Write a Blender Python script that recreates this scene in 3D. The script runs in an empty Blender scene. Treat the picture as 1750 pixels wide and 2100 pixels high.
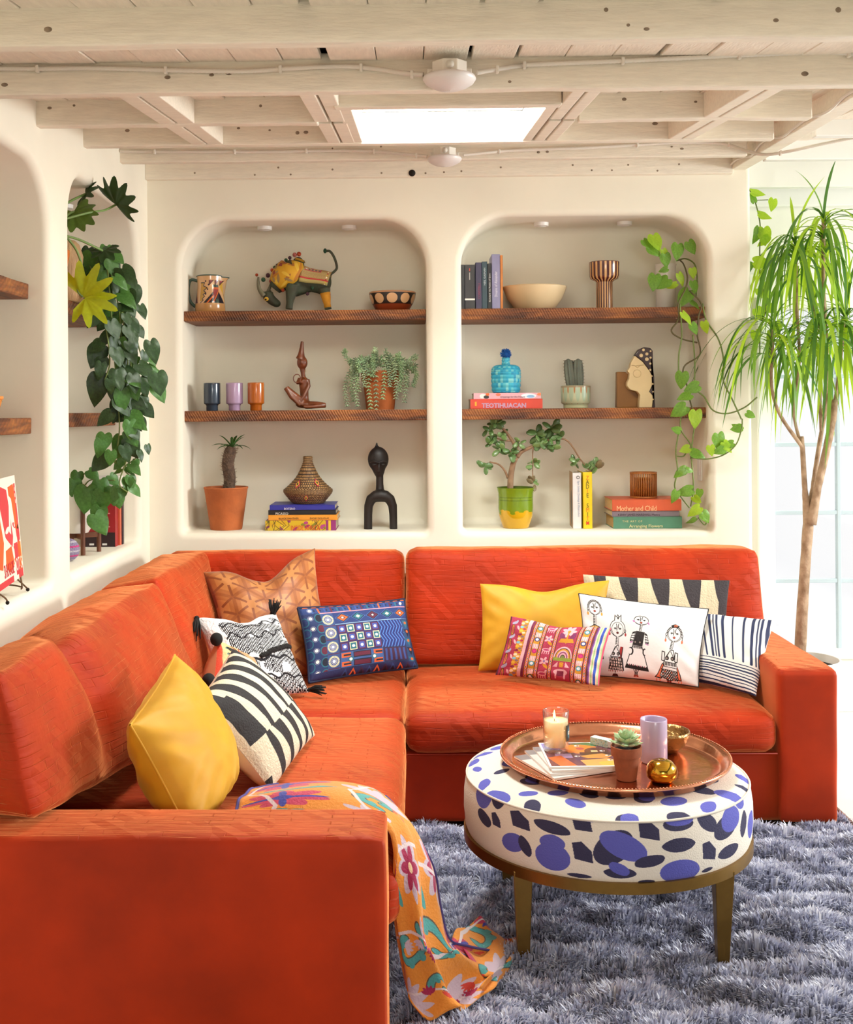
import bpy, bmesh, math, random
import numpy as np
from mathutils import Vector, Matrix, noise
random.seed(7); RNG = np.random.RandomState(7)
S = bpy.context.scene
PI = math.pi
# ------------------------------------------------------------------ camera
F, HC = 2360.0, 1.35                       # focal length in pixels of the 1750x2100 frame, eye height
ROLL, YAW = 0.0075, 0.0153
VPX, VPY = 850.0, 845.0                    # where straight-ahead (+Y) lands
Rc = (Matrix.Rotation(YAW, 3, 'Z') @ Matrix.Rotation(PI/2, 3, 'X') @ Matrix.Rotation(-ROLL, 3, 'Z'))
_q = Rc.transposed() @ Vector((0, 1, 0))
CX0 = VPX - F*_q.x/(-_q.z); CY0 = VPY + F*_q.y/(-_q.z)
def at(px, py, d):
    """world point that stands at distance d (along +Y) in the photo's direction px, py"""
    v = Rc @ Vector(((px-CX0)/F, -(py-CY0)/F, -1.0))
    t = d/v.y
    return np.array((v.x*t, d, HC + v.z*t))
cam = bpy.data.cameras.new('camera'); camo = bpy.data.objects.new('camera', cam)
S.collection.objects.link(camo); S.camera = camo
camo.matrix_world = Matrix.Translation((0, 0, HC)) @ Rc.to_4x4()
cam.sensor_fit = 'AUTO'; cam.sensor_width = 36.0; cam.lens = 36.0*F/2100.0
cam.shift_x = (875.0-CX0)/2100.0; cam.shift_y = (CY0-1050.0)/2100.0
cam.clip_start = 0.05; cam.clip_end = 60
# ------------------------------------------------------------------ light
S.view_settings.view_transform = 'Standard'; S.view_settings.look = 'None'
S.view_settings.gamma = 1.0; S.view_settings.use_curve_mapping = False
S.view_settings.exposure = -0.07
W = bpy.data.worlds.new('sky'); S.world = W; W.use_nodes = True
bgn = W.node_tree.nodes['Background']
bgn.inputs[0].default_value = (0.98, 0.985, 1.0, 1); bgn.inputs[1].default_value = 1.1
def area(name, loc, target, sx, sy, power, col):
    l = bpy.data.lights.new(name, 'AREA'); l.shape = 'RECTANGLE'; l.size = sx; l.size_y = sy
    l.energy = power; l.color = col
    o = bpy.data.objects.new(name, l); S.collection.objects.link(o)
    o.location = loc
    o.rotation_euler = (Vector(target)-Vector(loc)).to_track_quat('-Z', 'Y').to_euler()
    return o
area('daylight_skylight', (0.10, 3.49, 2.60), (0.10, 3.49, 0), 0.5, 0.62, 64, (0.95, 1, 0.965))
area('daylight_right_window', (4.4, 3.5, 1.75), (0.3, 2.9, 0.4), 1.1, .8, 190, (0.97, 1, 0.985))
area('front_fill_light', (0.9, -1.9, 1.75), (0.4, 4.8, 1.45), 1.4, 0.8, 62, (1, 0.98, 0.93))  # added fill lamp behind the camera, brightens the niches
area('daylight_french_door', (2.7, 6.7, 3.0), (0.9, 3.2, 0.1), 1.6, 0.9, 60, (0.98, 1, 0.98))
# ------------------------------------------------------------------ helpers
ORG = {}
def lin(h):
    if isinstance(h, str):
        h = h.lstrip('#'); h = [int(h[i:i+2], 16) for i in (0, 2, 4)]
    c = [x/255.0 for x in h]
    return tuple((x/12.92 if x <= 0.04045 else ((x+0.055)/1.055)**2.4) for x in c)
MATS = {}
def mat(name, col, rough=0.6, metal=0.0, noise_amt=0.0, noise_scale=8.0, bump=0.0, bump_scale=40.0, sheen=0.0,
        sheen_tint=None, coat=0.0, trans=0.0, ior=1.45, emit=None, emit_s=0.0, sss=0.0, translucent=0.0, col2=None, stretch=None, spec=None):
    if name in MATS: return MATS[name]
    m = bpy.data.materials.new(name); m.use_nodes = True; MATS[name] = m
    nt = m.node_tree; b = nt.nodes['Principled BSDF']
    c = lin(col)
    b.inputs['Base Color'].default_value = (*c, 1); b.inputs['Roughness'].default_value = rough
    b.inputs['Metallic'].default_value = metal
    if spec is not None: b.inputs['Specular IOR Level'].default_value = spec
    if sheen:
        b.inputs['Sheen Weight'].default_value = sheen; b.inputs['Sheen Roughness'].default_value = 0.42
        b.inputs['Sheen Tint'].default_value = (*lin(sheen_tint or col), 1)
    if coat: b.inputs['Coat Weight'].default_value = coat; b.inputs['Coat Roughness'].default_value = 0.08
    if trans: b.inputs['Transmission Weight'].default_value = trans; b.inputs['IOR'].default_value = ior
    if emit: b.inputs['Emission Color'].default_value = (*lin(emit), 1); b.inputs['Emission Strength'].default_value = emit_s
    if sss: b.inputs['Subsurface Weight'].default_value = sss; b.inputs['Subsurface Radius'].default_value = (0.02, 0.01, 0.006)
    tc = nt.nodes.new('ShaderNodeTexCoord'); src = tc.outputs['Object']
    if stretch:
        mp = nt.nodes.new('ShaderNodeMapping'); mp.inputs['Scale'].default_value = stretch
        nt.links.new(src, mp.inputs[0]); src = mp.outputs[0]
    if noise_amt or col2:
        n = nt.nodes.new('ShaderNodeTexNoise'); n.inputs['Scale'].default_value = noise_scale; n.inputs['Detail'].default_value = 6
        nt.links.new(src, n.inputs['Vector'])
        r = nt.nodes.new('ShaderNodeValToRGB'); nt.links.new(n.outputs['Fac'], r.inputs[0])
        a = tuple(max(0, x*(1-noise_amt)) for x in c); z = lin(col2) if col2 else tuple(min(1, x*(1+noise_amt)) for x in c)
        r.color_ramp.elements[0].position = 0.32; r.color_ramp.elements[1].position = 0.68
        r.color_ramp.elements[0].color = (*a, 1); r.color_ramp.elements[1].color = (*z, 1)
        nt.links.new(r.outputs[0], b.inputs['Base Color'])
    if bump:
        n2 = nt.nodes.new('ShaderNodeTexNoise'); n2.inputs['Scale'].default_value = bump_scale; n2.inputs['Detail'].default_value = 5
        nt.links.new(src, n2.inputs['Vector'])
        bp = nt.nodes.new('ShaderNodeBump'); bp.inputs['Strength'].default_value = bump; bp.inputs['Distance'].default_value = 0.01
        nt.links.new(n2.outputs['Fac'], bp.inputs['Height']); nt.links.new(bp.outputs[0], b.inputs['Normal'])
    if translucent:
        out = nt.nodes['Material Output']; tr = nt.nodes.new('ShaderNodeBsdfTranslucent')
        tr.inputs[0].default_value = (min(1, c[0]*2.6+.02), min(1, c[1]*2.2), c[2]*0.8, 1)
        mx = nt.nodes.new('ShaderNodeMixShader'); mx.inputs[0].default_value = translucent
        nt.links.new(b.outputs[0], mx.inputs[1]); nt.links.new(tr.outputs[0], mx.inputs[2]); nt.links.new(mx.outputs[0], out.inputs[0])
    return m

class Canvas:
    """flat printed / woven pattern painted by code; y runs down, colours are #hex"""
    def __init__(s, w, h, bg):
        s.w, s.h = w, h; s.a = np.zeros((h, w, 3), np.float32); s.a[:] = s.c(bg)
        s.yy, s.xx = np.mgrid[0:h, 0:w].astype(np.float32)
    def c(s, h):
        h = h.lstrip('#'); return np.array([int(h[i:i+2], 16)/255.0 for i in (0, 2, 4)], np.float32)
    def _bb(s, x0, y0, x1, y1):
        return max(0, int(x0)-1), max(0, int(y0)-1), min(s.w, int(x1)+2), min(s.h, int(y1)+2)
    def poly(s, pts, col):
        p = np.asarray(pts, float); x0, y0, x1, y1 = s._bb(p[:, 0].min(), p[:, 1].min(), p[:, 0].max(), p[:, 1].max())
        if x1 <= x0 or y1 <= y0: return
        X, Y = s.xx[y0:y1, x0:x1], s.yy[y0:y1, x0:x1]; ins = np.zeros(X.shape, bool)
        j = len(p)-1
        for i in range(len(p)):
            xi, yi, xj, yj = p[i][0], p[i][1], p[j][0], p[j][1]
            if yi != yj:
                ins ^= ((yi > Y) != (yj > Y)) & (X < (xj-xi)*(Y-yi)/(yj-yi)+xi)
            j = i
        s.a[y0:y1, x0:x1][ins] = s.c(col)
    def rect(s, x0, y0, x1, y1, col):
        s.a[max(0, int(round(y0))):max(0, int(round(y1))), max(0, int(round(x0))):max(0, int(round(x1)))] = s.c(col)
    def ell(s, cx, cy, rx, ry, col, rot=0, ring=0):
        r = max(rx, ry); x0, y0, x1, y1 = s._bb(cx-r, cy-r, cx+r, cy+r)
        if x1 <= x0 or y1 <= y0: return
        X, Y = s.xx[y0:y1, x0:x1]-cx, s.yy[y0:y1, x0:x1]-cy; c, n = math.cos(rot), math.sin(rot)
        u, v = X*c+Y*n, -X*n+Y*c; m = (u/rx)**2+(v/ry)**2 <= 1
        if ring: m &= (u/max(.1, rx-ring))**2+(v/max(.1, ry-ring))**2 > 1
        s.a[y0:y1, x0:x1][m] = s.c(col)
    def line(s, pts, w, col):
        for (ax, ay), (bx, by) in zip(pts[:-1], pts[1:]):
            x0, y0, x1, y1 = s._bb(min(ax, bx)-w, min(ay, by)-w, max(ax, bx)+w, max(ay, by)+w)
            if x1 <= x0 or y1 <= y0: continue
            X, Y = s.xx[y0:y1, x0:x1], s.yy[y0:y1, x0:x1]; L = (bx-ax)**2+(by-ay)**2+1e-6
            t = np.clip(((X-ax)*(bx-ax)+(Y-ay)*(by-ay))/L, 0, 1)
            s.a[y0:y1, x0:x1][np.hypot(X-ax-t*(bx-ax), Y-ay-t*(by-ay)) <= w/2] = s.c(col)
    def leaf(s, cx, cy, L, w, rot, col):
        t = np.linspace(0, PI, 14); P = [(-L/2*math.cos(a), w/2*math.sin(a)**1.3) for a in t] + [(L/2*math.cos(a), -w/2*math.sin(a)**1.3) for a in t[1:-1]]
        c, n = math.cos(rot), math.sin(rot); s.poly([(cx+x*c-y*n, cy+x*n+y*c) for x, y in P], col)
    def flower(s, cx, cy, r, n, col, core=None, rot=0):
        for k in range(n):
            a = rot+2*PI*k/n; s.leaf(cx+r*.55*math.cos(a), cy+r*.55*math.sin(a), r*.95, r*.5, a, col)
        if core: s.ell(cx, cy, r*.22, r*.22, core)
    def image(s, name):
        im = bpy.data.images.new(name, s.w, s.h); px = np.ones((s.h, s.w, 4), np.float32); px[..., :3] = s.a[::-1]
        im.pixels.foreach_set(px.ravel()); im.update(); return im
def canvas_mat(name, cv, rough=0.8, sheen=0.0, bump=0.15, bump_scale=300, coat=0, relief=0.0):
    m = mat(name, '#ffffff', rough, sheen=sheen, bump=bump, bump_scale=bump_scale, coat=coat)
    nt = m.node_tree; b = nt.nodes['Principled BSDF']; im = nt.nodes.new('ShaderNodeTexImage'); im.image = cv.image(name)
    uv = nt.nodes.new('ShaderNodeUVMap'); nt.links.new(uv.outputs[0], im.inputs[0]); nt.links.new(im.outputs[0], b.inputs['Base Color'])
    return m

class MB:
    """collects shapes (in world coordinates) and links them as ONE mesh object"""
    def __init__(s): s.v = []; s.f = []; s.uv = []; s.mi = []; s.cur = 0
    def add(s, verts, faces, uv=None, M=None):
        n = len(s.v); verts = [tuple(p) for p in verts]
        if M is not None: verts = [tuple(M @ Vector(p)) for p in verts]
        s.v += verts; s.f += [tuple(i+n for i in f) for f in faces]; s.mi += [s.cur]*len(faces)
        s.uv += (list(map(tuple, uv)) if uv is not None else [(0.0, 0.0)]*len(verts)); return s
    def box(s, lo, hi, M=None):
        (a, b, c), (d, e, f) = lo, hi
        return s.add([(a,b,c),(d,b,c),(d,e,c),(a,e,c),(a,b,f),(d,b,f),(d,e,f),(a,e,f)],
                     [(3,2,1,0),(4,5,6,7),(0,1,5,4),(1,2,6,5),(2,3,7,6),(3,0,4,7)], [(0,0),(1,0),(1,0),(0,0),(0,1),(1,1),(1,1),(0,1)], M)
    def hexa(s, c8):
        return s.add(c8, [(3,2,1,0),(4,5,6,7),(0,1,5,4),(1,2,6,5),(2,3,7,6),(3,0,4,7)])
    def tube(s, pts, r, n=8, caps=True):
        P = [Vector(p) for p in pts]; k = len(P); R = list(r) if hasattr(r, '__len__') else [r]*k
        T = [(P[min(i+1, k-1)]-P[max(i-1, 0)]).normalized() for i in range(k)]
        up = Vector((0, 0, 1)) if abs(T[0].z) < .9 else Vector((1, 0, 0)); A = T[0].cross(up).normalized()
        V = []; Fc = []; U = []
        for i in range(k):
            A = (A-T[i]*A.dot(T[i])).normalized(); B = T[i].cross(A)
            for j in range(n):
                a = 2*PI*j/n; V.append(P[i]+(A*math.cos(a)+B*math.sin(a))*R[i]); U.append((j/n, i/(k-1)))
        for i in range(k-1):
            for j in range(n):
                Fc.append((i*n+j, i*n+(j+1) % n, (i+1)*n+(j+1) % n, (i+1)*n+j))
        if caps: Fc += [tuple(range(n-1, -1, -1)), tuple((k-1)*n+j for j in range(n))]
        return s.add(V, Fc, U)
    def lathe(s, prof, c=(0, 0, 0), n=32, cap0=True, cap1=False, sx=1, sy=1, M=None, wob=None):
        V = []; Fc = []; U = []; k = len(prof)
        for i, (r, z) in enumerate(prof):
            for j in range(n):
                a = 2*PI*j/n; rr = r*(1+(wob(a, z) if wob else 0))
                V.append((c[0]+rr*math.cos(a)*sx, c[1]+rr*math.sin(a)*sy, c[2]+z)); U.append((j/n, i/(k-1)))
        for i in range(k-1):
            for j in range(n): Fc.append((i*n+j, i*n+(j+1) % n, (i+1)*n+(j+1) % n, (i+1)*n+j))
        if cap0: Fc.append(tuple(range(n-1, -1, -1)))
        if cap1: Fc.append(tuple((k-1)*n+j for j in range(n)))
        return s.add(V, Fc, U, M)
    def ell(s, c, r, n=14, m=9, M=None):
        V = [(c[0], c[1], c[2]-r[2])]; Fc = []
        for i in range(1, m):
            t = PI*i/m
            for j in range(n):
                a = 2*PI*j/n; V.append((c[0]+r[0]*math.sin(t)*math.cos(a), c[1]+r[1]*math.sin(t)*math.sin(a), c[2]-r[2]*math.cos(t)))
        V.append((c[0], c[1], c[2]+r[2])); L = len(V)-1
        for j in range(n): Fc += [(0, 1+(j+1) % n, 1+j), (L, L-n+j, L-n+(j+1) % n)]
        for i in range(m-2):
            for j in range(n): Fc.append((1+i*n+j, 1+i*n+(j+1) % n, 1+(i+1)*n+(j+1) % n, 1+(i+1)*n+j))
        return s.add(V, Fc, None, M)
    def grid(s, P, uv=None, flip=False):
        P = np.asarray(P); a, b = P.shape[:2]
        if uv is None: uv = np.stack(np.meshgrid(np.linspace(0, 1, b), np.linspace(1, 0, a)), -1)
        Fc = [((i*b+j, (i+1)*b+j, (i+1)*b+j+1, i*b+j+1) if not flip else (i*b+j, i*b+j+1, (i+1)*b+j+1, (i+1)*b+j)) for i in range(a-1) for j in range(b-1)]
        return s.add(P.reshape(-1, 3), Fc, np.asarray(uv).reshape(-1, 2))
    def mesh(s, name, org=(0, 0, 0), smooth=True, mats=()):
        me = bpy.data.meshes.new(name); o = org
        me.from_pydata([(x-o[0], y-o[1], z-o[2]) for x, y, z in s.v], [], s.f)
        for m in mats: me.materials.append(m)
        if len(mats) > 1: me.polygons.foreach_set('material_index', s.mi)
        if smooth: me.polygons.foreach_set('use_smooth', [True]*len(s.f))
        if any(u != (0.0, 0.0) for u in s.uv):
            ul = me.uv_layers.new(name='UVMap'); vi = np.zeros(len(me.loops), np.int32); me.loops.foreach_get('vertex_index', vi)
            ul.data.foreach_set('uv', np.asarray(s.uv, np.float32)[vi].ravel())
        me.update(); return me
    def obj(s, name, mats, parent=None, org=None, smooth=True, bev=0, sub=0, auto=False, remesh=0, seg=2):
        if not isinstance(mats, (list, tuple)): mats = [mats]
        if org is None:
            org = ORG[parent.name] if parent else (tuple(np.mean([p for p in s.v], 0)[:2])+(min(p[2] for p in s.v),))
        org = tuple(float(x) for x in org)
        o = bpy.data.objects.new(name, s.mesh(name, org, smooth, mats)); S.collection.objects.link(o); ORG[o.name] = org
        if parent: o.parent = parent; po = ORG[parent.name]; o.location = tuple(org[i]-po[i] for i in range(3))
        else: o.location = org
        if remesh:
            md = o.modifiers.new('remesh', 'REMESH'); md.mode = 'VOXEL'; md.voxel_size = remesh; md.use_smooth_shade = True
            md = o.modifiers.new('smooth', 'SMOOTH'); md.iterations = 6; md.factor = .5
        if bev:
            md = o.modifiers.new('bevel', 'BEVEL'); md.width = bev; md.segments = seg; md.limit_method = 'ANGLE'; md.angle_limit = math.radians(40)
            md.harden_normals = False
        if sub: md = o.modifiers.new('sub', 'SUBSURF'); md.levels = sub; md.render_levels = sub
        if auto:
            try: o.data.set_sharp_from_angle(angle=math.radians(35))
            except Exception: pass
        return o
def tag(o, label=None, cat=None, group=None, kind=None):
    if label: o['label'] = label
    if cat: o['category'] = cat
    if group: o['group'] = group
    if kind: o['kind'] = kind
    return o
def thing(name, label, cat, loc, group=None, kind=None):
    o = bpy.data.objects.new(name, None); S.collection.objects.link(o); o.empty_display_size = 0.05
    loc = tuple(float(x) for x in loc); o.location = loc; ORG[o.name] = loc
    return tag(o, label, cat, group, kind)
def inst(name, me, parent, M):
    """a part that shares mesh data; M is its world matrix"""
    o = bpy.data.objects.new(name, me); S.collection.objects.link(o); o.parent = parent
    p = Vector(ORG[parent.name]); o.matrix_basis = Matrix.Translation(-p) @ M; return o
def text(s, size, M, m, parent, name='lettering', ax='CENTER', ay='CENTER', ext=0.0003, squeeze=1.0, spacing=1.0, bold=0):
    c = bpy.data.curves.new(name, 'FONT'); c.body = s; c.size = size; c.align_x = ax; c.align_y = ay; c.extrude = ext
    c.space_character = spacing; c.offset = bold; c.resolution_u = 2
    t_ = bpy.data.objects.new(name, c); me = bpy.data.meshes.new_from_object(t_); bpy.data.objects.remove(t_); me.materials.clear(); me.materials.append(m)
    o = bpy.data.objects.new(name, me); S.collection.objects.link(o); o.parent = parent
    o.matrix_basis = Matrix.Translation(-Vector(ORG[parent.name])) @ M @ Matrix.Diagonal((squeeze, 1, 1, 1)); return o
def frame(o, x, y):
    """matrix with origin o, local x and y axes given (z = x cross y)"""
    x = Vector(x).normalized(); y = Vector(y); y = (y-x*y.dot(x)).normalized(); z = x.cross(y)
    M = Matrix.Identity(4)
    for i in range(3): M[i][0], M[i][1], M[i][2], M[i][3] = x[i], y[i], z[i], o[i]
    return M
def cr(P, n):
    """Catmull-Rom through control points"""
    P = np.asarray(P, float); k = len(P); Q = np.vstack([2*P[0]-P[1], P, 2*P[-1]-P[-2]]); out = []
    for t in np.linspace(0, k-1, n):
        i = min(int(t), k-2); u = t-i; a, b, c, d = Q[i], Q[i+1], Q[i+2], Q[i+3]
        out.append(.5*((2*b)+(-a+c)*u+(2*a-5*b+4*c-d)*u*u+(-a+3*b-3*c+d)*u**3))
    return np.array(out)
def nz(p, s=1.0): return noise.noise(Vector((p[0]*s, p[1]*s, p[2]*s)))
def soft_box(c8, n=16, r=(.12, .12, .12), bulge=(0, 0, 0), wr=0.0, ws=9.0, dent=None, seed=0.0):
    """upholstered block through 8 corners (order of MB.hexa); r = rounding per axis in the unit cube, bulge per axis in metres"""
    c8 = np.asarray(c8, float); mb = MB()
    ax = [(c8[1]-c8[0]+c8[6]-c8[7])/2, (c8[3]-c8[0]+c8[6]-c8[5])/2, (c8[4]-c8[0]+c8[6]-c8[2])/2]
    ax = [a/np.linalg.norm(a) for a in ax]
    def tri(p):
        u, v, w = (p+1)/2
        b = (c8[0]*(1-u)+c8[1]*u)*(1-v)+(c8[3]*(1-u)+c8[2]*u)*v; t = (c8[4]*(1-u)+c8[5]*u)*(1-v)+(c8[7]*(1-u)+c8[6]*u)*v
        return b*(1-w)+t*w
    r = np.array(r)
    g = np.linspace(-1, 1, n); g = np.sign(g)*np.abs(g)**.75
    for k in range(3):
        for sg in (-1, 1):
            P = np.zeros((n, n, 3)); i, j = [(1, 2), (2, 0), (0, 1)][k]
            for a in range(n):
                for b in range(n):
                    p = np.zeros(3); p[k] = sg; p[i] = g[a]; p[j] = g[b]
                    q = np.clip(p, -1+r, 1-r); e = (p-q)/r; L = np.linalg.norm(e); p2 = q+r*e/L if L > 1 else p
                    w = tri(p2)
                    for m in range(3):
                        if bulge[m]:
                            o1, o2 = [x for x in range(3) if x != m]
                            w = w+ax[m]*bulge[m]*p2[m]*max(0, 1-p2[o1]**2)**.8*max(0, 1-p2[o2]**2)**.8
                    if dent is not None: w = w+dent(p2, ax)
                    if wr: w = w+np.array(noise.noise_vector(Vector(w*ws)+Vector((seed, seed, 0))))*wr
                    P[a, b] = w
            U = np.stack(np.meshgrid(np.linspace(0, 1, n), np.linspace(0, 1, n)), -1)
            mb.grid(P, U, flip=(sg > 0))
    return mb
def weld(o, d=0.0006):
    bm = bmesh.new(); bm.from_mesh(o.data); bmesh.ops.remove_doubles(bm, verts=bm.verts, dist=d); bmesh.ops.recalc_face_normals(bm, faces=bm.faces)
    bm.to_mesh(o.data); bm.free()
    o.data.polygons.foreach_set('use_smooth', [True]*len(o.data.polygons)); return o
# ================================================================== the setting
plaster = mat('plaster', '#f1ead8', 0.85, noise_amt=.03, noise_scale=3, bump=.10, bump_scale=9)
paintw = mat('painted_wood', '#f1e7d5', 0.62, noise_amt=.05, noise_scale=14, bump=.25, bump_scale=30, stretch=(1, 6, 6))
paintp = mat('painted_planks', '#efe4d2', 0.65, noise_amt=.05, noise_scale=14, bump=.25, bump_scale=30, stretch=(6, 1, 6))
paintt = mat('painted_trim', '#f1f0ea', 0.5)
dark = mat('dark_gap', '#1c130d', 0.9)
knot = mat('wood_knot', '#8d7b68', 0.9, noise_amt=.3, noise_scale=60)
floorm = mat('concrete_floor', '#dcdcd9', 0.45, noise_amt=.07, noise_scale=5, bump=.08, bump_scale=14)
fl = MB(); fl.box((-1.6, -1.5, -.06), (4.2, 5.2, 0)); tag(fl.obj('floor', floorm, smooth=False), kind='structure')
XL, YB, YN = -1.10, 4.75, 0.33
NL, NR = (-.962, .052), (.198, 1.212)
def rrect(x0, x1, z0, z1, rt, rb, n=10):
    P = []
    for cx, cz, a0, r in ((x1-rb, z0+rb, -PI/2, rb), (x1-rt, z1-rt, 0, rt), (x0+rt, z1-rt, PI/2, rt), (x0+rb, z0+rb, PI, rb)):
        P += [(cx+r*math.cos(a0+PI/2*k/n), cz+r*math.sin(a0+PI/2*k/n)) for k in range(n+1)]
    return P
def niche_wall(name, outer, holes, depth, to_world, rnd=.03):
    """plaster wall with bull-nosed niches; (s,z) plane, third coordinate w goes into the wall"""
    bm = bmesh.new()
    def loop(P, w): return [bm.verts.new(to_world(s, z, w)) for s, z in P]
    edges = []
    def close(L): return [bm.edges.new((L[i], L[(i+1) % len(L)])) for i in range(len(L))]
    edges += close(loop(outer, 0))
    for (x0, x1, z0, z1, rt, rb) in holes:
        rings = []
        for k in range(7):
            a = PI/2*k/6; off = rnd*(1-math.sin(a)); w = rnd*(1-math.cos(a))
            rings.append(loop(rrect(x0-off, x1+off, z0-off, z1+off, rt+off, rb+off), w))
        for w in (depth*.5, depth-.03):
            rings.append(loop(rrect(x0, x1, z0, z1, rt, rb), w))
        for k in range(1, 4):
            a = PI/2*k/3; off = -.03*(1-math.cos(a)); rings.append(loop(rrect(x0-off, x1+off, z0-off, z1+off, max(rt+off, .02), max(.004, rb+off)), depth-.03+.03*math.sin(a)))
        edges += close(rings[0])
        for A, B in zip(rings[:-1], rings[1:]):
            for i in range(len(A)):
                j = (i+1) % len(A); bm.faces.new((A[i], A[j], B[j], B[i]))
        bm.faces.new(rings[-1])
    bmesh.ops.triangle_fill(bm, use_beauty=True, edges=edges)
    bmesh.ops.recalc_face_normals(bm, faces=bm.faces)
    me = bpy.data.meshes.new(name); bm.to_mesh(me); bm.free(); me.materials.append(plaster)
    me.polygons.foreach_set('use_smooth', [True]*len(me.polygons))
    try: me.set_sharp_from_angle(angle=math.radians(50))
    except Exception: pass
    o = bpy.data.objects.new(name, me); S.collection.objects.link(o); ORG[o.name] = (0, 0, 0)
    return tag(o, kind='structure')
wb = niche_wall('wall_back', [(XL-.02, 0), (1.372, 0), (1.372, 2.42), (XL-.02, 2.42)],
           [(NL[0], NL[1], .855, 2.15, .2, .02), (NR[0], NR[1], .855, 2.155, .2, .02)], YN, lambda s, z, w: (s, YB+w, z))
wl = niche_wall('wall_left', [(-1.4, 0), (YB+.02, 0), (YB+.02, 2.5), (-1.4, 2.5)],
           [(2.2, 3.475, .84, 2.09, .2, .02), (3.67, 4.60, .84, 2.135, .17, .02)], .36, lambda s, z, w: (XL-w, s, z))
# rounded free end of the back wall and its return
mb = MB(); P = []
for k in range(9):
    a = PI/2*k/8; P.append((1.372+.016*math.sin(a), YB+.016*(1-math.cos(a))))
P += [(1.388, 5.17)]
mb.grid(np.array([[(x, y, z) for x, y in P] for z in (0, 2.42)])); 
o = mb.obj('wall_end', plaster); tag(o, kind='structure')
# light switch plate on the right jamb of the right niche
# ---- ceiling: sloped deck of planks on joists
def zb(d): return 1.842+.1051*d            # underside of the joists
JH = .075
def zd(d): return zb(d)+JH
SKX, SKY = (-.165, .365), (3.16, 3.82)
ceil = thing('ceiling', None, None, (0, 0, 2.3), kind='structure')
deck = MB(); deck.box((-1.7, -1.2, 0), (3.4, 5.3, 0))
dk = MB()
def deckbox(x0, x1, y0, y1):
    dk.add([(x0, y0, zd(y0)+.03), (x1, y0, zd(y0)+.03), (x1, y1, zd(y1)+.03), (x0, y1, zd(y1)+.03)], [(0, 1, 2, 3)])
deckbox(-1.7, SKX[0], -1.5, 5.3); deckbox(SKX[1], 3.5, -1.5, 5.3); deckbox(*SKX, -1.5, SKY[0]); deckbox(*SKX, SKY[1], 5.3)
dk.obj('deck_backing', dark, ceil, smooth=False)
x = -1.35; rnd = random.Random(3); i = 0
while x < 2.6:
    w = .115; g = rnd.choice([.0015, .002, .002, .004, .010]) if x > -.35 else rnd.choice([.0015, .002])
    if -.42 < x < -.31: g = .022
    for (y0, y1) in ((.4, SKY[0]-.02), (SKY[0]-.02, SKY[1]+.02), (SKY[1]+.02, 5.2)):
        if y0 > 3 and y1 < 4 and x+w > SKX[0]-.03 and x < SKX[1]+.03: continue
        e = rnd.uniform(-.003, .003)
        m = MB(); z0, z1 = zd(y0)+e, zd(y1)+e
        m.hexa([(x, y0, z0), (x+w-g, y0, z0), (x+w-g, y1, z1), (x, y1, z1), (x, y0, z0+.02), (x+w-g, y0, z0+.02), (x+w-g, y1, z1+.02), (x, y1, z1+.02)])
        if x < -.3:      # bead down the middle of the narrow left boards
            pass
        m.obj('plank', paintp, ceil, smooth=False, bev=.002, seg=1)
    x += w; i += 1
joists = [(1.72, -1.3, 2.4), (2.27, -1.3, 2.6), (2.82, -1.3, 2.6), (3.35, -1.3, 1.16), (3.83, -1.3, 1.20), (4.31, -1.3, 1.25)]
for d, x0, x1 in joists:
    if d == 3.35:
        segs = [(x0, SKX[0]-.11), (SKX[1]+.12, x1)]
    else: segs = [(x0, x1)]
    for a, b in segs:
        m = MB(); n = 24; tilt = -.006
        for k in range(n):
            xa, xb = a+(b-a)*k/n, a+(b-a)*(k+1)/n
            def zz(x): return zb(d)+.0035*nz((x, d, 0), 5)-.0012*nz((x, d, 3), 30)
            za, zc = zz(xa), zz(xb)
            m.hexa([(xa, d, za), (xb, d, zc), (xb, d+.042, zc+.002), (xa, d+.042, za+.002), (xa, d, zd(d)+.02), (xb, d, zd(d)+.02), (xb, d+.042, zd(d)+.02), (xa, d+.042, zd(d)+.02)])
        bj = m.obj('joist', paintw, ceil)
        weld(bj); bj.data.polygons.foreach_set('use_smooth', [False]*len(bj.data.polygons))
        bv = bj.modifiers.new('bevel', 'BEVEL'); bv.width = .004; bv.segments = 2; bv.limit_method = 'ANGLE'
        kn = MB(); rk = random.Random(int(d*100)+int(a*10))
        for _ in range(int((b-a)*4)):
            xx = rk.uniform(a+.05, b-.05); z = zb(d)+rk.uniform(.018, .06); r = rk.uniform(.003, .006)
            kn.ell((xx, d-.0002, z), (r*rk.uniform(1, 1.8), .0012, r))
        kn.obj('nail_head', knot, bj)
def blocking(x0, x1, d0, d1, double=True):
    m = MB()
    parts = [(x0, (x0+x1)/2-.003), ((x0+x1)/2+.003, x1)] if double else [(x0, x1)]
    for a, b in parts:
        m.hexa([(a, d0, zb(d0)+.003), (b, d0, zb(d0)+.003), (b, d1, zb(d1)+.003), (a, d1, zb(d1)+.003),
                (a, d0, zd(d0)+.01), (b, d0, zd(d0)+.01), (b, d1, zd(d1)+.01), (a, d1, zd(d1)+.01)])
    m.obj('blocking', paintw, ceil, smooth=False, bev=.003)
for xa, xb in ((-.74, -.635), (-.285, -.195), (.40, .475), (.845, .93)):
    blocking(xa, xb, 2.862, 3.35); blocking(xa+.004, xb+.004, 3.392, 3.83)
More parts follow.
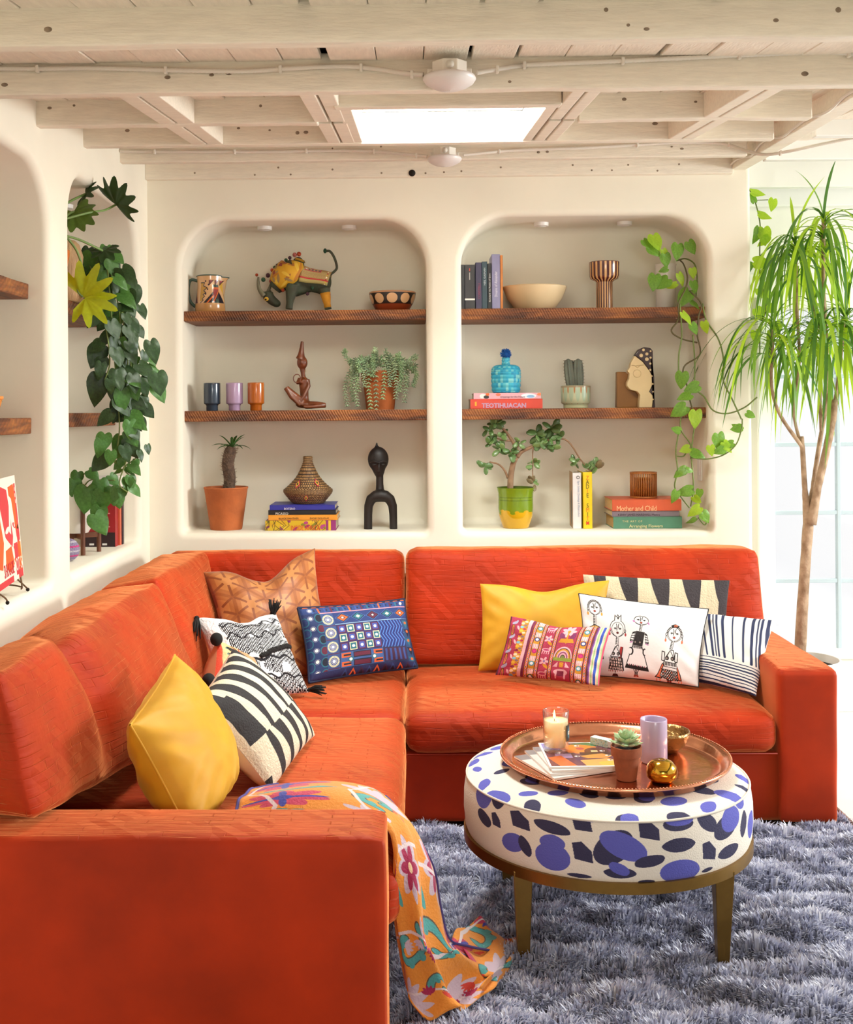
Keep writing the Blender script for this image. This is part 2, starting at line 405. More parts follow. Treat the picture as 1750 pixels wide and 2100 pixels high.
# skylight curb, well and glass
sk = thing('window_1', None, None, (.1, 3.49, zb(3.49)), kind='structure')
def slab(m, x0, x1, y0, y1, lo, hi):
    m.hexa([(x0, y0, zb(y0)+lo), (x1, y0, zb(y0)+lo), (x1, y1, zb(y1)+lo), (x0, y1, zb(y1)+lo), (x0, y0, zb(y0)+hi), (x1, y0, zb(y0)+hi), (x1, y1, zb(y1)+hi), (x0, y1, zb(y1)+hi)])
m = MB(); slab(m, -.208, .398, 3.06, 3.105, -.002, .1); m.obj('header_board', paintw, sk, smooth=False, bev=.003)
m = MB(); slab(m, SKX[0]-.005, SKX[1]+.005, 3.105, 3.16, .012, .11); m.obj('window_frame', paintw, sk, smooth=False, bev=.003)
for xa, xb in ((-.205, SKX[0]), (SKX[1], .396)):
    m = MB(); slab(m, xa, xb, 3.105, 3.83, .004, .11); m.obj('window_frame', paintw, sk, smooth=False, bev=.003)
wellm = mat('skylight_well', '#f6f5f0', .6, bump=.3, bump_scale=25)
m = MB()
slab(m, SKX[0]-.02, SKX[1]+.02, 3.845, 3.865, .05, .55); slab(m, SKX[0]-.02, SKX[1]+.02, 3.115, 3.135, .1, .55)
slab(m, SKX[0]-.025, SKX[0], 3.12, 3.85, .1, .55); slab(m, SKX[1], SKX[1]+.025, 3.12, 3.85, .1, .55)
m.obj('light_well', wellm, sk, smooth=False)
for k in range(2):      # boards of the far side of the well
    m = MB(); z = zb(3.82)+.045+k*.075
    m.box((SKX[0], 3.832, z), (SKX[1], 3.845, z+.07)); m.obj('well_board', wellm, sk, smooth=False, bev=.002)
def window_glass():
    m = bpy.data.materials.new('window_glass'); m.use_nodes = True; nt = m.node_tree; out = nt.nodes['Material Output']
    t = nt.nodes.new('ShaderNodeBsdfTransparent'); g = nt.nodes.new('ShaderNodeBsdfGlossy'); g.inputs['Roughness'].default_value = .02
    mx = nt.nodes.new('ShaderNodeMixShader'); mx.inputs[0].default_value = .05
    nt.links.new(t.outputs[0], mx.inputs[1]); nt.links.new(g.outputs[0], mx.inputs[2]); nt.links.new(mx.outputs[0], out.inputs[0]); return m
glassm = window_glass()
m = MB(); slab(m, SKX[0], SKX[1], 3.14, 3.84, .545, .55); m.obj('pane', glassm, sk, smooth=False)
# ledger on the wall and beam along the right
m = MB(); m.box((XL, YB-.035, 2.315), (1.31, YB+.0, 2.44)); lg = m.obj('ledger', paintw, ceil, smooth=False, bev=.003)
kn = MB(); rk = random.Random(4)
for _ in range(16):
    kn.ell((rk.uniform(-1.05, 1.28), YB-.0352, rk.uniform(2.325, 2.36)), (.004, .0012, .004))
kn.obj('nail_head', knot, lg)
kn = MB(); kn.lathe([(.001, 0), (.014, .0), (.014, .004)], (0, 0, 0), 16, cap1=True, M=frame((-.002, YB-.033, 2.329), (1, 0, 0), (0, 0, 1))); kn.obj('cable_hole', dark, lg)
b0, b1 = at(1499, 349, 4.75), at(1750, 198, 3.15); dirv = (b1-b0); 
b1 = b0+dirv*1.9
m = MB(); wv = np.array((.062, 0, 0)); up = np.array((0, 0, .11))
b0 = b0-dirv*.02
m.hexa([b1, b1+wv, b0+wv, b0, b1+up, b1+wv+up, b0+wv+up, b0+up]); m.obj('side_beam', paintw, ceil, smooth=False, bev=.004)
# ceiling boards and headers beyond the side beam
for (d, z, h) in ((3.9, 2.27, .12), (4.45, 2.31, .12), (4.92, 2.295, .13), (5.12, 2.25, .10)):
    m = MB(); m.box((1.36 if d < 4.7 else 1.39, d, z), (4.0, d+.04, z+h)); m.obj('header', paintt, ceil, smooth=False, bev=.004)
# ---- far wall with french door / window to the right
YW = 5.17
wf = mat('far_wall_paint', '#eceade', .75, noise_amt=.02, noise_scale=3)
WX, WZ = (1.592, 3.2), (.275, 1.80)
m = MB()
m.box((1.388, YW, 0), (WX[0]-.0, YW+.12, 2.6)); m.box((WX[1], YW, 0), (4.2, YW+.12, 2.6)); m.box((WX[0], YW, WZ[1]), (WX[1], YW+.12, 2.6)); m.box((WX[0], YW, 0), (WX[1], YW+.12, WZ[0]))
m.box((-1.6, YW, 0), (1.388, YW+.12, 2.6))
tag(m.obj('wall_far', wf, smooth=False), kind='structure')
m = MB(); m.box((1.39, YW-.018, 0), (4.2, YW, .075)); tag(m.obj('baseboard_far', paintt, smooth=False, bev=.004), kind='structure')
m = MB(); m.box((1.39, YW-.02, 1.955), (4.2, YW, 1.975)); tag(m.obj('trim_1', paintt, smooth=False, bev=.004), kind='structure')
dr = thing('door_1', None, None, (2.3, YW, WZ[0]), kind='structure')
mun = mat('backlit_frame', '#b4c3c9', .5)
m = MB(); m.box((WX[0]-.06, YW-.022, WZ[0]-.05), (WX[0]+.012, YW+.02, WZ[1]+.05)); m.obj('door_casing', paintt, dr, smooth=False, bev=.004)
m = MB(); m.box((WX[0], YW-.015, WZ[0]-.04), (WX[1], YW+.04, WZ[0]+.004)); m.obj('bottom_rail', paintt, dr, smooth=False, bev=.004)
pz = .3055
for k in range(1, 5):
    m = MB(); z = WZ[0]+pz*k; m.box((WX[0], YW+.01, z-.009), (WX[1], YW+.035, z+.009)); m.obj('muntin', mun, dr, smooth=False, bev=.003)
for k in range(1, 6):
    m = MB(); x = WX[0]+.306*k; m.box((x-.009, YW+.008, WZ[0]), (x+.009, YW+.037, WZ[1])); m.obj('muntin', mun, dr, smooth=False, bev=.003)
for i in range(5):
    for k in range(5):
        m = MB(); x = WX[0]+.306*i; z = WZ[0]+pz*k; m.box((x, YW+.02, z), (x+.306, YW+.024, z+pz)); m.obj('pane', glassm, dr, smooth=False)
# the rest of the room, behind and beside the camera, with the right-hand window and an added fill opening
def wall_with_window(name, to_w, s0, s1, w0, w1, z0, z1, t=.1):
    m = MB()
    for a, b, c, d in ((s0, w0, 0, 2.6), (w1, s1, 0, 2.6), (w0, w1, 0, z0), (w0, w1, z1, 2.6)):
        p, q = to_w(a, 0), to_w(b, t); m.box((min(p[0], q[0]), min(p[1], q[1]), c), (max(p[0], q[0]), max(p[1], q[1]), d))
    tag(m.obj(name, plaster, smooth=False), kind='structure')
wall_with_window('wall_right', lambda s, w: (3.4+w, s), -1.45, 5.2, .2, 4.6, .45, 2.05)
wall_with_window('wall_front', lambda s, w: (s, -1.35-w), -1.6, 3.4, .2, 1.9, 1.1, 1.95)  # opening in this unseen wall is added to let fill light in
# ---- reclaimed wood shelves
def wood_mat(name, a, b, c, stretch, scale=6):
    m = bpy.data.materials.new(name); m.use_nodes = True; nt = m.node_tree; bs = nt.nodes['Principled BSDF']
    tc = nt.nodes.new('ShaderNodeTexCoord'); mp = nt.nodes.new('ShaderNodeMapping'); mp.inputs['Scale'].default_value = stretch
    nt.links.new(tc.outputs['Object'], mp.inputs[0])
    n = nt.nodes.new('ShaderNodeTexNoise'); n.inputs['Scale'].default_value = scale; n.inputs['Detail'].default_value = 8; n.inputs['Distortion'].default_value = .6
    nt.links.new(mp.outputs[0], n.inputs['Vector'])
    r = nt.nodes.new('ShaderNodeValToRGB'); e = r.color_ramp.elements
    e[0].position = .3; e[0].color = (*lin(a), 1); e[1].position = .72; e[1].color = (*lin(c), 1); x = e.new(.5); x.color = (*lin(b), 1)
    nt.links.new(n.outputs['Fac'], r.inputs[0])
    # saw marks across the grain
    w = nt.nodes.new('ShaderNodeTexWave'); w.inputs['Scale'].default_value = 34; w.inputs['Distortion'].default_value = 2.5
    mp2 = nt.nodes.new('ShaderNodeMapping'); mp2.inputs['Rotation'].default_value = (0, .5, .3); nt.links.new(tc.outputs['Object'], mp2.inputs[0]); nt.links.new(mp2.outputs[0], w.inputs[0])
    mx = nt.nodes.new('ShaderNodeMixRGB'); mx.blend_type = 'MULTIPLY'; mx.inputs[0].default_value = .22
    nt.links.new(r.outputs[0], mx.inputs[1]); nt.links.new(w.outputs['Color'], mx.inputs[2]); nt.links.new(mx.outputs[0], bs.inputs['Base Color'])
    bp = nt.nodes.new('ShaderNodeBump'); bp.inputs['Strength'].default_value = .4; bp.inputs['Distance'].default_value = .004
    ad = nt.nodes.new('ShaderNodeMath'); nt.links.new(n.outputs['Fac'], ad.inputs[0]); nt.links.new(w.outputs['Fac'], ad.inputs[1]); ad.operation = 'ADD'
    nt.links.new(ad.outputs[0], bp.inputs['Height']); nt.links.new(bp.outputs[0], bs.inputs['Normal']); bs.inputs['Roughness'].default_value = .55
    return m
woodx = wood_mat('reclaimed_wood_x', '#42200c', '#7c441b', '#a8672c', (1.2, 9, 9))
woody = wood_mat('reclaimed_wood_y', '#42200c', '#7c441b', '#a8672c', (9, 1.2, 9))
def shelf(x0, x1, y0, y1, z0, z1, m_, lab, grp, axis='x'):
    m = MB(); n = 30
    for k in range(n):
        if axis == 'x':
            xa, xb = x0+(x1-x0)*k/n, x0+(x1-x0)*(k+1)/n
            def q(x, z): return y0+.004*nz((x, z, 1), 7)
            m.hexa([(xa, q(xa, 0), z0), (xb, q(xb, 0), z0), (xb, y1, z0), (xa, y1, z0), (xa, q(xa, .4), z1), (xb, q(xb, .4), z1), (xb, y1, z1), (xa, y1, z1)])
        else:
            ya, yb = y0+(y1-y0)*k/n, y0+(y1-y0)*(k+1)/n
            def q(y, z): return x1+.004*nz((y, z, 1), 7)
            m.hexa([(x0, ya, z0), (q(ya, 0), ya, z0), (q(yb, 0), yb, z0), (x0, yb, z0), (x0, ya, z1), (q(ya, .4), ya, z1), (q(yb, .4), yb, z1), (x0, yb, z1)])
    o = m.obj('wall_shelf', m_); weld(o); o.data.polygons.foreach_set('use_smooth', [False]*len(o.data.polygons))
    bv = o.modifiers.new('bevel', 'BEVEL'); bv.width = .003; bv.segments = 2; bv.limit_method = 'ANGLE'
    return tag(o, lab, 'shelf', grp)
ZU = at(640, 636, 4.8)[2]; ZUR = at(1180, 631, 4.8)[2]; ZM = at(640, 841, 4.8)[2]; ZMR = at(1180, 837, 4.8)[2]
G = 'reclaimed wood niche shelves'
shelf(NL[0], NL[1], 4.80, YB+YN, ZU-.043, ZU, woodx, 'dark reclaimed wood shelf carrying the patterned bull', G)
shelf(NL[0], NL[1], 4.80, YB+YN, ZM-.045, ZM, woodx, 'dark reclaimed wood shelf carrying three ceramic cups and a wood figure', G)
shelf(NR[0], NR[1], 4.80, YB+YN, ZUR-.046, ZUR, woodx, 'dark reclaimed wood shelf carrying a cream bowl and striped vase', G)
shelf(NR[0], NR[1], 4.80, YB+YN, ZMR-.045, ZMR, woodx, 'dark reclaimed wood shelf carrying the blue bottle and face vase', G)
Z1, Z2 = 1.35+(845-575)*3.475/2360, 1.35+(845-851)*3.475/2360
shelf(XL-.36, XL-.068, 2.2, 3.475, Z1-.047, Z1, woody, 'upper wood shelf in the near side niche, cut by the photo edge', G, 'y')
shelf(XL-.36, XL-.062, 2.2, 3.475, Z2-.048, Z2, woody, 'lower wood shelf in the near side niche under the orange pot', G, 'y')
Z3, Z4 = at(150, 600, 3.75)[2], 1.35+(845-842)*4.5/2360
shelf(XL-.36, XL-.10, 3.67, 4.60, Z3-.05, Z3, woody, 'upper wood shelf behind the trailing plants in the far side niche', G, 'y')
shelf(XL-.36, XL-.10, 3.67, 4.60, Z4-.05, Z4, woody, 'lower wood shelf behind the trailing plants in the far side niche', G, 'y')
# ================================================================== the sectional sofa
def velvet(name, base, quilt=0.0, uvscale=(1, 1)):
    m = mat(name, base, .62, sheen=1.0, sheen_tint='#ffa466', spec=.2)
    nt = m.node_tree; b = nt.nodes['Principled BSDF']
    tc = nt.nodes.new('ShaderNodeTexCoord')
    n = nt.nodes.new('ShaderNodeTexNoise'); n.inputs['Scale'].default_value = 5; n.inputs['Detail'].default_value = 5; nt.links.new(tc.outputs['Object'], n.inputs['Vector'])
    r = nt.nodes.new('ShaderNodeValToRGB'); c = lin(base); r.color_ramp.elements[0].position = .3; r.color_ramp.elements[1].position = .75
    r.color_ramp.elements[0].color = tuple(x*.66 for x in c)+(1,); r.color_ramp.elements[1].color = tuple(x*1.12 for x in c)+(1,)
    nt.links.new(n.outputs['Fac'], r.inputs[0]); nt.links.new(r.outputs[0], b.inputs['Base Color'])
    hs = []
    if quilt:
        # stitched rows of bars broken by zig-zags, in surface coordinates (metres)
        uv = nt.nodes.new('ShaderNodeUVMap'); mp = nt.nodes.new('ShaderNodeMapping'); mp.inputs['Scale'].default_value = (uvscale[0], uvscale[1], 1); nt.links.new(uv.outputs[0], mp.inputs[0])
        br = nt.nodes.new('ShaderNodeTexBrick'); br.inputs['Scale'].default_value = 1; br.inputs['Brick Width'].default_value = .12; br.inputs['Row Height'].default_value = .019
        br.inputs['Mortar Size'].default_value = .0018; br.inputs['Mortar Smooth'].default_value = 1; br.offset = .37; br.offset_frequency = 2
        nd = nt.nodes.new('ShaderNodeTexNoise'); nd.inputs['Scale'].default_value = 5; nd.inputs['Detail'].default_value = 1; nt.links.new(uv.outputs[0], nd.inputs['Vector'])
        va = nt.nodes.new('ShaderNodeVectorMath'); va.operation = 'MULTIPLY_ADD'; va.inputs[1].default_value = (.03, .03, .03); nt.links.new(nd.outputs['Color'], va.inputs[0]); nt.links.new(mp.outputs[0], va.inputs[2])
        nt.links.new(va.outputs[0], br.inputs['Vector'])
        wv = nt.nodes.new('ShaderNodeTexWave'); wv.wave_profile = 'TRI'; wv.bands_direction = 'DIAGONAL'; wv.inputs['Scale'].default_value = 9.5; wv.inputs['Distortion'].default_value = 0; nt.links.new(mp.outputs[0], wv.inputs['Vector'])
        vo = nt.nodes.new('ShaderNodeTexNoise'); vo.inputs['Scale'].default_value = 9; vo.inputs['Detail'].default_value = 0; nt.links.new(mp.outputs[0], vo.inputs['Vector'])
        mk = nt.nodes.new('ShaderNodeTexNoise'); mk.inputs['Scale'].default_value = 16; mk.inputs['Detail'].default_value = 1; nt.links.new(mp.outputs[0], mk.inputs['Vector'])
        mr = nt.nodes.new('ShaderNodeMapRange'); mr.inputs[1].default_value = .42; mr.inputs[2].default_value = .60; nt.links.new(mk.outputs['Fac'], mr.inputs[0])
        gt = nt.nodes.new('ShaderNodeMath'); gt.operation = 'GREATER_THAN'; gt.inputs[1].default_value = .55; nt.links.new(vo.outputs['Fac'], gt.inputs[0])
        mu = nt.nodes.new('ShaderNodeMath'); mu.operation = 'MULTIPLY'; nt.links.new(gt.outputs[0], mu.inputs[0]); nt.links.new(wv.outputs['Fac'], mu.inputs[1])
        sc = nt.nodes.new('ShaderNodeMath'); sc.operation = 'MULTIPLY_ADD'; sc.inputs[1].default_value = -.6; bm2 = nt.nodes.new('ShaderNodeMath'); bm2.operation = 'MULTIPLY'; nt.links.new(br.outputs['Fac'], bm2.inputs[0]); nt.links.new(mr.outputs[0], bm2.inputs[1]); nt.links.new(bm2.outputs[0], sc.inputs[0])
        m2 = nt.nodes.new('ShaderNodeMath'); m2.operation = 'MULTIPLY'; m2.inputs[1].default_value = .75; nt.links.new(mu.outputs[0], m2.inputs[0]); nt.links.new(m2.outputs[0], sc.inputs[2])
        bp = nt.nodes.new('ShaderNodeBump'); bp.inputs['Strength'].default_value = quilt; bp.inputs['Distance'].default_value = .006
        nt.links.new(sc.outputs[0], bp.inputs['Height'])
        n3 = nt.nodes.new('ShaderNodeTexNoise'); n3.inputs['Scale'].default_value = 26; n3.inputs['Detail'].default_value = 3; nt.links.new(tc.outputs['Object'], n3.inputs['Vector'])
        b2 = nt.nodes.new('ShaderNodeBump'); b2.inputs['Strength'].default_value = .15; b2.inputs['Distance'].default_value = .01; nt.links.new(n3.outputs['Fac'], b2.inputs['Height'])
        mp3 = nt.nodes.new('ShaderNodeMapping'); mp3.inputs['Scale'].default_value = (7, 60, 1); nt.links.new(uv.outputs[0], mp3.inputs[0])
        n4 = nt.nodes.new('ShaderNodeTexNoise'); n4.inputs['Scale'].default_value = 1; n4.inputs['Detail'].default_value = 2; nt.links.new(mp3.outputs[0], n4.inputs['Vector'])
        b4 = nt.nodes.new('ShaderNodeBump'); b4.inputs['Strength'].default_value = .45; b4.inputs['Distance'].default_value = .006; nt.links.new(n4.outputs['Fac'], b4.inputs['Height']); nt.links.new(b2.outputs[0], b4.inputs['Normal'])
        nt.links.new(b4.outputs[0], bp.inputs['Normal']); nt.links.new(bp.outputs[0], b.inputs['Normal'])
    return m
RED = '#b42e04'
def box_uv(o):
    """surface coordinates in metres by dominant axis"""
    me = o.data; ul = me.uv_layers[0] if me.uv_layers else me.uv_layers.new(name='UVMap'); g = ORG[o.name]
    for p in me.polygons:
        n = p.normal; a = max(range(3), key=lambda i: abs(n[i])); i, j = ((1, 2), (0, 2), (0, 1))[a]
        for l in p.loop_indices:
            co = me.vertices[me.loops[l].vertex_index].co; ul.data[l].uv = (co[i]+g[i], co[j]+g[j])
vq = velvet('orange_velvet_quilted', RED, .5); vp = velvet('orange_velvet_plain', RED)
sofa = thing('sectional_sofa', 'large orange quilted velvet L-shaped sectional sofa under the wall niches', 'sofa', (-.3, 3.4, 0))
def box8(x0, y0, z0, x1, y1, z1): return [(x0, y0, z0), (x1, y0, z0), (x1, y1, z0), (x0, y1, z0), (x0, y0, z1), (x1, y0, z1), (x1, y1, z1), (x0, y1, z1)]
def part(name, c8, n=16, r=(.1, .1, .1), bulge=(0, 0, 0), wr=0, ws=9, dent=None, m=None, seed=0):
    o = weld(soft_box(c8, n, r, bulge, wr, ws, dent, seed).obj(name, m or [vq, vp], sofa)); box_uv(o)
    if name == 'arm':      # the stitched cloth lies on top, the sides are plain
        for p in o.data.polygons: p.material_index = 0 if p.normal.z > .6 else 1
    return o
ARM, SEAT = .523, .400
AX = -.062
def rr(c8, k):
    c8 = np.asarray(c8); e = [np.linalg.norm(c8[1]-c8[0]), np.linalg.norm(c8[3]-c8[0]), np.linalg.norm(c8[4]-c8[0])]
    return tuple(min(.95, 2*k/x) for x in e)
c = box8(-1.06, 2.226, .035, AX, 2.408, ARM); part('arm', c, 26, rr(c, .018), (.002, .004, .005), wr=.003, ws=5)
c = box8(1.150, 3.665, .035, 1.338, 4.66, ARM); part('arm', c, 20, rr(c, .018), (.004, .003, .006), wr=.003, ws=5)
c = box8(-1.06, 2.40, .035, -.085, 3.70, .262); part('base', c, 8, rr(c, .012), m=vp)
c = box8(-1.06, 3.685, .035, 1.16, 4.66, .258); part('base', c, 12, rr(c, .012), m=vp)
c = box8(-1.06, 2.40, .2, -.93, 4.66, .64); part('back_frame', c, 8, rr(c, .02), m=vp)
c = box8(-1.06, 4.54, .2, 1.335, 4.66, .70); part('back_frame', c, 8, rr(c, .02), m=vp)
c = box8(-.97, 2.412, .255, -.036, 3.655, SEAT-.012); part('seat_cushion', c, 26, rr(c, .045), (.006, .004, .022), wr=.004, ws=6)
c = box8(-.97, 3.665, .25, -.042, 4.44, SEAT-.014); part('seat_cushion', c, 18, rr(c, .04), (.004, .004, .018), wr=.004, ws=6, seed=3)
c = box8(-.036, 3.655, .258, 1.148, 4.44, SEAT-.012); part('seat_cushion', c, 26, rr(c, .045), (.003, .012, .024), wr=.004, ws=6, seed=5)
# back cushions along the rear wall
c = [(-.97, 4.36, .40), (-.045, 4.36, .40), (-.045, 4.56, .40), (-.97, 4.56, .40), (-.97, 4.43, .815), (-.045, 4.43, .815), (-.045, 4.62, .80), (-.97, 4.62, .80)]
part('back_cushion', c, 22, rr(c, .04), (.004, .02, .004), wr=.004, ws=7, seed=1)
c = [(-.035, 4.30, .40), (1.315, 4.30, .40), (1.315, 4.56, .40), (-.035, 4.56, .40), (-.035, 4.39, .825), (1.305, 4.39, .822), (1.305, 4.62, .81), (-.035, 4.62, .81)]
part('back_cushion', c, 26, rr(c, .04), (.004, .03, .006), wr=.005, ws=7, seed=2)
# back cushions along the left wall; the long one leans over the near arm and sags in the middle
def crease(p, ax):
    u = p[1]+.12+.25*(p[0]); k = math.exp(-(u/.07)**2); top = .5+.5*p[2]
    return np.array((-.045, 0, -.030))*k*max(0, .25+.75*top)+np.array((.0, 0, -.014))*math.exp(-((p[1]+.1)/.35)**2)*top
c = [(-.96, 2.47, .40), (-.60, 2.43, .41), (-.63, 3.59, .40), (-.96, 3.59, .40), (-1.02, 2.35, .79), (-.80, 2.30, .815), (-.80, 3.57, .825), (-1.0, 3.57, .80)]
c[1] = tuple(at(70, 1690, 2.268)); c[5] = tuple(at(-2, 1380, 2.25)); c[0] = (-1.02, 2.40, .53)
part('back_cushion', c, 44, rr(c, .022), (.050, .012, .012), wr=.007, ws=9, dent=crease, seed=4)
LC = c
c = [(-.97, 3.62, .40), (-.71, 3.64, .40), (-.71, 4.36, .40), (-.97, 4.36, .40), (-1.0, 3.62, .80), (-.81, 3.60, .83), (-.80, 4.42, .815), (-1.0, 4.5, .80)]
part('back_cushion', c, 24, rr(c, .024), (.035, .012, .012), wr=.007, ws=9, seed=6)
seamm = mat('seam_thread', '#8a2208', .7)
def seam(pts, r=.0028):
    m = MB(); m.tube(pts, r, 6); m.obj('seam', seamm, sofa)
seam([(x, 3.655+.022*0-.0, .262) for x in (-.03, 1.14)], .002)
# ================================================================== throw pillows
def pillow(label, C, t, mats, ears=.07, chop=0.0, share=.5, n=38, wr=.004, edge=None, edge_r=.004, seed=0, group='throw pillows on the sofa', pw=.45):
    """cushion sewn from two panels; C = corners TL, TR, BR, BL in the room"""
    C = [np.asarray(c, float) for c in C]; cen = sum(C)/4
    ex = (C[1]+C[2]-C[0]-C[3])/2; ey = (C[0]+C[1]-C[2]-C[3])/2; nrm = np.cross(ex, ey); nrm /= np.linalg.norm(nrm)
    uy = ey/np.linalg.norm(ey)
    root = thing('throw_pillow', label, 'pillow', (cen[0], cen[1], min(c[2] for c in C)-.01), group)
    g = np.sin(np.linspace(-PI/2, PI/2, n)); g = .35*np.linspace(-1, 1, n)+.65*g
    def pos(u, v, h):
        a = u*(1-ears*(1-v*v)); b = v*(1-ears*(1-u*u))
        s, w = (a+1)/2, (b+1)/2
        p = (C[3]*(1-s)+C[2]*s)*(1-w)+(C[0]*(1-s)+C[1]*s)*w
        p = p-uy*chop*math.exp(-(u/.42)**2)*max(0, (v+1)/2)**2
        return p+nrm*h
    def panel(sign, amt):
        P = np.zeros((n, n, 3)); U = np.zeros((n, n, 2))
        for i, v in enumerate(g[::-1]):
            for j, u in enumerate(g):
                k = max(0, (1-u*u)*(1-v*v))**pw
                h = sign*amt*k
                p = pos(u, v, h)
                if wr:
                    q = Vector(p*11)+Vector((seed*3.7, seed, 0)); e = max(abs(u), abs(v))
                    p = p+nrm*wr*sign*k*(noise.noise(q)+.6*noise.noise(q*2.3))+nrm*sign*wr*1.5*k*math.sin(14*(abs(u)-abs(v))+seed)*e**4
                P[i, j] = p; U[i, j] = ((u+1)/2, (v+1)/2)
        return P, U
    for sign, m_, nm in ((1, mats[0], 'front_panel'), (-1, mats[1], 'back_panel')):
        P, U = panel(sign, t*(share if sign > 0 else 1-share)); mb = MB(); mb.grid(P, U, flip=(sign < 0)); mb.obj(nm, m_, root)
    if edge:
        pts = [pos(u, 1, 0) for u in g]+[pos(1, v, 0) for v in g[::-1][1:]]+[pos(u, -1, 0) for u in g[::-1][1:]]+[pos(-1, v, 0) for v in g[1:]]
        mb = MB(); mb.tube(pts, edge_r, 6, caps=False); mb.obj('piping', edge, root)
    return root, pos, nrm
def tassel(root, p, direction, L=.06, r=.016, col='#14110f', n=26, seed=1):
    m = MB(); rd = random.Random(seed); d = Vector(direction).normalized(); a = d.orthogonal().normalized(); b = d.cross(a); p = Vector(p)
    for k in range(n):
        an = rd.uniform(0, 2*PI); q = rd.uniform(0, 1)**.5; off = (a*math.cos(an)+b*math.sin(an))
        m.tube([p+off*r*.25*q, p+d*L*.45+off*r*.9*q, p+d*L*rd.uniform(.8, 1.05)+off*r*1.3*q+Vector((0, 0, -.008))], [.002, .0028, .0016], 5)
    m.ell(p+d*.005, (r*.55,)*3, 8, 6)
    return m.obj('tassel', mat('black_yarn', col, .9), root)
yel = mat('yellow_velvet', '#cf9714', .6, noise_amt=.10, noise_scale=7, sheen=.4, sheen_tint='#ffe27a', bump=.12, bump_scale=14)
tan_cv = Canvas(420, 420, '#94501c')
for i in range(-1, 5):
    for j in range(-1, 5):
        cx, cy = 60+i*120+(j % 2)*60, 60+j*104
        for s_, col in ((62, '#a5602a'), (44, '#b8763a')):
            tan_cv.poly([(cx+s_*math.cos(PI/6+k*PI/3), cy+s_*math.sin(PI/6+k*PI/3)) for k in range(6)], col)
        for k in range(3):
            a = PI/6+k*PI/3; tan_cv.line([(cx-62*math.cos(a), cy-62*math.sin(a)), (cx+62*math.cos(a), cy+62*math.sin(a))], 9, '#85441a')
        tan_cv.poly([(cx+20*math.cos(k*PI/3), cy+20*math.sin(k*PI/3)) for k in range(6)], '#b8763a')
tanm = canvas_mat('tan_velvet_lattice', tan_cv, .5, sheen=.35, bump=.1, bump_scale=60); tanb = mat('tan_velvet', '#94501c', .55, sheen=.35)
# --- blue mirror-work
bl = Canvas(780, 540, '#16264f'); NAVY, LB, TE, OR, MA, CRM = '#0d1129', '#36568c', '#1f6274', '#cf5a26', '#5c1430', '#d9cf9a'
bl.rect(0, 0, 780, 60, '#223a72'); bl.rect(0, 0, 780, 14, NAVY)
for k in range(13): bl.poly([(20+k*60, 12), (62+k*60, 12), (54+k*60, 3), (28+k*60, 3)], OR)
for k in range(16): bl.rect(70+k*44, 18, 82+k*44, 60, [LB, OR, '#31498a', MA, TE][k % 5]); bl.poly([(90+k*44, 30), (98+k*44, 38), (90+k*44, 46), (82+k*44, 38)], NAVY)
bl.rect(120, 60, 780, 68, '#d58a94')
bl.rect(0, 60, 120, 540, '#1b2c5c')
for k in range(6):
    y = 100+k*82
    bl.ell(105, y, 30, 36, TE); bl.ell(105, y, 22, 28, MA if k % 2 else NAVY); bl.ell(12, y+20, 26, 34, TE, ring=7)
for k in range(6): bl.ell(52, 96+k*80, 19, 19, '#8a8aa0', ring=3); bl.ell(52, 96+k*80, 12, 12, '#efe7da')
bl.rect(120, 68, 205, 540, '#2c4678')
for k in range(4):
    y = 122+k*104; bl.ell(162, y, 38, 40, CRM)
    for a in range(22): bl.line([(162, y), (162+40*math.cos(a*PI/11), y+42*math.sin(a*PI/11))], 2, '#31498a')
    bl.ell(162, y, 25, 26, '#2f4a90'); bl.ell(162, y, 19, 20, CRM, ring=3); bl.ell(162, y, 11, 11, '#f2ece2'); bl.rect(122, y+48, 204, y+53, MA)
bl.rect(205, 68, 780, 160, '#1b2f68')
for k in range(5):
    cx, cy = 268+k*112, 114; c1 = [OR, TE, MA, TE, OR][k]
    bl.poly([(cx-56, cy), (cx, cy-42), (cx+56, cy), (cx, cy+42)], LB); bl.poly([(cx-48, cy), (cx, cy-36), (cx+48, cy), (cx, cy+36)], NAVY)
    bl.poly([(cx-40, cy), (cx, cy-29), (cx+40, cy), (cx, cy+29)], c1); bl.poly([(cx-17, cy), (cx, cy-14), (cx+17, cy), (cx, cy+14)], CRM if k in (1, 3) else NAVY); bl.ell(cx, cy, 8, 8, '#efe7da')
bl.line([(205, 164), (780, 164)], 4, '#93b4d8')
bl.rect(210, 172, 520, 376, '#251c5a')
for r in range(3):
    for k in range(5):
        cx, cy = 244+k*62, 206+r*68; b_ = (r+k) % 2
        bl.rect(cx-26, cy-29, cx+26, cy+29, CRM if b_ else MA); bl.rect(cx-20, cy-23, cx+20, cy+23, TE if b_ else '#3d4e9a'); bl.ell(cx, cy, 11, 11, '#f2ece2')
bl.rect(526, 172, 710, 376, '#1a2468')
for k in range(9):
    x = 520+k*25; bl.line([(x, 172), (x+24, 222), (x-4, 274), (x+24, 326), (x, 376)], 6, '#4f80c4')
bl.rect(530, 384, 710, 480, '#3a1638')
for k in range(5): bl.rect(540+k*36, 390, 556+k*36, 476, '#31498a')
bl.rect(210, 382, 524, 488, LB)
for y in (388, 450): 
    for x in (216, 450): bl.rect(x, y, x+66, y+32, OR); bl.rect(x+14, y+10, x+66, y+22, NAVY)
bl.rect(300, 386, 430, 484, NAVY); bl.rect(306, 392, 424, 420, MA); bl.rect(306, 450, 424, 480, MA); bl.rect(210, 428, 524, 442, LB)
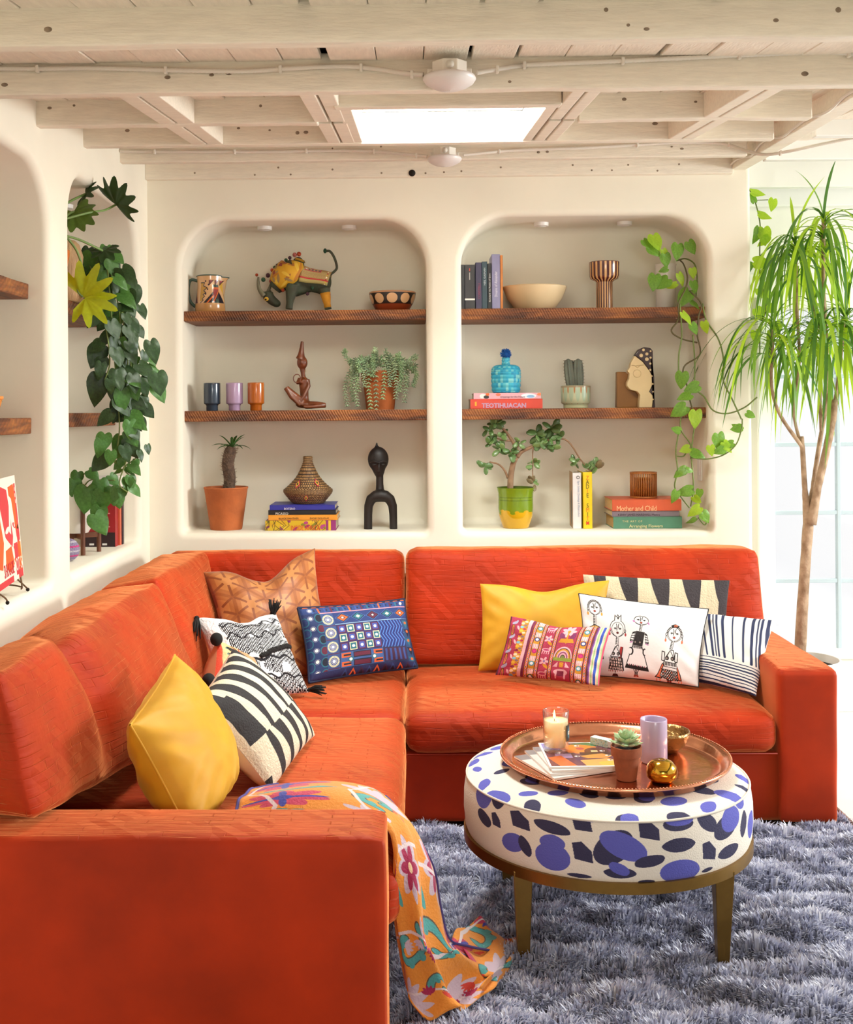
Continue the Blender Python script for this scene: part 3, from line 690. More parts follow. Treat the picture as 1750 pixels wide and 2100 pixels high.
for x in (280, 452): bl.ell(x, 436, 20, 20, TE); bl.ell(x, 436, 11, 11, '#efe7da')
bl.rect(716, 164, 780, 540, '#1b3c68')
for k in range(5): bl.poly([(720, 180+k*70), (776, 180+k*70), (748, 240+k*70)], TE if k % 2 == 0 else NAVY); bl.ell(748, 196+k*70, 11, 11, OR)
bl.rect(0, 494, 780, 540, '#1a2050')
for k in range(10): bl.poly([(214+k*58, 538), (240+k*58, 496), (266+k*58, 538)], ['#223a72', OR, '#3a1638'][k % 3]); bl.poly([(226+k*58, 538), (240+k*58, 514), (254+k*58, 538)], NAVY)
bl.ell(60, 36, 17, 17, '#b0b0c0', ring=2); bl.ell(60, 36, 11, 11, '#f2ece2'); bl.ell(735, 36, 12, 12, '#f2ece2')
bluem = canvas_mat('blue_mirrorwork', bl, .75); navy = mat('navy_cotton', '#121b3a', .8)
# --- pink embroidered
pk = Canvas(800, 480, '#a8304c'); OC = '#c98a1e'; DK = '#40242a'; PK = '#dcaab0'
pk.rect(0, 0, 16, 480, '#5b2238')
for k in range(4):
    y = 50+k*120
    pk.leaf(50, y+62, 100, 34, PI/2, DK); pk.leaf(50, y+62, 88, 24, PI/2, OC); pk.leaf(50, y+62, 60, 12, PI/2, '#b43a54')
    pk.ell(55, y, 24, 12, '#a7a6bd', -.4); pk.ell(72, y-14, 8, 12, '#a7a6bd'); pk.leaf(95, y+40, 44, 18, 1, PK)
pk.rect(112, 0, 172, 480, OC)
for k in range(15):
    pk.leaf(125, k*33+14, 34, 22, 0, ['#8b1f3f', '#e7c6a8', '#7bb0c4', '#e0b53a'][k % 4]); pk.leaf(150, k*33+30, 30, 18, 0, ['#e7c6a8', '#8a6a72', '#b02a48'][k % 3]); pk.ell(166, k*33+14, 4, 4, '#5b2238')
pk.rect(172, 0, 200, 480, PK); pk.rect(200, 0, 216, 480, '#6a1c40')
def chain(x):
    pk.rect(x-17, 0, x+17, 480, DK); pk.rect(x-12, 0, x+12, 480, '#c8691e')
    for k in range(22):
        y = k*22+10; pk.ell(x, y, 7, 11, PK, ring=3); pk.ell(x, y, 4, 6, ['#2a7a5a', '#5c4a9a', '#c83a6a'][k % 3])
def mirrors(x):
    pk.rect(x-24, 0, x+24, 480, '#c98a1e')
    for k in range(5):
        pk.rect(x-24, k*104, x+24, k*104+40, '#e8c4c0')
        for q in range(9): pk.ell(x-16+(q % 3)*16, k*104+8+(q//3)*12, 3, 3, '#b03048')
        pk.ell(x, k*104+62, 22, 20, ['#2a7f92', '#3a3272', '#b0306a', '#4a9ab4', '#2a5a5a'][k]); pk.ell(x, k*104+62, 13, 12, '#e4ecec' if k != 2 else '#d02a7a')
for x in (236, 318): chain(x)
mirrors(277)
for k in range(5):
    y = 46+k*100
    if k % 2: pk.flower(372, y, 40, 5, PK, '#8a6aa0'); pk.leaf(390, y+40, 60, 24, .6, OC)
    else:
        pk.ell(370, y, 34, 16, PK); pk.ell(402, y-18, 14, 12, PK); pk.ell(370, y, 24, 9, '#b43a6a')
        for q in range(4): pk.line([(346+q*16, y+10), (342+q*17, y+36)], 6, PK)
chain(424)
pk.flower(510, 60, 58, 7, PK, OC); pk.leaf(470, 110, 80, 40, 1.2, '#7a2a5a'); pk.leaf(552, 110, 80, 40, 1.9, '#7a2a5a'); pk.line([(510, 60), (510, 170)], 10, OC); pk.poly([(450, 168), (572, 168), (556, 130), (466, 130)], OC)
for r, c_ in ((84, PK), (72, DK), (66, OC), (54, PK), (44, '#8a3a6a'), (34, PK), (22, DK), (16, '#7a8a4a')): pk.ell(510, 300, r*.85, r*1.15, c_)
pk.rect(440, 302, 582, 330, '#8a9a3a'); pk.rect(440, 330, 582, 480, '#a8304c')
pk.poly([(444, 380), (480, 336), (480, 380)], PK); pk.poly([(576, 380), (540, 336), (540, 380)], PK); pk.rect(494, 340, 526, 380, OC)
pk.ell(510, 420, 54, 26, PK); pk.rect(470, 430, 482, 470, PK); pk.rect(536, 430, 548, 470, PK); pk.rect(484, 410, 536, 450, '#7a1c3a')
for x in (600, 690): chain(x)
mirrors(645)
for k, c_ in enumerate(['#6a2a4a', '#7a4a9a', '#e8c8b0', '#9ac07a', '#e8c8b0', '#2f4aa8', '#2f4aa8', '#e8c8b0', '#a9c48a', '#d0506a']): pk.rect(708+k*9.2, 0, 718+k*9.2, 480, c_)
pinkm = canvas_mat('pink_embroidery', pk, .8, bump=.3); pinkb = mat('pink_stripe_back', '#8d5a78', .85)
# --- four drawn ladies on white cotton
wf_ = Canvas(860, 520, '#e9e5e2'); wf_._l = wf_.line; wf_.line = lambda p, w, c: wf_._l(p, w+1.6, c); K = '#1d1715'; RO = '#e0704a'
def face(x, y, rx, ry, lip):
    wf_.ell(x, y, rx+3, ry+3, K); wf_.ell(x, y, rx, ry, '#e9e5e2')
    wf_.line([(x-5, y+ry*.15), (x-5, y-ry*.5), (x-9, y-ry*.8)], 3, K); wf_.line([(x+5, y-ry*.2), (x+5, y-ry*.5), (x+9, y-ry*.8)], 3, K)
    for s_ in (-1, 1):
        wf_.line([(x+s_*rx*.62, y-ry*.12), (x+s_*rx*.42, y-ry*.22), (x+s_*rx*.26, y-ry*.1)], 3, K); wf_.ell(x+s_*rx*.45, y-ry*.05, 4, 4, K)
    wf_.ell(x, y+ry*.5, 9, 8, K); wf_.ell(x, y+ry*.5, 7, 5, lip)
def ear(x, y, rx, col, L=30):
    for s_ in (-1, 1):
        wf_.ell(x+s_*(rx+8), y+4, 8, 11, K); wf_.ell(x+s_*(rx+8), y+4, 4, 7, '#e9e5e2'); wf_.line([(x+s_*(rx+11), y+14), (x+s_*(rx+12), y+14+L*.5)], 3, K); wf_.ell(x+s_*(rx+12), y+14+L*.7, 7, 11, col)
def neck(x, y0, y1, w, x2=None):
    x2 = x if x2 is None else x2
    wf_.poly([(x-w, y0), (x+w, y0), (x2+w, y1), (x2-w, y1)], K); wf_.poly([(x-w+3, y0), (x+w-3, y0), (x2+w-3, y1), (x2-w+3, y1)], '#e9e5e2')
    for k in range(int((y1-y0)/10)): yy = y0+6+k*10; xx = x+(x2-x)*(yy-y0)/(y1-y0); wf_.line([(xx-w, yy), (xx+1, yy)], 3, K)
def breasts(x, y, r, dx):
    for s_ in (-1, 1): wf_.line([(x+s_*4, y-46), (x+s_*(dx+r*.6), y-6)], 3, K); wf_.ell(x+s_*dx, y, r, r, K); wf_.ell(x+s_*dx-2, y+1, r*.5, r*.5, '#8d7d74')
def legs(x, y0, y1, shoe):
    for s_ in (-1, 1): wf_.line([(x+s_*18, y0), (x+s_*8, (y0+y1)/2), (x+s_*10, y1)], 3, K); wf_.line([(x+s_*5, y0), (x+s_*3, y1)], 3, K); wf_.poly([(x+s_*2, y1-4), (x+s_*14, y1-4), (x+s_*20, y1+8), (x+s_*2, y1+8)], shoe)
# first lady (half hidden)
for k in range(15): a = PI+.1+k*(PI-.2)/14; wf_.line([(100+36*math.cos(a), 84+38*math.sin(a)), (100+48*math.cos(a), 84+50*math.sin(a))], 4, K)
wf_.ell(100, 84, 50, 52, K, ring=3); face(100, 88, 38, 42, '#b0483a'); ear(100, 92, 38, '#d99a3a'); neck(100, 132, 208, 10, 94)
wf_.poly([(94, 196), (50, 218), (38, 250), (150, 250), (132, 212)], K); wf_.poly([(94, 202), (56, 220), (46, 248), (142, 248), (128, 216)], '#e8a95a')
wf_.line([(94, 198), (94, 300)], 4, K); wf_.poly([(60, 250), (130, 250), (160, 420), (30, 420)], K); wf_.poly([(64, 254), (126, 254), (152, 414), (38, 414)], '#e8a95a'); legs(95, 420, 470, K)
# second
x = 262; wf_.ell(x, 210, 56, 58, K, ring=4); wf_.poly([(238, 160), (242, 118), (254, 130), (264, 114), (276, 130), (290, 112), (290, 164)], K); wf_.poly([(243, 162), (246, 128), (254, 137), (264, 122), (276, 137), (285, 124), (285, 166)], '#e9e5e2'); wf_.leaf(266, 140, 20, 12, PI/2, K)
face(x, 218, 40, 46, '#7a2a20'); ear(x, 220, 46, '#a03030', 22); neck(x, 264, 322, 10, 258)
wf_.poly([(284, 330), (304, 332), (294, 408), (270, 408)], '#a02a26'); wf_.line([(302, 336), (292, 410)], 4, K)
wf_.poly([(258, 318), (206, 400), (290, 400), (270, 320)], K); wf_.poly([(258, 324), (214, 396), (284, 396), (268, 326)], '#e9e5e2'); breasts(250, 378, 12, 18)
wf_.poly([(212, 400), (292, 404), (312, 484), (196, 476)], K); wf_.poly([(216, 404), (288, 408), (306, 480), (202, 472)], '#f0dcd0')
for k in range(6): wf_.line([(204+k*20, 474), (226+k*14, 404)], 3, K); wf_.line([(200+k*20, 404), (222+k*18, 480)], 3, K)
for k in range(3): wf_.line([(210-k*4, 422+k*18), (294+k*6, 426+k*18)], 3, K)
for k in range(9): wf_.leaf(200+k*13, 486, 14, 6, PI/2, '#a03a2a')
wf_.line([(250, 486), (246, 506)], 3, K); wf_.poly([(232, 504), (264, 504), (272, 518), (224, 518)], '#4a1a1a')
# third
x = 430; face(x, 140, 48, 30, '#b8503a'); wf_.ell(x, 138, 52, 32, K, ring=3); wf_.leaf(378, 150, 20, 10, .5, '#c06aa8'); wf_.leaf(482, 156, 20, 10, 1, '#c06aa8'); neck(434, 170, 218, 8, 424)
wf_.poly([(398, 214), (460, 220), (446, 318), (372, 312)], '#2a2322'); breasts(412, 290, 13, 17)
for s_, pp in ((-1, [(396, 216), (372, 226), (352, 286), (374, 296)]), (1, [(460, 222), (476, 232), (492, 296), (466, 300)])):
    wf_.poly(pp, K); q = np.array(pp, float); wf_.poly(q.mean(0)+(q-q.mean(0))*.78, '#e9e5e2')
    for k in range(4): a_ = q[0]+(q[3]-q[0])*(k+.7)/4.5; b_ = q[1]+(q[2]-q[1])*(k+.7)/4.5; wf_.line([tuple(a_), tuple(b_)], 4, K)
    wf_.leaf(q[2:].mean(0)[0], q[2:].mean(0)[1]+2, 26, 9, .3*s_, '#c084b0')
wf_.poly([(372, 314), (446, 320), (500, 474), (320, 462)], K); wf_.poly([(375, 318), (442, 324), (492, 470), (328, 458)], '#e9e5e2')
wf_.poly([(330, 440), (488, 452), (496, 474), (322, 462)], K)
for k in range(11): wf_.poly([(334+k*14, 442+k*1.1), (341+k*14, 432+k*1.1), (348+k*14, 443+k*1.1)], '#8a3a4a' if k % 2 else K)
for k in range(9): wf_.line([(376+k*8, 316+k*.6), (376+k*8, 328+k*.6)], 3, K)
wf_.ell(362, 352, 20, 26, K); wf_.ell(356, 352, 15, 20, '#e9e5e2'); wf_.ell(462, 352, 14, 24, K); wf_.ell(468, 352, 11, 18, '#e9e5e2'); legs(404, 470, 504, '#a03a2a')
# fourth
x = 668; wf_.poly([(640, 150), (668, 138), (698, 150), (690, 166), (648, 166)], K); wf_.ell(672, 152, 13, 9, RO)
wf_.ell(x, 206, 54, 54, K, ring=3)
for k in range(15): a = PI+.1+k*(PI-.2)/14; wf_.line([(x+43*math.cos(a), 206+43*math.sin(a)), (x+53*math.cos(a), 206+53*math.sin(a))], 4, K)
face(x, 208, 42, 44, '#c8503a'); ear(x, 210, 46, RO, 44); neck(664, 250, 316, 10, 652)
wf_.poly([(650, 312), (606, 398), (694, 402), (672, 314)], K); wf_.poly([(650, 320), (612, 394), (688, 398), (668, 320)], '#e9e5e2'); breasts(648, 372, 14, 20)
for s_, x0 in ((-1, 600), (1, 694)): wf_.rect(x0-10, 330, x0+10, 390, '#e9e5e2'); wf_.line([(x0-10, 330), (x0+10, 334), (x0+8, 392), (x0-10, 390), (x0-10, 330)], 4, K)
for k in range(9): wf_.line([(606+k*11, 400), (606+k*11, 418)], 5, K)
wf_.poly([(596, 404), (560, 480), (540, 500), (590, 506), (612, 420)], K); wf_.poly([(596, 412), (566, 480), (552, 496), (586, 500), (606, 424)], RO)
wf_.poly([(700, 408), (730, 470), (740, 506), (702, 506)], K); wf_.poly([(703, 418), (724, 472), (732, 500), (708, 500)], RO)
wf_.poly([(600, 424), (704, 430), (716, 500), (650, 512), (578, 490)], K); wf_.poly([(604, 428), (700, 434), (710, 496), (650, 507), (584, 487)], '#e9e5e2')
for r in range(3):
    for k in range(7): xx = 594+k*16; yy = 446+r*20+k*1.2; wf_.line([(xx, yy+14), (xx+8, yy), (xx+16, yy+14)], 4, K); (r+k) % 3 == 1 and wf_.poly([(xx+2, yy+14), (xx+8, yy+3), (xx+14, yy+14)], RO)
    wf_.line([(590, 444+r*20), (706, 452+r*20)], 3, K)
legs(648, 508, 516, '#8a2a1a')
for xx in (556, 580, 716, 736): wf_.leaf(xx, 512, 18, 9, PI/2, '#e8a080')
whitem = canvas_mat('white_cotton_ladies', wf_, .85, bump=.08, bump_scale=120); whiteb = mat('white_cotton', '#efeae6', .85)
# --- cream and black weaves
def weave(cv, x0, y0, x1, y1, n, amp, vert=True, step=3):
    pass
rng = np.random.RandomState(3)
zb_ = Canvas(500, 500, '#ddd0b4'); Y, X = zb_.yy/500, zb_.xx/500
X, Y = Y.copy(), 1-X.copy(); band = X+.04*(Y-.5)
left = band < .60
ph = (Y*5.6+.25*np.sin(PI*np.clip(X/.6, 0, 1))*.8) % 1; wdt = .62-.34*np.clip(X/.6, 0, 1)
blk = left & (ph < wdt)
ph2 = (Y*5.6+.5+.25*np.sin(PI*np.clip((X-.6)/.4, 0, 1))*.5) % 1; wd2 = .70-.42*np.clip((X-.6)/.4, 0, 1)
blk |= (~left) & (ph2 < wd2)
blk |= left & (Y > .84) & (Y < .98) & (X > .12) & (X < .60)
blk &= ~((~left) & (Y > .86) & (X < .9))
def thread(a, rng, along=0):
    s = rng.normal(0, 1, a.shape[along]); s = .03*s
    return a*(1+(s[:, None, None] if along == 0 else s[None, :, None]))
zb_.a[blk] = zb_.c('#2a2728')
zb_.a = np.clip(thread(zb_.a, rng, 1), 0, 1)
zebm = canvas_mat('zebra_weave', zb_, .85, bump=.5, bump_scale=180); creamc = mat('cream_cotton', '#e3cfb6', .85)
tr = Canvas(640, 340, '#d6c6a6'); Y, X = tr.yy/340, tr.xx/640
ph = (X*4.6-.08) % 1; Y2 = np.abs(1-np.abs(1-2.0*Y)); lft = .02+.52*Y2**1.6; rgt = .62-.10*Y2
blk = (ph > lft) & (ph < rgt) & (X > .07); blk |= (X > .93) & (X < .965+.01*Y)
tr.a[blk] = tr.c('#3a3336'); tr.a[X < .07] = tr.c('#d3c3a4'); tr.a = np.clip(thread(tr.a, rng, 1), 0, 1)
trim_ = canvas_mat('triangle_weave', tr, .85, bump=.45, bump_scale=170)
st = Canvas(460, 420, '#e9e5de'); NB = '#2a3152'
for k in range(12):
    x = 118+k*31; st.line([(x+18*math.sin(k)+q*8-120*(q/14)**1.0*.6, q*20) for q in range(15)], 6+3*((k*7) % 3), NB)
for k in range(8): st.line([(0, 20+k*34), (60, 14+k*34), (100-k*4, 26+k*34)], 8, NB)
st.rect(0, 286, 460, 420, '#e9e5de'); 
for k in range(9): st.line([(60, 296+k*15), (200, 292+k*15+4*math.sin(k)), (330, 300+k*15), (460, 296+k*15)], 4+(k % 3)*2, NB)
for k in range(3): st.line([(8+k*20, 290), (6+k*20, 420)], 6, NB)
stm = canvas_mat('navy_stripe_cotton', st, .85); 
wv = Canvas(460, 460, '#f0eeec'); BK = '#17141a'
Xw, Yw = wv.xx, wv.yy
nf = np.zeros((46, 46)); 
for i in range(46):
    for j in range(46): nf[i, j] = noise.noise(Vector((j*.13, i*.2, 4)))
nb = np.repeat(np.repeat(nf, 10, 0), 10, 1)
reg = (Xw > 66+8*np.sin(Yw*.05)) & (Yw > 52+12*np.sin(Xw*.03)) & (nb < .24)
wv.a[reg] = wv.c(BK)
for c_ in range(42):
    off = (c_*7) % 22
    for r in range(24):
        x0, y0 = 66+c_*9.6, 40+r*20-off; wv.rect(x0, y0, x0+4.8, y0+16, '#f0eeec')
for r, (y0, a_) in enumerate(((70, 16), (150, 20), (300, 10), (395, 12))):
    pts = [(60+q*20, y0+a_*math.sin(q*1.3+r*2)+8*noise.noise(Vector((q*.7, r, 0)))) for q in range(21)]; wv.line(pts, 13 if r == 2 else 8, BK)
for k in range(70): x, y = rng.uniform(60, 450), rng.uniform(60, 450); wv.line([(x, y), (x+rng.uniform(-12, 12), y+rng.uniform(-7, 7))], 6, BK)
wv.rect(0, 0, 64, 460, '#f0eeec'); wv.rect(0, 0, 460, 46, '#f0eeec')
wvm = canvas_mat('black_white_tufted_weave', wv, .9, bump=.8, bump_scale=110)
tc_ = Canvas(320, 320, '#d79468'); tc_.rect(0, 0, 120, 320, '#e6553a'); tc_.rect(12, 0, 112, 320, '#e2bf86')
for k in range(9): 
    y = 16+k*36; tc_.leaf(70, y, 80, 22, .5, '#2c2a20'); tc_.leaf(84, y+16, 60, 16, .5, '#e8763a')
    for q in range(4): tc_.ell(38+q*20, y+24, 9, 7, ['#6f8a7a', '#4f6a60'][q % 2])
tcm = canvas_mat('terracotta_stripe_weave', tc_, .85, bump=.4, bump_scale=120); tcb = mat('terracotta_cotton', '#cf8d63', .85)
# --- placed on the sofa, each leaning on what stands behind it
pillow('tan velvet pillow with tone-on-tone lattice, chopped in the sofa corner', [at(414, 1173, 4.22), at(646, 1124, 4.38), at(694, 1392, 4.14), at(470, 1405, 3.98)], .17, (tanm, tanb), .10, chop=.075, wr=.007, seed=1)
pillow('blue mirror-work embroidered lumbar pillow propped against the rear back cushion', [at(611, 1247, 4.08), at(829, 1229, 4.27), at(856, 1369, 4.17), at(634, 1400, 3.97)], .10, (bluem, navy), .045, edge=navy, edge_r=.005, seed=2)
wp, wpos, wn = pillow('black and white woven pillow with black corner tassels', [at(402, 1267, 3.86), at(566, 1258, 4.04), at(634, 1420, 3.85), at(470, 1452, 3.66)], .14, (wvm, whiteb), .08, chop=.03, wr=.006, seed=3)
tassel(wp, at(404, 1266, 3.85), at(396, 1312, 3.76)-at(404, 1266, 3.85), .085, .017, seed=2)
tassel(wp, at(560, 1260, 4.02), at(563, 1226, 4.0)-at(560, 1260, 4.02), .06, .02, seed=3)
tassel(wp, at(632, 1415, 3.84), at(672, 1408, 3.82)-at(632, 1415, 3.84), .06, .014, seed=4)
m = MB()
for k in range(60):
    u = -.1+1.05*k/59; p = wpos(u*.98, -.22+.24*u, .068*max(0, (1-u*u)*(1-.0))**.45+.004); m.ell(p+np.array((0, 0, random.uniform(-.004, .004))), (.008, .007, .007), 6, 5)
m.obj('fringe_band', mat('black_yarn', '#14110f', .9), wp)
tp, tpos, tn = pillow('small terracotta pillow with a striped band and black pom-poms', [at(446, 1313, 3.62), at(522, 1352, 3.74), at(540, 1470, 3.62), at(430, 1446, 3.42)], .17, (tcm, tcb), .06, share=.3, seed=4)
for p in (at(444, 1311, 3.60), at(428, 1395, 3.44)):
    m = MB(); m.ell(p, (.020, .020, .021), 14, 10); m.obj('pom_pom', mat('black_yarn', '#14110f', .9, bump=1.0, bump_scale=200), tp)
pillow('yellow velvet pillow standing at the near end beside the long back cushion', [at(267, 1487, 2.46), at(359, 1343, 2.90), at(480, 1605, 2.87), at(395, 1728, 2.47)], .20, (yel, yel), .05, share=.5, wr=.008, seed=5, edge=yel, edge_r=.0028)
pillow('cream and black zebra-wedge woven pillow leaning on the yellow one', [at(405, 1440, 2.72), at(477, 1330, 3.25), at(646, 1508, 3.33), at(556, 1622, 2.84)], .16, (zebm, creamc), .05, share=.45, wr=.004, seed=6)
pillow('yellow velvet pillow with a dented top on the long rear seat', [at(985, 1197, 4.24), at(1250, 1190, 4.24), at(1238, 1378, 4.16), at(981, 1376, 4.16)], .12, (yel, yel), .05, chop=.028, wr=.006, seed=7)
pillow('wide black and natural triangle-woven pillow at the back right', [at(1196, 1178, 4.31), at(1497, 1190, 4.29), at(1490, 1366, 4.24), at(1205, 1368, 4.26)], .09, (trim_, creamc), .03, wr=.003, seed=8)
pillow('white and navy hand-striped pillow against the far arm', [at(1362, 1247, 4.17), at(1591, 1272, 3.99), at(1551, 1428, 3.80), at(1390, 1392, 4.03)], .11, (stm, whiteb), .05, wr=.004, seed=9)
pillow('white lumbar pillow printed with four long-necked women', [at(1187, 1217, 4.11), at(1454, 1249, 4.02), at(1433, 1409, 3.90), at(1196, 1384, 4.04)], .10, (whitem, whiteb), .045, wr=.005, seed=10, edge=mat('dark_piping', '#2a2522', .8), edge_r=.0022)
pillow('magenta embroidered lumbar pillow with striped ends in front of the white one', [at(1048, 1264, 4.06), at(1254, 1288, 3.95), at(1229, 1407, 3.86), at(1016, 1384, 4.03)], .085, (pinkm, pinkb), .04, chop=.014, wr=.006, seed=11)
# ================================================================== shaggy rug
RX0, RX1, RY0, RY1 = -.6, 1.385, 1.6, 3.95
rug = thing('shag_rug', 'blue-grey long-pile shag rug under the ottoman', 'rug', (.2, 2.8, 0))
rb = MB(); rb.box((RX0, RY0, .001), (RX1, RY1, .012)); rb.obj('backing', mat('rug_backing', '#6d5646', .9), rug, smooth=False)
rb = MB(); rb.box((RX1-.004, 2.0, .001), (RX1+.012, RY1, .030)); rb.obj('binding', mat('rug_binding', '#7a5540', .85, bump=.4, bump_scale=60), rug, bev=.006)
def shag():
    g = RNG; nt_ = 17500
    tx = g.uniform(-.13, RX1-.005, nt_); ty = g.uniform(2.0, 3.93, nt_)
    keep = ((ty < 3.672) & (tx > -.072)) | (tx > 1.345); tx, ty = tx[keep], ty[keep]; nt_ = len(tx)
    def lump(x, y): return .6*noise.noise(Vector((x*7+y*2, y*10, 3)))+.25*noise.noise(Vector((x*15, y*19, 5)))
    h0 = np.array([lump(x, y) for x, y in zip(tx, ty)]); e_ = .004
    gx = (np.array([lump(x+e_, y) for x, y in zip(tx, ty)])-h0)/e_; gy = (np.array([lump(x, y+e_) for x, y in zip(tx, ty)])-h0)/e_
    k = 15; N = nt_*k; gm = np.hypot(gx, gy)+1e-6
    ang = np.repeat(np.arctan2(-gy, -gx)+g.normal(0, .6, nt_), k)+g.normal(0, .6, N)
    lean = np.clip(np.repeat(.35+.055*gm+g.normal(0, .2, nt_), k)+g.normal(0, .28, N), .05, 1.45)
    base = np.repeat(.006+.060*np.clip(h0+.26, 0, .8)*np.clip((3.78-ty)/.2, .25, 1), k)
    ht = np.repeat(.024+.006*h0+g.normal(0, .003, nt_), k)*g.uniform(.75, 1.15, N)
    bx = np.repeat(tx, k)+g.normal(0, .0062, N); by = np.repeat(ty, k)+g.normal(0, .0062, N)
    L = ht*1.15; w = g.uniform(.0016, .0032, N)
    cx, cy = np.cos(ang), np.sin(ang)
    def pt(s):
        hz = L*np.sin(lean)*s**1.4; z = base*min(1, s*4)+.006+np.maximum(L*np.cos(lean*.8)*(s-.25*s*s), 0)
        return bx+cx*hz, by+cy*hz, z
    V = np.zeros((N, 5, 3), np.float32)
    for i, s in enumerate((0, .6)):
        X, Y_, Z = pt(s); V[:, 2*i, 0] = X-cy*w; V[:, 2*i, 1] = Y_+cx*w; V[:, 2*i, 2] = Z; V[:, 2*i+1, 0] = X+cy*w; V[:, 2*i+1, 1] = Y_-cx*w; V[:, 2*i+1, 2] = Z
    X, Y_, Z = pt(1.0); V[:, 4, 0] = X; V[:, 4, 1] = Y_; V[:, 4, 2] = Z
    V[:, :, 0] = np.clip(V[:, :, 0], -5, RX1+.012)
    o_ = np.array(ORG[rug.name]); V = V.reshape(-1, 3)-o_
    me = bpy.data.meshes.new('pile'); me.vertices.add(N*5); me.vertices.foreach_set('co', V.ravel())
    vb = np.arange(N)*5
    li = np.stack([vb, vb+1, vb+3, vb+2, vb+2, vb+3, vb+4], 1).ravel().astype(np.int32)
    me.loops.add(len(li)); me.loops.foreach_set('vertex_index', li)
    st_ = np.stack([np.arange(N)*7, np.arange(N)*7+4], 1).ravel().astype(np.int32)
    me.polygons.add(2*N); me.polygons.foreach_set('loop_start', st_)
    me.polygons.foreach_set('use_smooth', np.ones(2*N, bool)); me.update(calc_edges=True)
    col = np.repeat(np.repeat(g.uniform(0, 1, nt_), k)*.5+g.uniform(0, .5, N), 5)
    at_ = me.attributes.new('shade', 'FLOAT', 'POINT'); at_.data.foreach_set('value', col.astype(np.float32))
    m = bpy.data.materials.new('shag_pile'); m.use_nodes = True; nt = m.node_tree; b = nt.nodes['Principled BSDF']; b.inputs['Roughness'].default_value = .45
    b.inputs['Sheen Weight'].default_value = .3
    a_ = nt.nodes.new('ShaderNodeAttribute'); a_.attribute_name = 'shade'; r = nt.nodes.new('ShaderNodeValToRGB'); e = r.color_ramp.elements
    e[0].color = (*lin('#868aa6'), 1); e[1].color = (*lin('#f5f5fb'), 1); x = e.new(.5); x.color = (*lin('#bfc1d6'), 1)
    nt.links.new(a_.outputs['Fac'], r.inputs[0]); nt.links.new(r.outputs[0], b.inputs['Base Color']); tl = nt.nodes.new('ShaderNodeBsdfTranslucent'); nt.links.new(r.outputs[0], tl.inputs[0]); mx = nt.nodes.new('ShaderNodeMixShader'); mx.inputs[0].default_value = .2
    nt.links.new(b.outputs[0], mx.inputs[1]); nt.links.new(tl.outputs[0], mx.inputs[2]); nt.links.new(mx.outputs[0], nt.nodes['Material Output'].inputs[0]); me.materials.append(m)
    o = bpy.data.objects.new('pile', me); S.collection.objects.link(o); o.parent = rug; ORG[o.name] = ORG[rug.name]; o['kind'] = 'stuff'
shag()
# ================================================================== ottoman
OX, OY = .487, 2.985
ott = thing('ottoman', 'round upholstered ottoman with blue petal print on a brass base', 'ottoman', (OX, OY, .012))
brass = mat('brushed_brass', '#8a6a34', .38, metal=.9, noise_amt=.06, noise_scale=30)
PR = .362
sd = Canvas(1600, 240, '#e6ddd0'); BLU, NVY = '#5a5bb4', '#33304f'
def px2(cx, cy): # photo crop coordinates to unrolled side
    th = 0.0
    for _ in range(40): th = math.asin(max(-.999, min(.999, (cx-868)*(2.985-.362*math.cos(th))/(.362*2360*2.734))))
    base = 900-90*(1-math.cos(th))*1.0; top = 545-75*(1-math.cos(th))*1.2
    return 800+th/(2*PI)*1600, (cy-top)/(base-top)*240, 1600/(2*PI)/(.362*2360*2.734/(2.985-.362*math.cos(th))*max(.3, math.cos(th)))
def shp(kind, cx, cy, w, h, rot, col):
    x, y, s_ = px2(cx, cy); w *= s_*1.22; h *= 240/318
    if kind == 'e': sd.ell(x, y, w/2, h/2, col, rot)
    elif kind == 'l': sd.leaf(x, y, max(w, h), min(w, h), rot, col)
    elif kind == 'p':
        t = [( -.5, -.35), (-.1, -.5), (.4, -.1), (.5, .45), (-.3, .4)]; c_, n_ = math.cos(rot), math.sin(rot); sd.poly([(x+(a*c_-b_*n_)*w, y+(a*n_+b_*c_)*h) for a, b_ in t], col)
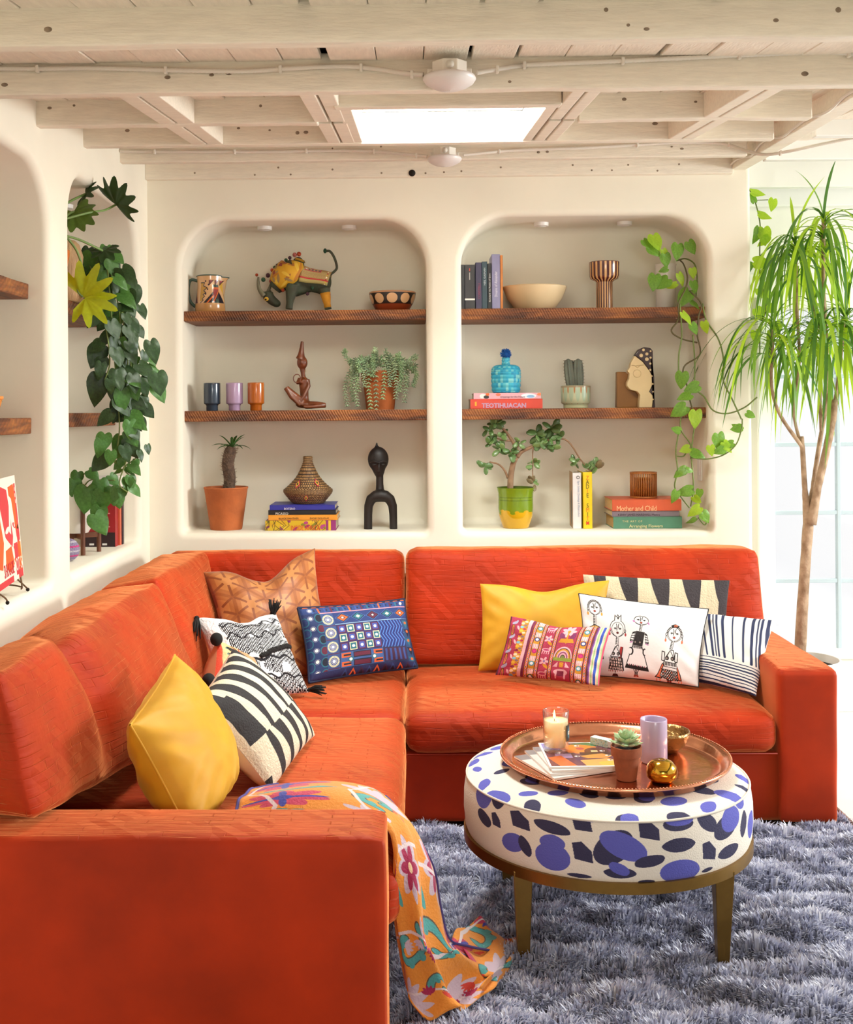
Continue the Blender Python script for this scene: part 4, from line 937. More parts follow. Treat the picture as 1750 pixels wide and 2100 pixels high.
for q in [('e', 120, 490, 62, 170, 0, BLU), ('l', 175, 480, 60, 140, 1.5, NVY), ('e', 290, 470, 110, 100, .2, BLU), ('l', 500, 465, 90, 70, .2, NVY), ('p', 285, 590, 90, 95, 0, NVY), ('p', 180, 625, 40, 80, 0, NVY),
          ('l', 440, 600, 110, 95, .5, NVY), ('l', 132, 640, 50, 90, 1.2, NVY), ('p', 595, 560, 95, 85, 0, NVY), ('p', 620, 530, 60, 40, 0, BLU), ('e', 255, 735, 90, 110, .2, BLU), ('l', 312, 740, 50, 110, 1.4, NVY),
          ('e', 445, 775, 150, 150, 0, BLU), ('l', 445, 690, 110, 90, 1.57, BLU), ('p', 600, 725, 100, 110, .1, NVY), ('e', 765, 690, 165, 190, .2, NVY), ('e', 820, 680, 175, 170, -.4, BLU), ('l', 800, 840, 130, 70, .2, NVY), ('l', 795, 815, 80, 80, 1.2, BLU),
          ('p', 965, 590, 115, 100, .2, NVY), ('l', 1135, 685, 165, 76, 0, NVY), ('l', 965, 770, 120, 80, -.8, NVY), ('e', 1145, 845, 195, 130, -.1, BLU), ('e', 1140, 565, 150, 70, .1, NVY), ('e', 1150, 545, 140, 55, .1, BLU),
          ('l', 1315, 575, 85, 120, 1.3, NVY), ('e', 1430, 625, 130, 130, .3, NVY), ('e', 1465, 590, 110, 130, .1, BLU), ('p', 1315, 745, 85, 105, .2, NVY), ('l', 1445, 780, 125, 75, -.3, NVY), ('l', 1548, 650, 45, 140, 1.7, NVY), ('e', 1610, 690, 60, 150, 0, BLU), ('e', 1545, 500, 60, 100, 0, BLU),
          ('l', 580, 872, 110, 26, 0, NVY), ('e', 950, 898, 80, 24, 0, NVY), ('l', 1310, 862, 60, 26, -.4, NVY)]: shp(*q)
rr_ = random.Random(9)
for k in range(60):
    x, y = rr_.choice([rr_.uniform(0, 400), rr_.uniform(1210, 1600)]), rr_.uniform(15, 225); w = rr_.uniform(45, 85)
    if rr_.random() < .4: sd.ell(x, y, w*.5, w*.42, rr_.choice([BLU, NVY]), rr_.uniform(0, 3))
    else: sd.leaf(x, y, w, w*.5, rr_.uniform(0, 3), rr_.choice([BLU, NVY, NVY]))
tp_ = Canvas(700, 700, '#e6ddd0')
pts = []
for k in range(900):
    a, r = rr_.uniform(0, 2*PI), 345*rr_.random()**.5; x, y = 350+r*math.cos(a), 350+r*math.sin(a)
    if all((x-u)**2+(y-v)**2 > 62**2 for u, v in pts): pts.append((x, y))
for x, y in pts:
    w = rr_.uniform(44, 82); q = rr_.random(); c_ = BLU if rr_.random() < .5 else NVY; rt = rr_.uniform(0, PI)
    if q < .45: tp_.ell(x, y, w*.52, w*.34, c_, rt)
    elif q < .85: tp_.leaf(x, y, w, w*.5, rt, c_)
    else: tp_.ell(x, y, w*.45, w*.38, NVY, rt); tp_.ell(x+8, y-6, w*.36, w*.33, BLU, rt)
sdm = canvas_mat('petal_print_side', sd, .85, bump=.25, bump_scale=260); tpm = canvas_mat('petal_print_top', tp_, .85, bump=.25, bump_scale=260)
n = 96; prof = [(PR-.004, .276), (PR+.001, .29), (PR+.004, .33), (PR+.003, .37), (PR-.001, .398), (PR-.006, .412)]
P = np.array([[(OX+r*math.sin(2*PI*(j/n-.5)), OY-r*math.cos(2*PI*(j/n-.5)), z) for j in range(n+1)] for r, z in prof])
U = np.array([[(j/n, (z-.276)/(.412-.276)) for j in range(n+1)] for r, z in prof])
m = MB(); m.grid(P, U, flip=True); m.obj('cushion_side', sdm, ott)
rads = [PR-.006, PR-.02, PR-.05, PR*.7, PR*.4, .001]; zs = [.412, .420, .426, .431, .433, .4335]
P = np.array([[(OX+r*math.sin(2*PI*j/n), OY-r*math.cos(2*PI*j/n), z) for j in range(n+1)] for r, z in zip(rads, zs)])
U = np.array([[(.5+.5*r/PR*math.sin(2*PI*j/n), .5-.5*r/PR*math.cos(2*PI*j/n)) for j in range(n+1)] for r in rads])
m = MB(); m.grid(P, U, flip=True); m.obj('cushion_top', tpm, ott)
m = MB(); m.tube([(OX+(PR-.004)*math.sin(2*PI*j/n), OY-(PR-.004)*math.cos(2*PI*j/n), .4125) for j in range(n+1)], .0028, 6, caps=False); m.obj('seam', mat('seam_cloth', '#dcd2c4', .85), ott)
m = MB(); m.lathe([(PR-.03, .250), (PR+.004, .250), (PR+.004, .276), (PR-.03, .276), (PR-.03, .250)], (OX, OY, 0), 96, cap0=False); m.obj('base_ring', brass, ott, auto=True)
for sx in (-1, 1):
    for sy in (-1, 1):
        x, y = OX+sx*.238, OY+sy*.238; x2, y2 = OX+sx*.236, OY+sy*.236; a, b = .023, .0125
        m = MB(); m.hexa([(x2-b, y2-b, .012), (x2+b, y2-b, .012), (x2+b, y2+b, .012), (x2-b, y2+b, .012), (x-a, y-a, .262), (x+a, y-a, .262), (x+a, y+a, .262), (x-a, y+a, .262)])
        m.obj('leg', brass, ott, smooth=False, bev=.002)
# ================================================================== tray and what stands on it
TX, TY, TZ = .513, 3.0, .4345
copper = mat('worn_copper', '#dd9a78', .2, metal=1.0, noise_amt=.12, noise_scale=16, bump=.15, bump_scale=18)
tray = thing('serving_tray', 'round copper gallery tray on the ottoman', 'tray', (TX, TY, TZ))
m = MB(); m.lathe([(0.001, 0), (.24, 0), (.262, .001), (.270, .006), (.276, .020), (.286, .024), (.2935, .0275), (.296, .024), (.2945, .0195), (.288, .018), (.279, .014), (.273, .001), (.262, -.001), (.001, -.001)], (TX, TY, TZ), 96, cap0=False); m.obj('tray_body', copper, tray)
m = MB()
for k in range(200):
    a = 2*PI*k/200; m.box((-.0011, -.0016, .005), (.0011, .0016, .019), Matrix.Translation((TX, TY, TZ)) @ Matrix.Rotation(a, 4, 'Z') @ Matrix.Translation((0, .2705, 0)) @ Matrix.Rotation(-.35, 4, 'X'))
tb_ = bpy.data.objects['tray_body']; o = m.obj('gallery_ribs', mat('dark_copper', '#5a3420', .35, metal=.9), tb_, smooth=False); o['kind'] = 'stuff'
m = MB()
for k in range(220):
    a = 2*PI*k/220; m.ell((TX+.2935*math.cos(a), TY+.2935*math.sin(a), TZ+.0275), (.0024, .0024, .0018), 5, 4)
o = m.obj('rim_beading', copper, tb_); o['kind'] = 'stuff'
TB = TZ+.0012
# magazines
paper = mat('paper_edges', '#e8e4de', .8, noise_amt=.05, noise_scale=200, stretch=(1, 1, 40))
mg = Canvas(400, 400, '#f4f1ec'); mg.rect(12, 12, 388, 388, '#6a3a4a'); mg.rect(12, 12, 150, 130, '#8d80c0'); mg.ell(210, 110, 95, 70, '#e07a2a'); mg.ell(215, 108, 24, 20, '#a03a3a')
for k in range(14): a = k*PI/7; mg.ell(210+88*math.cos(a), 110+64*math.sin(a), 20, 17, '#e07a2a')
mg.ell(300, 160, 70, 70, '#5c2420'); mg.rect(200, 170, 388, 230, '#4a2a22'); mg.leaf(290, 40, 160, 40, .2, '#3f7a4a'); mg.leaf(230, 24, 120, 30, -.2, '#2f6a44')
mg.poly([(190, 230), (320, 190), (370, 230), (330, 270), (230, 270)], '#d9924a'); mg.poly([(180, 300), (340, 270), (388, 320), (388, 388), (200, 388)], '#e2a05a'); mg.rect(60, 190, 150, 260, '#b49ad0')
mg.poly([(12, 250), (90, 220), (150, 388), (60, 388)], '#d96a3a'); mg.poly([(150, 260), (200, 250), (170, 330)], '#4a2a52'); mg.ell(330, 350, 60, 36, '#e8b04a'); mg.rect(268, 140, 305, 165, '#e8c48a')
for x, y in ((205, 60), (330, 150), (345, 225), (175, 235), (340, 300)): mg.ell(x, y, 15, 10, '#f4f1ec'); mg.ell(x+5, y, 6, 7, '#2a1a1a')
mgm = canvas_mat('magazine_cover_print', mg, .25, bump=0.01, coat=.3)
m2 = Canvas(300, 300, '#d8d4d0'); m2.rect(0, 0, 300, 60, '#8a8488'); [m2.rect(20+(k % 6)*40, 200+(k//6)*22, 40+(k % 6)*40, 222+(k//6)*22, '#2a2628') for k in range(18)]; m2.poly([(60, 40), (180, 70), (130, 170), (40, 150)], '#5a5456')
m2m = canvas_mat('grey_magazine_print', m2, .3, bump=.01, coat=.2)
def slabobj(nm, label, cat, corners, z0, z1, top, side, group=None, bev=.0008):
    c4 = [np.array(c, float) for c in corners]; cx = sum(c4)/4
    r = thing(nm, label, cat, (cx[0], cx[1], z0), group)
    m = MB(); m.hexa([(c[0], c[1], z0) for c in c4]+[(c[0], c[1], z1-.0006) for c in c4]); m.obj('pages', side, r, smooth=False)
    m = MB(); m.add([(c[0], c[1], z1-.0004) for c in c4]+[(c[0], c[1], z1) for c in c4], [(4, 5, 6, 7), (0, 1, 5, 4), (1, 2, 6, 5), (2, 3, 7, 6), (3, 0, 4, 7)], [(0, 0), (1, 0), (1, 1), (0, 1)]*2); m.obj('cover', top, r, smooth=False)
    return r
def quad(cx, cy, w, h, rot):
    c, s_ = math.cos(rot), math.sin(rot); return [(cx+x*c-y*s_, cy+x*s_+y*c, 0) for x, y in ((-w/2, -h/2), (w/2, -h/2), (w/2, h/2), (-w/2, h/2))]
GM = 'magazines stacked on the tray'
slabobj('magazine', 'grey photo magazine fanned out lowest under the stack', 'magazine', quad(.385, 2.985, .19, .205, .42), TB, TB+.005, m2m, paper, GM)
slabobj('magazine', 'grey magazine second from the tray in the stack', 'magazine', quad(.402, 2.99, .19, .205, .22), TB+.0052, TB+.011, m2m, paper, GM)
slabobj('magazine', 'white-edged magazine just under the illustrated cover', 'magazine', quad(.418, 2.992, .19, .205, .14), TB+.0112, TB+.0165, m2m, paper, GM)
slabobj('magazine', 'magazine with colourful illustrated faces on top of the stack', 'magazine', quad(.425, 3.00, .19, .21, .03), TB+.0167, TB+.0215, mgm, paper, GM)
MZ = TB+.0217
# candle
def glassware(name, base='#ffffff', r=.02):
    return mat(name, base, r, trans=1.0, ior=1.45)
cx, cy = .366, 3.03
def thin_glass(name, tint):
    m = bpy.data.materials.new(name); m.use_nodes = True; nt = m.node_tree; out = nt.nodes['Material Output']
    t = nt.nodes.new('ShaderNodeBsdfTransparent'); t.inputs[0].default_value = (*lin(tint), 1); g = nt.nodes.new('ShaderNodeBsdfGlossy'); g.inputs['Roughness'].default_value = .03
    lw = nt.nodes.new('ShaderNodeLayerWeight'); lw.inputs[0].default_value = .25; mx = nt.nodes.new('ShaderNodeMixShader')
    nt.links.new(lw.outputs['Facing'], mx.inputs[0]); nt.links.new(t.outputs[0], mx.inputs[1]); nt.links.new(g.outputs[0], mx.inputs[2]); nt.links.new(mx.outputs[0], out.inputs[0]); return m
cd = thing('candle', 'lit cream candle in a clear glass tumbler on the magazines', 'candle', (cx, cy, MZ))
m = MB(); m.lathe([(.001, 0), (.030, 0), (.0325, .004), (.0335, .05), (.0345, .106), (.0335, .107), (.0322, .105), (.0312, .05), (.0302, .014), (.001, .012)], (cx, cy, MZ), 40, cap0=False); cgl = m.obj('glass', thin_glass('candle_glass', '#ffffff'), cd)
wax = mat('candle_wax', '#f6dcae', .5, sss=.4, emit='#ffb347', emit_s=.25)
m = MB(); m.lathe([(.001, .0125), (.0298, .0145), (.0306, .05), (.0314, .082), (.029, .079), (.001, .078)], (cx, cy, MZ), 36, cap0=False); cwx = m.obj('wax', wax, cd)
m = MB(); m.tube([(cx-.004, cy, MZ+.077), (cx-.004, cy, MZ+.086)], .0009, 6); m.obj('wick', dark, cwx)
m = MB(); m.lathe([(.0003, 0), (.0030, .004), (.0034, .008), (.0020, .015), (.0004, .023)], (cx-.004, cy, MZ+.084), 12); m.obj('flame', mat('flame', '#ffd27a', .5, emit='#ffc25a', emit_s=14), cd)
m = MB(); P = np.array([[(cx+.0347*math.sin(a), cy-.0347*math.cos(a), MZ+z) for a in np.linspace(.75, 1.75, 9)] for z in (.03, .072)]); 
lb = Canvas(120, 100, '#2b2622'); lb.ell(60, 50, 40, 36, '#3f6f7a'); lb.rect(30, 40, 90, 60, '#e8e0cc'); lb.line([(36, 47), (84, 47)], 3, '#2b2622'); lb.line([(42, 54), (78, 54)], 2, '#2b2622')
m.grid(P[::-1]); m.obj('label_sticker', canvas_mat('candle_label', lb, .6), cgl)
# match box
bx = Canvas(200, 60, '#cfe3d8'); [bx.ell(rr_.uniform(0, 200), rr_.uniform(0, 60), 4, 3, rr_.choice(['#6fae9a', '#d9c28a', '#8fb8c8'])) for _ in range(80)]
bxm = canvas_mat('matchbox_print', bx, .6)
mt = thing('matchbox', 'small mint green matchbox half open on the top magazine', 'box', (.50, 3.075, MZ))
Mx = Matrix.Translation((.498, 3.072, MZ)) @ Matrix.Rotation(-.75, 4, 'Z')
m = MB(); m.box((-.036, -.011, 0), (.018, .011, .020), Mx); m.obj('sleeve', bxm, mt, smooth=False, bev=.0008)
m = MB(); m.box((.0, -.0095, .0015), (.032, .0095, .018), Mx); m.obj('drawer', paper, mt, smooth=False, bev=.0008)
# succulent
terra = mat('terracotta', '#b4612f', .8, noise_amt=.14, noise_scale=18, bump=.15, bump_scale=60)
terrad = mat('aged_terracotta', '#8a4a2c', .8, noise_amt=.22, noise_scale=22, bump=.15, bump_scale=60)
soil = mat('soil', '#2e2018', .95, noise_amt=.4, noise_scale=90, bump=.8, bump_scale=120)
cx, cy = .520, 2.865
sp = thing('potted_succulent', 'rosette succulent in a small terracotta pot on the tray', 'plant', (cx, cy, TB))
m = MB(); m.lathe([(.001, 0), (.0245, 0), (.033, .058), (.0375, .059), (.0385, .082), (.0365, .083), (.034, .080), (.033, .070), (.001, .069)], (cx, cy, TB), 36, cap0=False); m.obj('pot', terrad, sp, auto=True)
m = MB(); m.lathe([(.0335, .071), (.02, .074), (.001, .075)], (cx, cy, TB), 24, cap0=False); m.obj('soil', soil, sp)
def fleshy_leaf(L, w, th):
    m = MB(); n = 8; P = []
    for i in range(n+1):
        s_ = i/n; wd = w*(math.sin(PI*min(1, s_*.86+.12))**.8)*(1 if s_ < 1 else .1); 
        if s_ > .85: wd *= (1-s_)/.15*.8+.1
        P.append([(x*wd*.5, s_*L, th*(math.sin(PI*s_)*.6+.1)*k-.25*abs(x)*0) for x, k in ((-1, 0), (-.5, -.8), (0, -1), (.5, -.8), (1, 0), (.5, .45), (0, .3), (-.5, .45), (-1, 0))])
    m.grid(np.array(P)); return m
sgm = mat('succulent_leaf', '#9dbb8c', .45, col2='#c3cf9a', noise_scale=20, noise_amt=.1, sss=.1); sgt = mat('succulent_pink', '#b98a7a', .5, noise_amt=.2, noise_scale=30, col2='#a9bb8c')
mes = [fleshy_leaf(.034, .021, .006).mesh('leaf', mats=[sgm]), fleshy_leaf(.030, .020, .006).mesh('leaf', mats=[sgt])]
for ring, (cnt, tilt, sc, zz) in enumerate(((9, .30, 1.15, .082), (9, .62, 1.05, .086), (8, .95, .9, .090), (5, 1.25, .7, .094))):
    for k in range(cnt):
        a = 2*PI*(k+ring*.5)/cnt+random.uniform(-.1, .1)
        M = Matrix.Translation((cx, cy, TB+zz)) @ Matrix.Rotation(a, 4, 'Z') @ Matrix.Rotation(tilt, 4, 'X') @ Matrix.Translation((0, .006, 0)) @ Matrix.Scale(sc, 4)
        inst('leaf', mes[1 if ring == 0 and k % 2 else 0], sp, M)
# lilac tumbler, copper bowl, brass ornament
lil = mat('lilac_glaze', '#b5a1bd', .3, coat=.4, noise_amt=.05, noise_scale=12)
def tumbler(c, r, h, m_, label, nm='ceramic_cup'):
    m = MB(); m.lathe([(.001, 0), (r*.93, 0), (r, .004), (r, h-.002), (r*.97, h), (r*.9, h-.003), (r*.88, .01), (.001, .008)], c, 40, cap0=False)
    o = m.obj(nm, m_, org=c); return tag(o, label, 'cup')
tumbler((.617, 3.005, TB), .0345, .112, lil, 'tall lilac ceramic cup standing on the tray')
m = MB(); c = (.668, 3.10, TB); m.lathe([(.001, 0), (.03, 0), (.05, .018), (.062, .045), (.064, .056), (.0615, .056), (.058, .045), (.046, .02), (.001, .004)], c, 40, cap0=False, wob=lambda a, z: .012*math.sin(14*a)*(z > .01))
tag(m.obj('metal_bowl', mat('hammered_brass', '#a07a4a', .25, metal=.9, noise_amt=.2, noise_scale=20, bump=.6, bump_scale=60), org=c), 'small hammered brass bowl behind the lilac cup', 'bowl')
gold = mat('polished_brass', '#c99a36', .14, metal=1.0, noise_amt=.05)
m = MB(); c = (.603, 2.845, TB); m.lathe([(.001, 0), (.026, 0), (.0365, .012), (.0385, .024), (.035, .038), (.024, .050), (.012, .0545), (.004, .0530), (.001, .0515)], c, 40, cap0=False, wob=lambda a, z: .035*math.sin(3*a+1)*(z > .02))
tag(m.obj('brass_ornament', gold, org=c), 'polished brass bud-shaped ornament at the front of the tray', 'ornament')
# ================================================================== embroidered throw
suz = Canvas(900, 700, '#e08a2a'); r_ = random.Random(11); TEA, MAG, LIL, BLU2, DKB = '#4a9a98', '#a01c4a', '#c4aebc', '#3a3f9a', '#5a4a3a'
def scroll(cx, cy, s_, rot, col):
    pts = [(cx+s_*(1-t/9)*math.cos(rot+t*.75), cy+s_*(1-t/9)*math.sin(rot+t*.75)) for t in np.linspace(0, 7.2, 26)]; suz.line(pts, 24, DKB); suz.line(pts, 18, col)
    for t in range(3, 20, 4): suz.ell(pts[t][0]+8, pts[t][1]+8, 10, 10, col)
def plume(cx, cy, L, rot, col):
    for k in range(5):
        a = rot+(k-2)*.38; suz.leaf(cx+math.cos(a)*L*.45, cy+math.sin(a)*L*.45, L*(1-.12*abs(k-2)), L*.26, a, col)
for i in range(7):
    for j in range(5):
        cx, cy = 70+i*128+(j % 2)*60, 70+j*140; q = (i*3+j*2) % 6
        if q == 0: scroll(cx, cy, 62, r_.uniform(0, 6), TEA)
        elif q == 1: suz.flower(cx, cy, 58, 8, LIL, None); suz.flower(cx, cy, 42, 6, MAG, '#e8c8a0')
        elif q == 2: plume(cx-30, cy, 110, r_.uniform(-.5, .5), LIL)
        elif q == 3: suz.flower(cx, cy, 64, 7, '#c03a5a', BLU2); [suz.leaf(cx+30*math.cos(a), cy+30*math.sin(a), 70, 11, a, BLU2) for a in (0, PI/2, PI, 3*PI/2)]
        elif q == 4: suz.flower(cx, cy, 44, 7, MAG, BLU2); suz.leaf(cx+50, cy+40, 60, 22, 1, TEA)
        else: scroll(cx, cy, 48, r_.uniform(0, 6), TEA); suz.flower(cx+30, cy+40, 26, 5, '#c03a2a', '#e8c8a0')
for k in range(5): suz.line([(q*75, 35+k*150+26*math.sin(q*.9+k)) for q in range(13)], 7, '#d9c6c8')
for k in range(30): plume(r_.uniform(0, 900), r_.uniform(0, 700), 34, r_.uniform(0, 6), r_.choice([MAG, LIL, '#c83a2a']))
suzm = canvas_mat('embroidered_throw_cloth', suz, .75, sheen=.2, bump=.3, bump_scale=160)
throw = thing('throw_blanket', 'orange floral embroidered throw spilling from the seat onto the rug', 'blanket', (-.1, 2.55, .02))
rows = [[(478, 1690, 2.47), (486, 1655, 2.52), (497, 1632, 2.60), (520, 1618, 2.70)],
        [(560, 1690, 2.46), (562, 1640, 2.50), (566, 1618, 2.60), (575, 1608, 2.74)],
        [(650, 1690, 2.45), (650, 1636, 2.50), (652, 1608, 2.60), (656, 1603, 2.76)],
        [(735, 1690, 2.45), (738, 1648, 2.49), (738, 1618, 2.60), (736, 1608, 2.76)],
        [(792, 1700, 2.44), (796, 1672, 2.48), (800, 1650, 2.58), (788, 1630, 2.72)],
        [(806, 1740, 2.44), (822, 1712, 2.47), (846, 1704, 2.56), (838, 1690, 2.68)],
        [(806, 1790, 2.44), (834, 1778, 2.45), (868, 1780, 2.54), (888, 1775, 2.66)],
        [(806, 1850, 2.45), (840, 1850, 2.45), (876, 1852, 2.52), (904, 1860, 2.64)],
        [(810, 1905, 2.46), (850, 1920, 2.46), (890, 1928, 2.50), (922, 1925, 2.62)],
        [(818, 1950, 2.47), (862, 1962, 2.47), (915, 1965, 2.52), (960, 1940, 2.66)],
        [(828, 2005, 2.49), (880, 2005, 2.49), (940, 1995, 2.56), (1010, 1950, 2.74)],
        [(842, 2050, 2.48), (900, 2040, 2.50), (970, 2020, 2.58), (1056, 1958, 2.76)],
        [(868, 2086, 2.46), (930, 2070, 2.48), (992, 2038, 2.56), (1036, 1996, 2.68)]]
R3 = np.array([[at(*p) for p in r] for r in rows])
R3[-1, :, 2] = np.maximum(R3[-1, :, 2], .034)
A = np.array([cr(R3[:, j], 90) for j in range(4)]).transpose(1, 0, 2); G_ = np.array([cr(A[i], 40) for i in range(90)])
for i in range(90):
    for j in range(40):
        s_, w = i/89, j/39; amp = .006+.012*min(1, max(0, (s_-.3)/.3)); ph = 15*w+3*s_+1.5*noise.noise(Vector((s_*4, w*3, 0)))
        k = amp*math.sin(ph)*(math.sin(PI*w)**.3)
        G_[i, j] += np.array((k*(.9 if s_ > .33 else .0), -abs(k)*.5*(s_ > .33), k*.7 if s_ < .33 or s_ > .72 else 0))
        G_[i, j, 2] = max(G_[i, j, 2], .032)
U = np.stack(np.meshgrid(np.linspace(0, .62, 40), np.linspace(1, 0, 90)), -1)
def cloth(P, U, nm):
    m = MB(); m.grid(P, U); o = m.obj(nm, suzm, throw); sl = o.modifiers.new('thick', 'SOLIDIFY'); sl.thickness = .003; return o
cloth(G_, U, 'blanket_cloth')
# the fold lying over towards the ottoman
fr = [[(925, 1938, 2.66), (940, 1915, 2.74), (962, 1893, 2.84), (985, 1890, 2.87)], [(955, 1962, 2.64), (985, 1940, 2.74), (1000, 1922, 2.83), (1010, 1915, 2.86)],
      [(985, 1990, 2.60), (1015, 1968, 2.70), (1040, 1940, 2.80), (1050, 1923, 2.84)], [(1010, 2012, 2.60), (1036, 1992, 2.68), (1054, 1970, 2.75), (1062, 1945, 2.80)], [(985, 2035, 2.55), (1015, 2018, 2.62), (1028, 2002, 2.66), (1040, 1990, 2.69)]]
R4 = np.array([[at(*p) for p in r] for r in fr]); A = np.array([cr(R4[:, j], 30) for j in range(4)]).transpose(1, 0, 2); H_ = np.array([cr(A[i], 30) for i in range(30)])
for i in range(30):
    for j in range(30): H_[i, j, 2] = max(.036, H_[i, j, 2]+.012*math.sin(i*.32+j*.25)+.006)
cloth(H_, np.stack(np.meshgrid(np.linspace(.6, .85, 30), np.linspace(.35, .05, 30)), -1), 'folded_corner')
m = MB(); m.tube(list(G_[:8, 39][::-1])+[G_[0, j] for j in range(38, -1, -1)], .004, 6); m.obj('edging', mat('indigo_edging', '#4a4080', .8), throw); m = MB(); m.tube([G_[i, 39] for i in range(30, 90)], .003, 6); m.obj('edging', mat('indigo_edging', '#4a4080', .8), throw)
# ================================================================== what stands on the rear shelves
ZF = .8555
def on(px, py, d, z):      # foot point below the photo direction, standing at height z
    p = at(px, py, d); return (p[0], p[1], z)
def pxm(n, d): return n*d/F
# ---- left niche, top shelf
jc = Canvas(720, 300, '#cfa071'); DKK = '#241a18'
for o in (0, 360):
    jc.poly([(o+2, 210), (o+2, 60), (o+40, 60), (o+30, 85), (o+66, 100), (o+34, 125), (o+56, 140), (o+30, 155), (o+44, 170), (o+24, 190), (o+34, 205)], '#b8862a')
    jc.line([(o+2, 60), (o+42, 60), (o+30, 85), (o+66, 100), (o+34, 125), (o+56, 140), (o+30, 155), (o+46, 170), (o+24, 190), (o+36, 200), (o+10, 222)], 6, DKK)
    for x, y in ((52, 48), (78, 76), (70, 112), (54, 150)): jc.ell(o+x, y, 7, 7, '#3a2a3a')
    jc.poly([(o+150, 96), (o+36, 222), (o+230, 222)], '#241d26'); jc.poly([(o+150, 120), (o+60, 222), (o+74, 222), (o+150, 140)], '#c4571e')
    jc.rect(o+120, 74, o+172, 96, '#2c3f30'); jc.rect(o+120, 96, o+172, 112, '#c4571e'); jc.poly([(o+120, 112), (o+172, 112), (o+120, 190)], '#8c2f2c'); jc.poly([(o+172, 112), (o+172, 130), (o+118, 222), (o+106, 222)], '#c4571e'); jc.rect(o+140, 190, o+165, 222, '#33483c')
    jc.poly([(o+185, 90), (o+215, 40), (o+235, 160)], '#c49a3a')
    for k in range(3): jc.poly([(o+84+k*52, 40), (o+122+k*52, 40), (o+84+k*52, 76)], '#7c2a2a'); jc.line([(o+84+k*52, 40), (o+84+k*52, 78), (o+122+k*52, 40)], 5, DKK)
    jc.rect(o+240, 60, o+300, 222, '#b8862a'); jc.line([(o+240, 60), (o+240, 222)], 5, DKK); jc.poly([(o+250, 222), (o+300, 120), (o+340, 222)], '#5a2030')
jc.rect(0, 224, 720, 300, '#c08a52')
c = on(431, 600, 4.93, ZU); 
jug = thing('ceramic_pitcher', 'tan pitcher painted with zigzag and triangle designs on the upper shelf', 'pitcher', c)
m = MB(); a_ = np.linspace(0, 2*PI, 49); prof = [(.062, 0), (.066, .006), (.062, .05), (.056, .09), (.0535, .12), (.0545, .145), (.056, .160)]
def jr(r, z, a): return r+max(0, (z-.075)/.085)**1.5*.026*math.exp(-((math.atan2(math.sin(a-.1), math.cos(a-.1)))/.38)**2)
P = np.array([[(c[0]+jr(r, z, a)*math.cos(a), c[1]+jr(r, z, a)*math.sin(a), c[2]+z-(.006 if z > .15 and abs(math.sin(a/2-.05)) < .25 else 0)) for a in a_] for r, z in prof])
U = np.array([[(((a/(2*PI)+.25) % 1) if j < 48 else (.25 if False else .25+1e-4), 1-(1-z/.160)) for j, a in enumerate(a_)] for r, z in prof])
U[:, :, 0] = a_[None, :]/(2*PI)*1.0-.15
m.grid(P, U, flip=True); m.obj('body', canvas_mat('pitcher_glaze', jc, .2, bump=.02, coat=.5), jug)
m = MB(); P2 = P[-1]; m.tube(list(P2[:-1])+[P2[0]], .0026, 6, caps=False); m.obj('rim', mat('green_rim_glaze', '#24483c', .3, coat=.4), jug)
m = MB(); m.add([tuple(p) for p in P[0][:-1]], [tuple(range(47, -1, -1))]); P3 = P.copy(); 
Pin = np.array([P[-1], (P[-1]-np.array(c))*np.array((.9, .9, .97))+np.array(c), (P[0]-np.array(c))*np.array((.8, .8, 1))+np.array((c[0], c[1], c[2]+.02))]); m.grid(Pin); m.obj('inside', mat('tan_glaze', '#c09a70', .4), jug)
m = MB(); m.tube(cr([(c[0]-.052, c[1]-.004, c[2]+.140), (c[0]-.078, c[1]-.006, c[2]+.146), (c[0]-.090, c[1]-.006, c[2]+.128), (c[0]-.092, c[1]-.006, c[2]+.085), (c[0]-.082, c[1]-.006, c[2]+.05), (c[0]-.060, c[1]-.004, c[2]+.028)], 22), .0068, 8); m.obj('handle', mat('green_rim_glaze', '#24483c', .3), jug)
# bull figurine
def Bp(cx, cy, dy=0): return at(500+cx/7.955, 500+cy/7.955, 4.94+dy)
K_ = .000262
bull = thing('bull_figurine', 'festive fabric bull figurine with lowered head, pom-poms and raised tail on the upper shelf', 'figurine', (Bp(1050, 1075)[0], 4.94, ZU))
def btube(m, pts, r): m.tube([Bp(*p) for p in pts], [x*K_ for x in r], 14)
m = MB()
btube(m, [(800, 520), (950, 560), (1100, 590), (1250, 610), (1340, 630)], [215, 190, 165, 165, 150])
btube(m, [(880, 330), (860, 430), (820, 560)], [110, 190, 230]); btube(m, [(860, 440), (700, 520), (580, 640), (500, 740)], [220, 190, 150, 110])
btube(m, [(400, 780), (400, 860), (470, 930), (540, 975)], [80, 95, 80, 68]); m.ell(Bp(540, 975), (70*K_, 60*K_, 62*K_))
m.ell(Bp(890, 330), (100*K_, 90*K_, 120*K_)); m.ell(Bp(1340, 620), (95*K_, 150*K_, 160*K_))
for dy in (-.026, .026):
    btube(m, [(800, 660, dy), (770, 830, dy), (750, 980, dy), (738, 1072, dy)], [130, 85, 58, 62])
    btube(m, [(1320, 720, dy), (1340, 860, dy), (1360, 980, dy), (1378, 1072, dy)], [100, 72, 50, 64])
btube(m, [(830, 740), (960, 720), (1100, 690), (1250, 720), (1320, 780)], [130, 110, 95, 100, 80])
bullm = mat('bull_cloth_skin', '#453f30', .7, noise_amt=.1, noise_scale=22, col2='#414c38', bump=.3, bump_scale=60)
bbody = m.obj('body', bullm, bull, remesh=.004)
yc = Canvas(300, 300, '#cf9a1c')
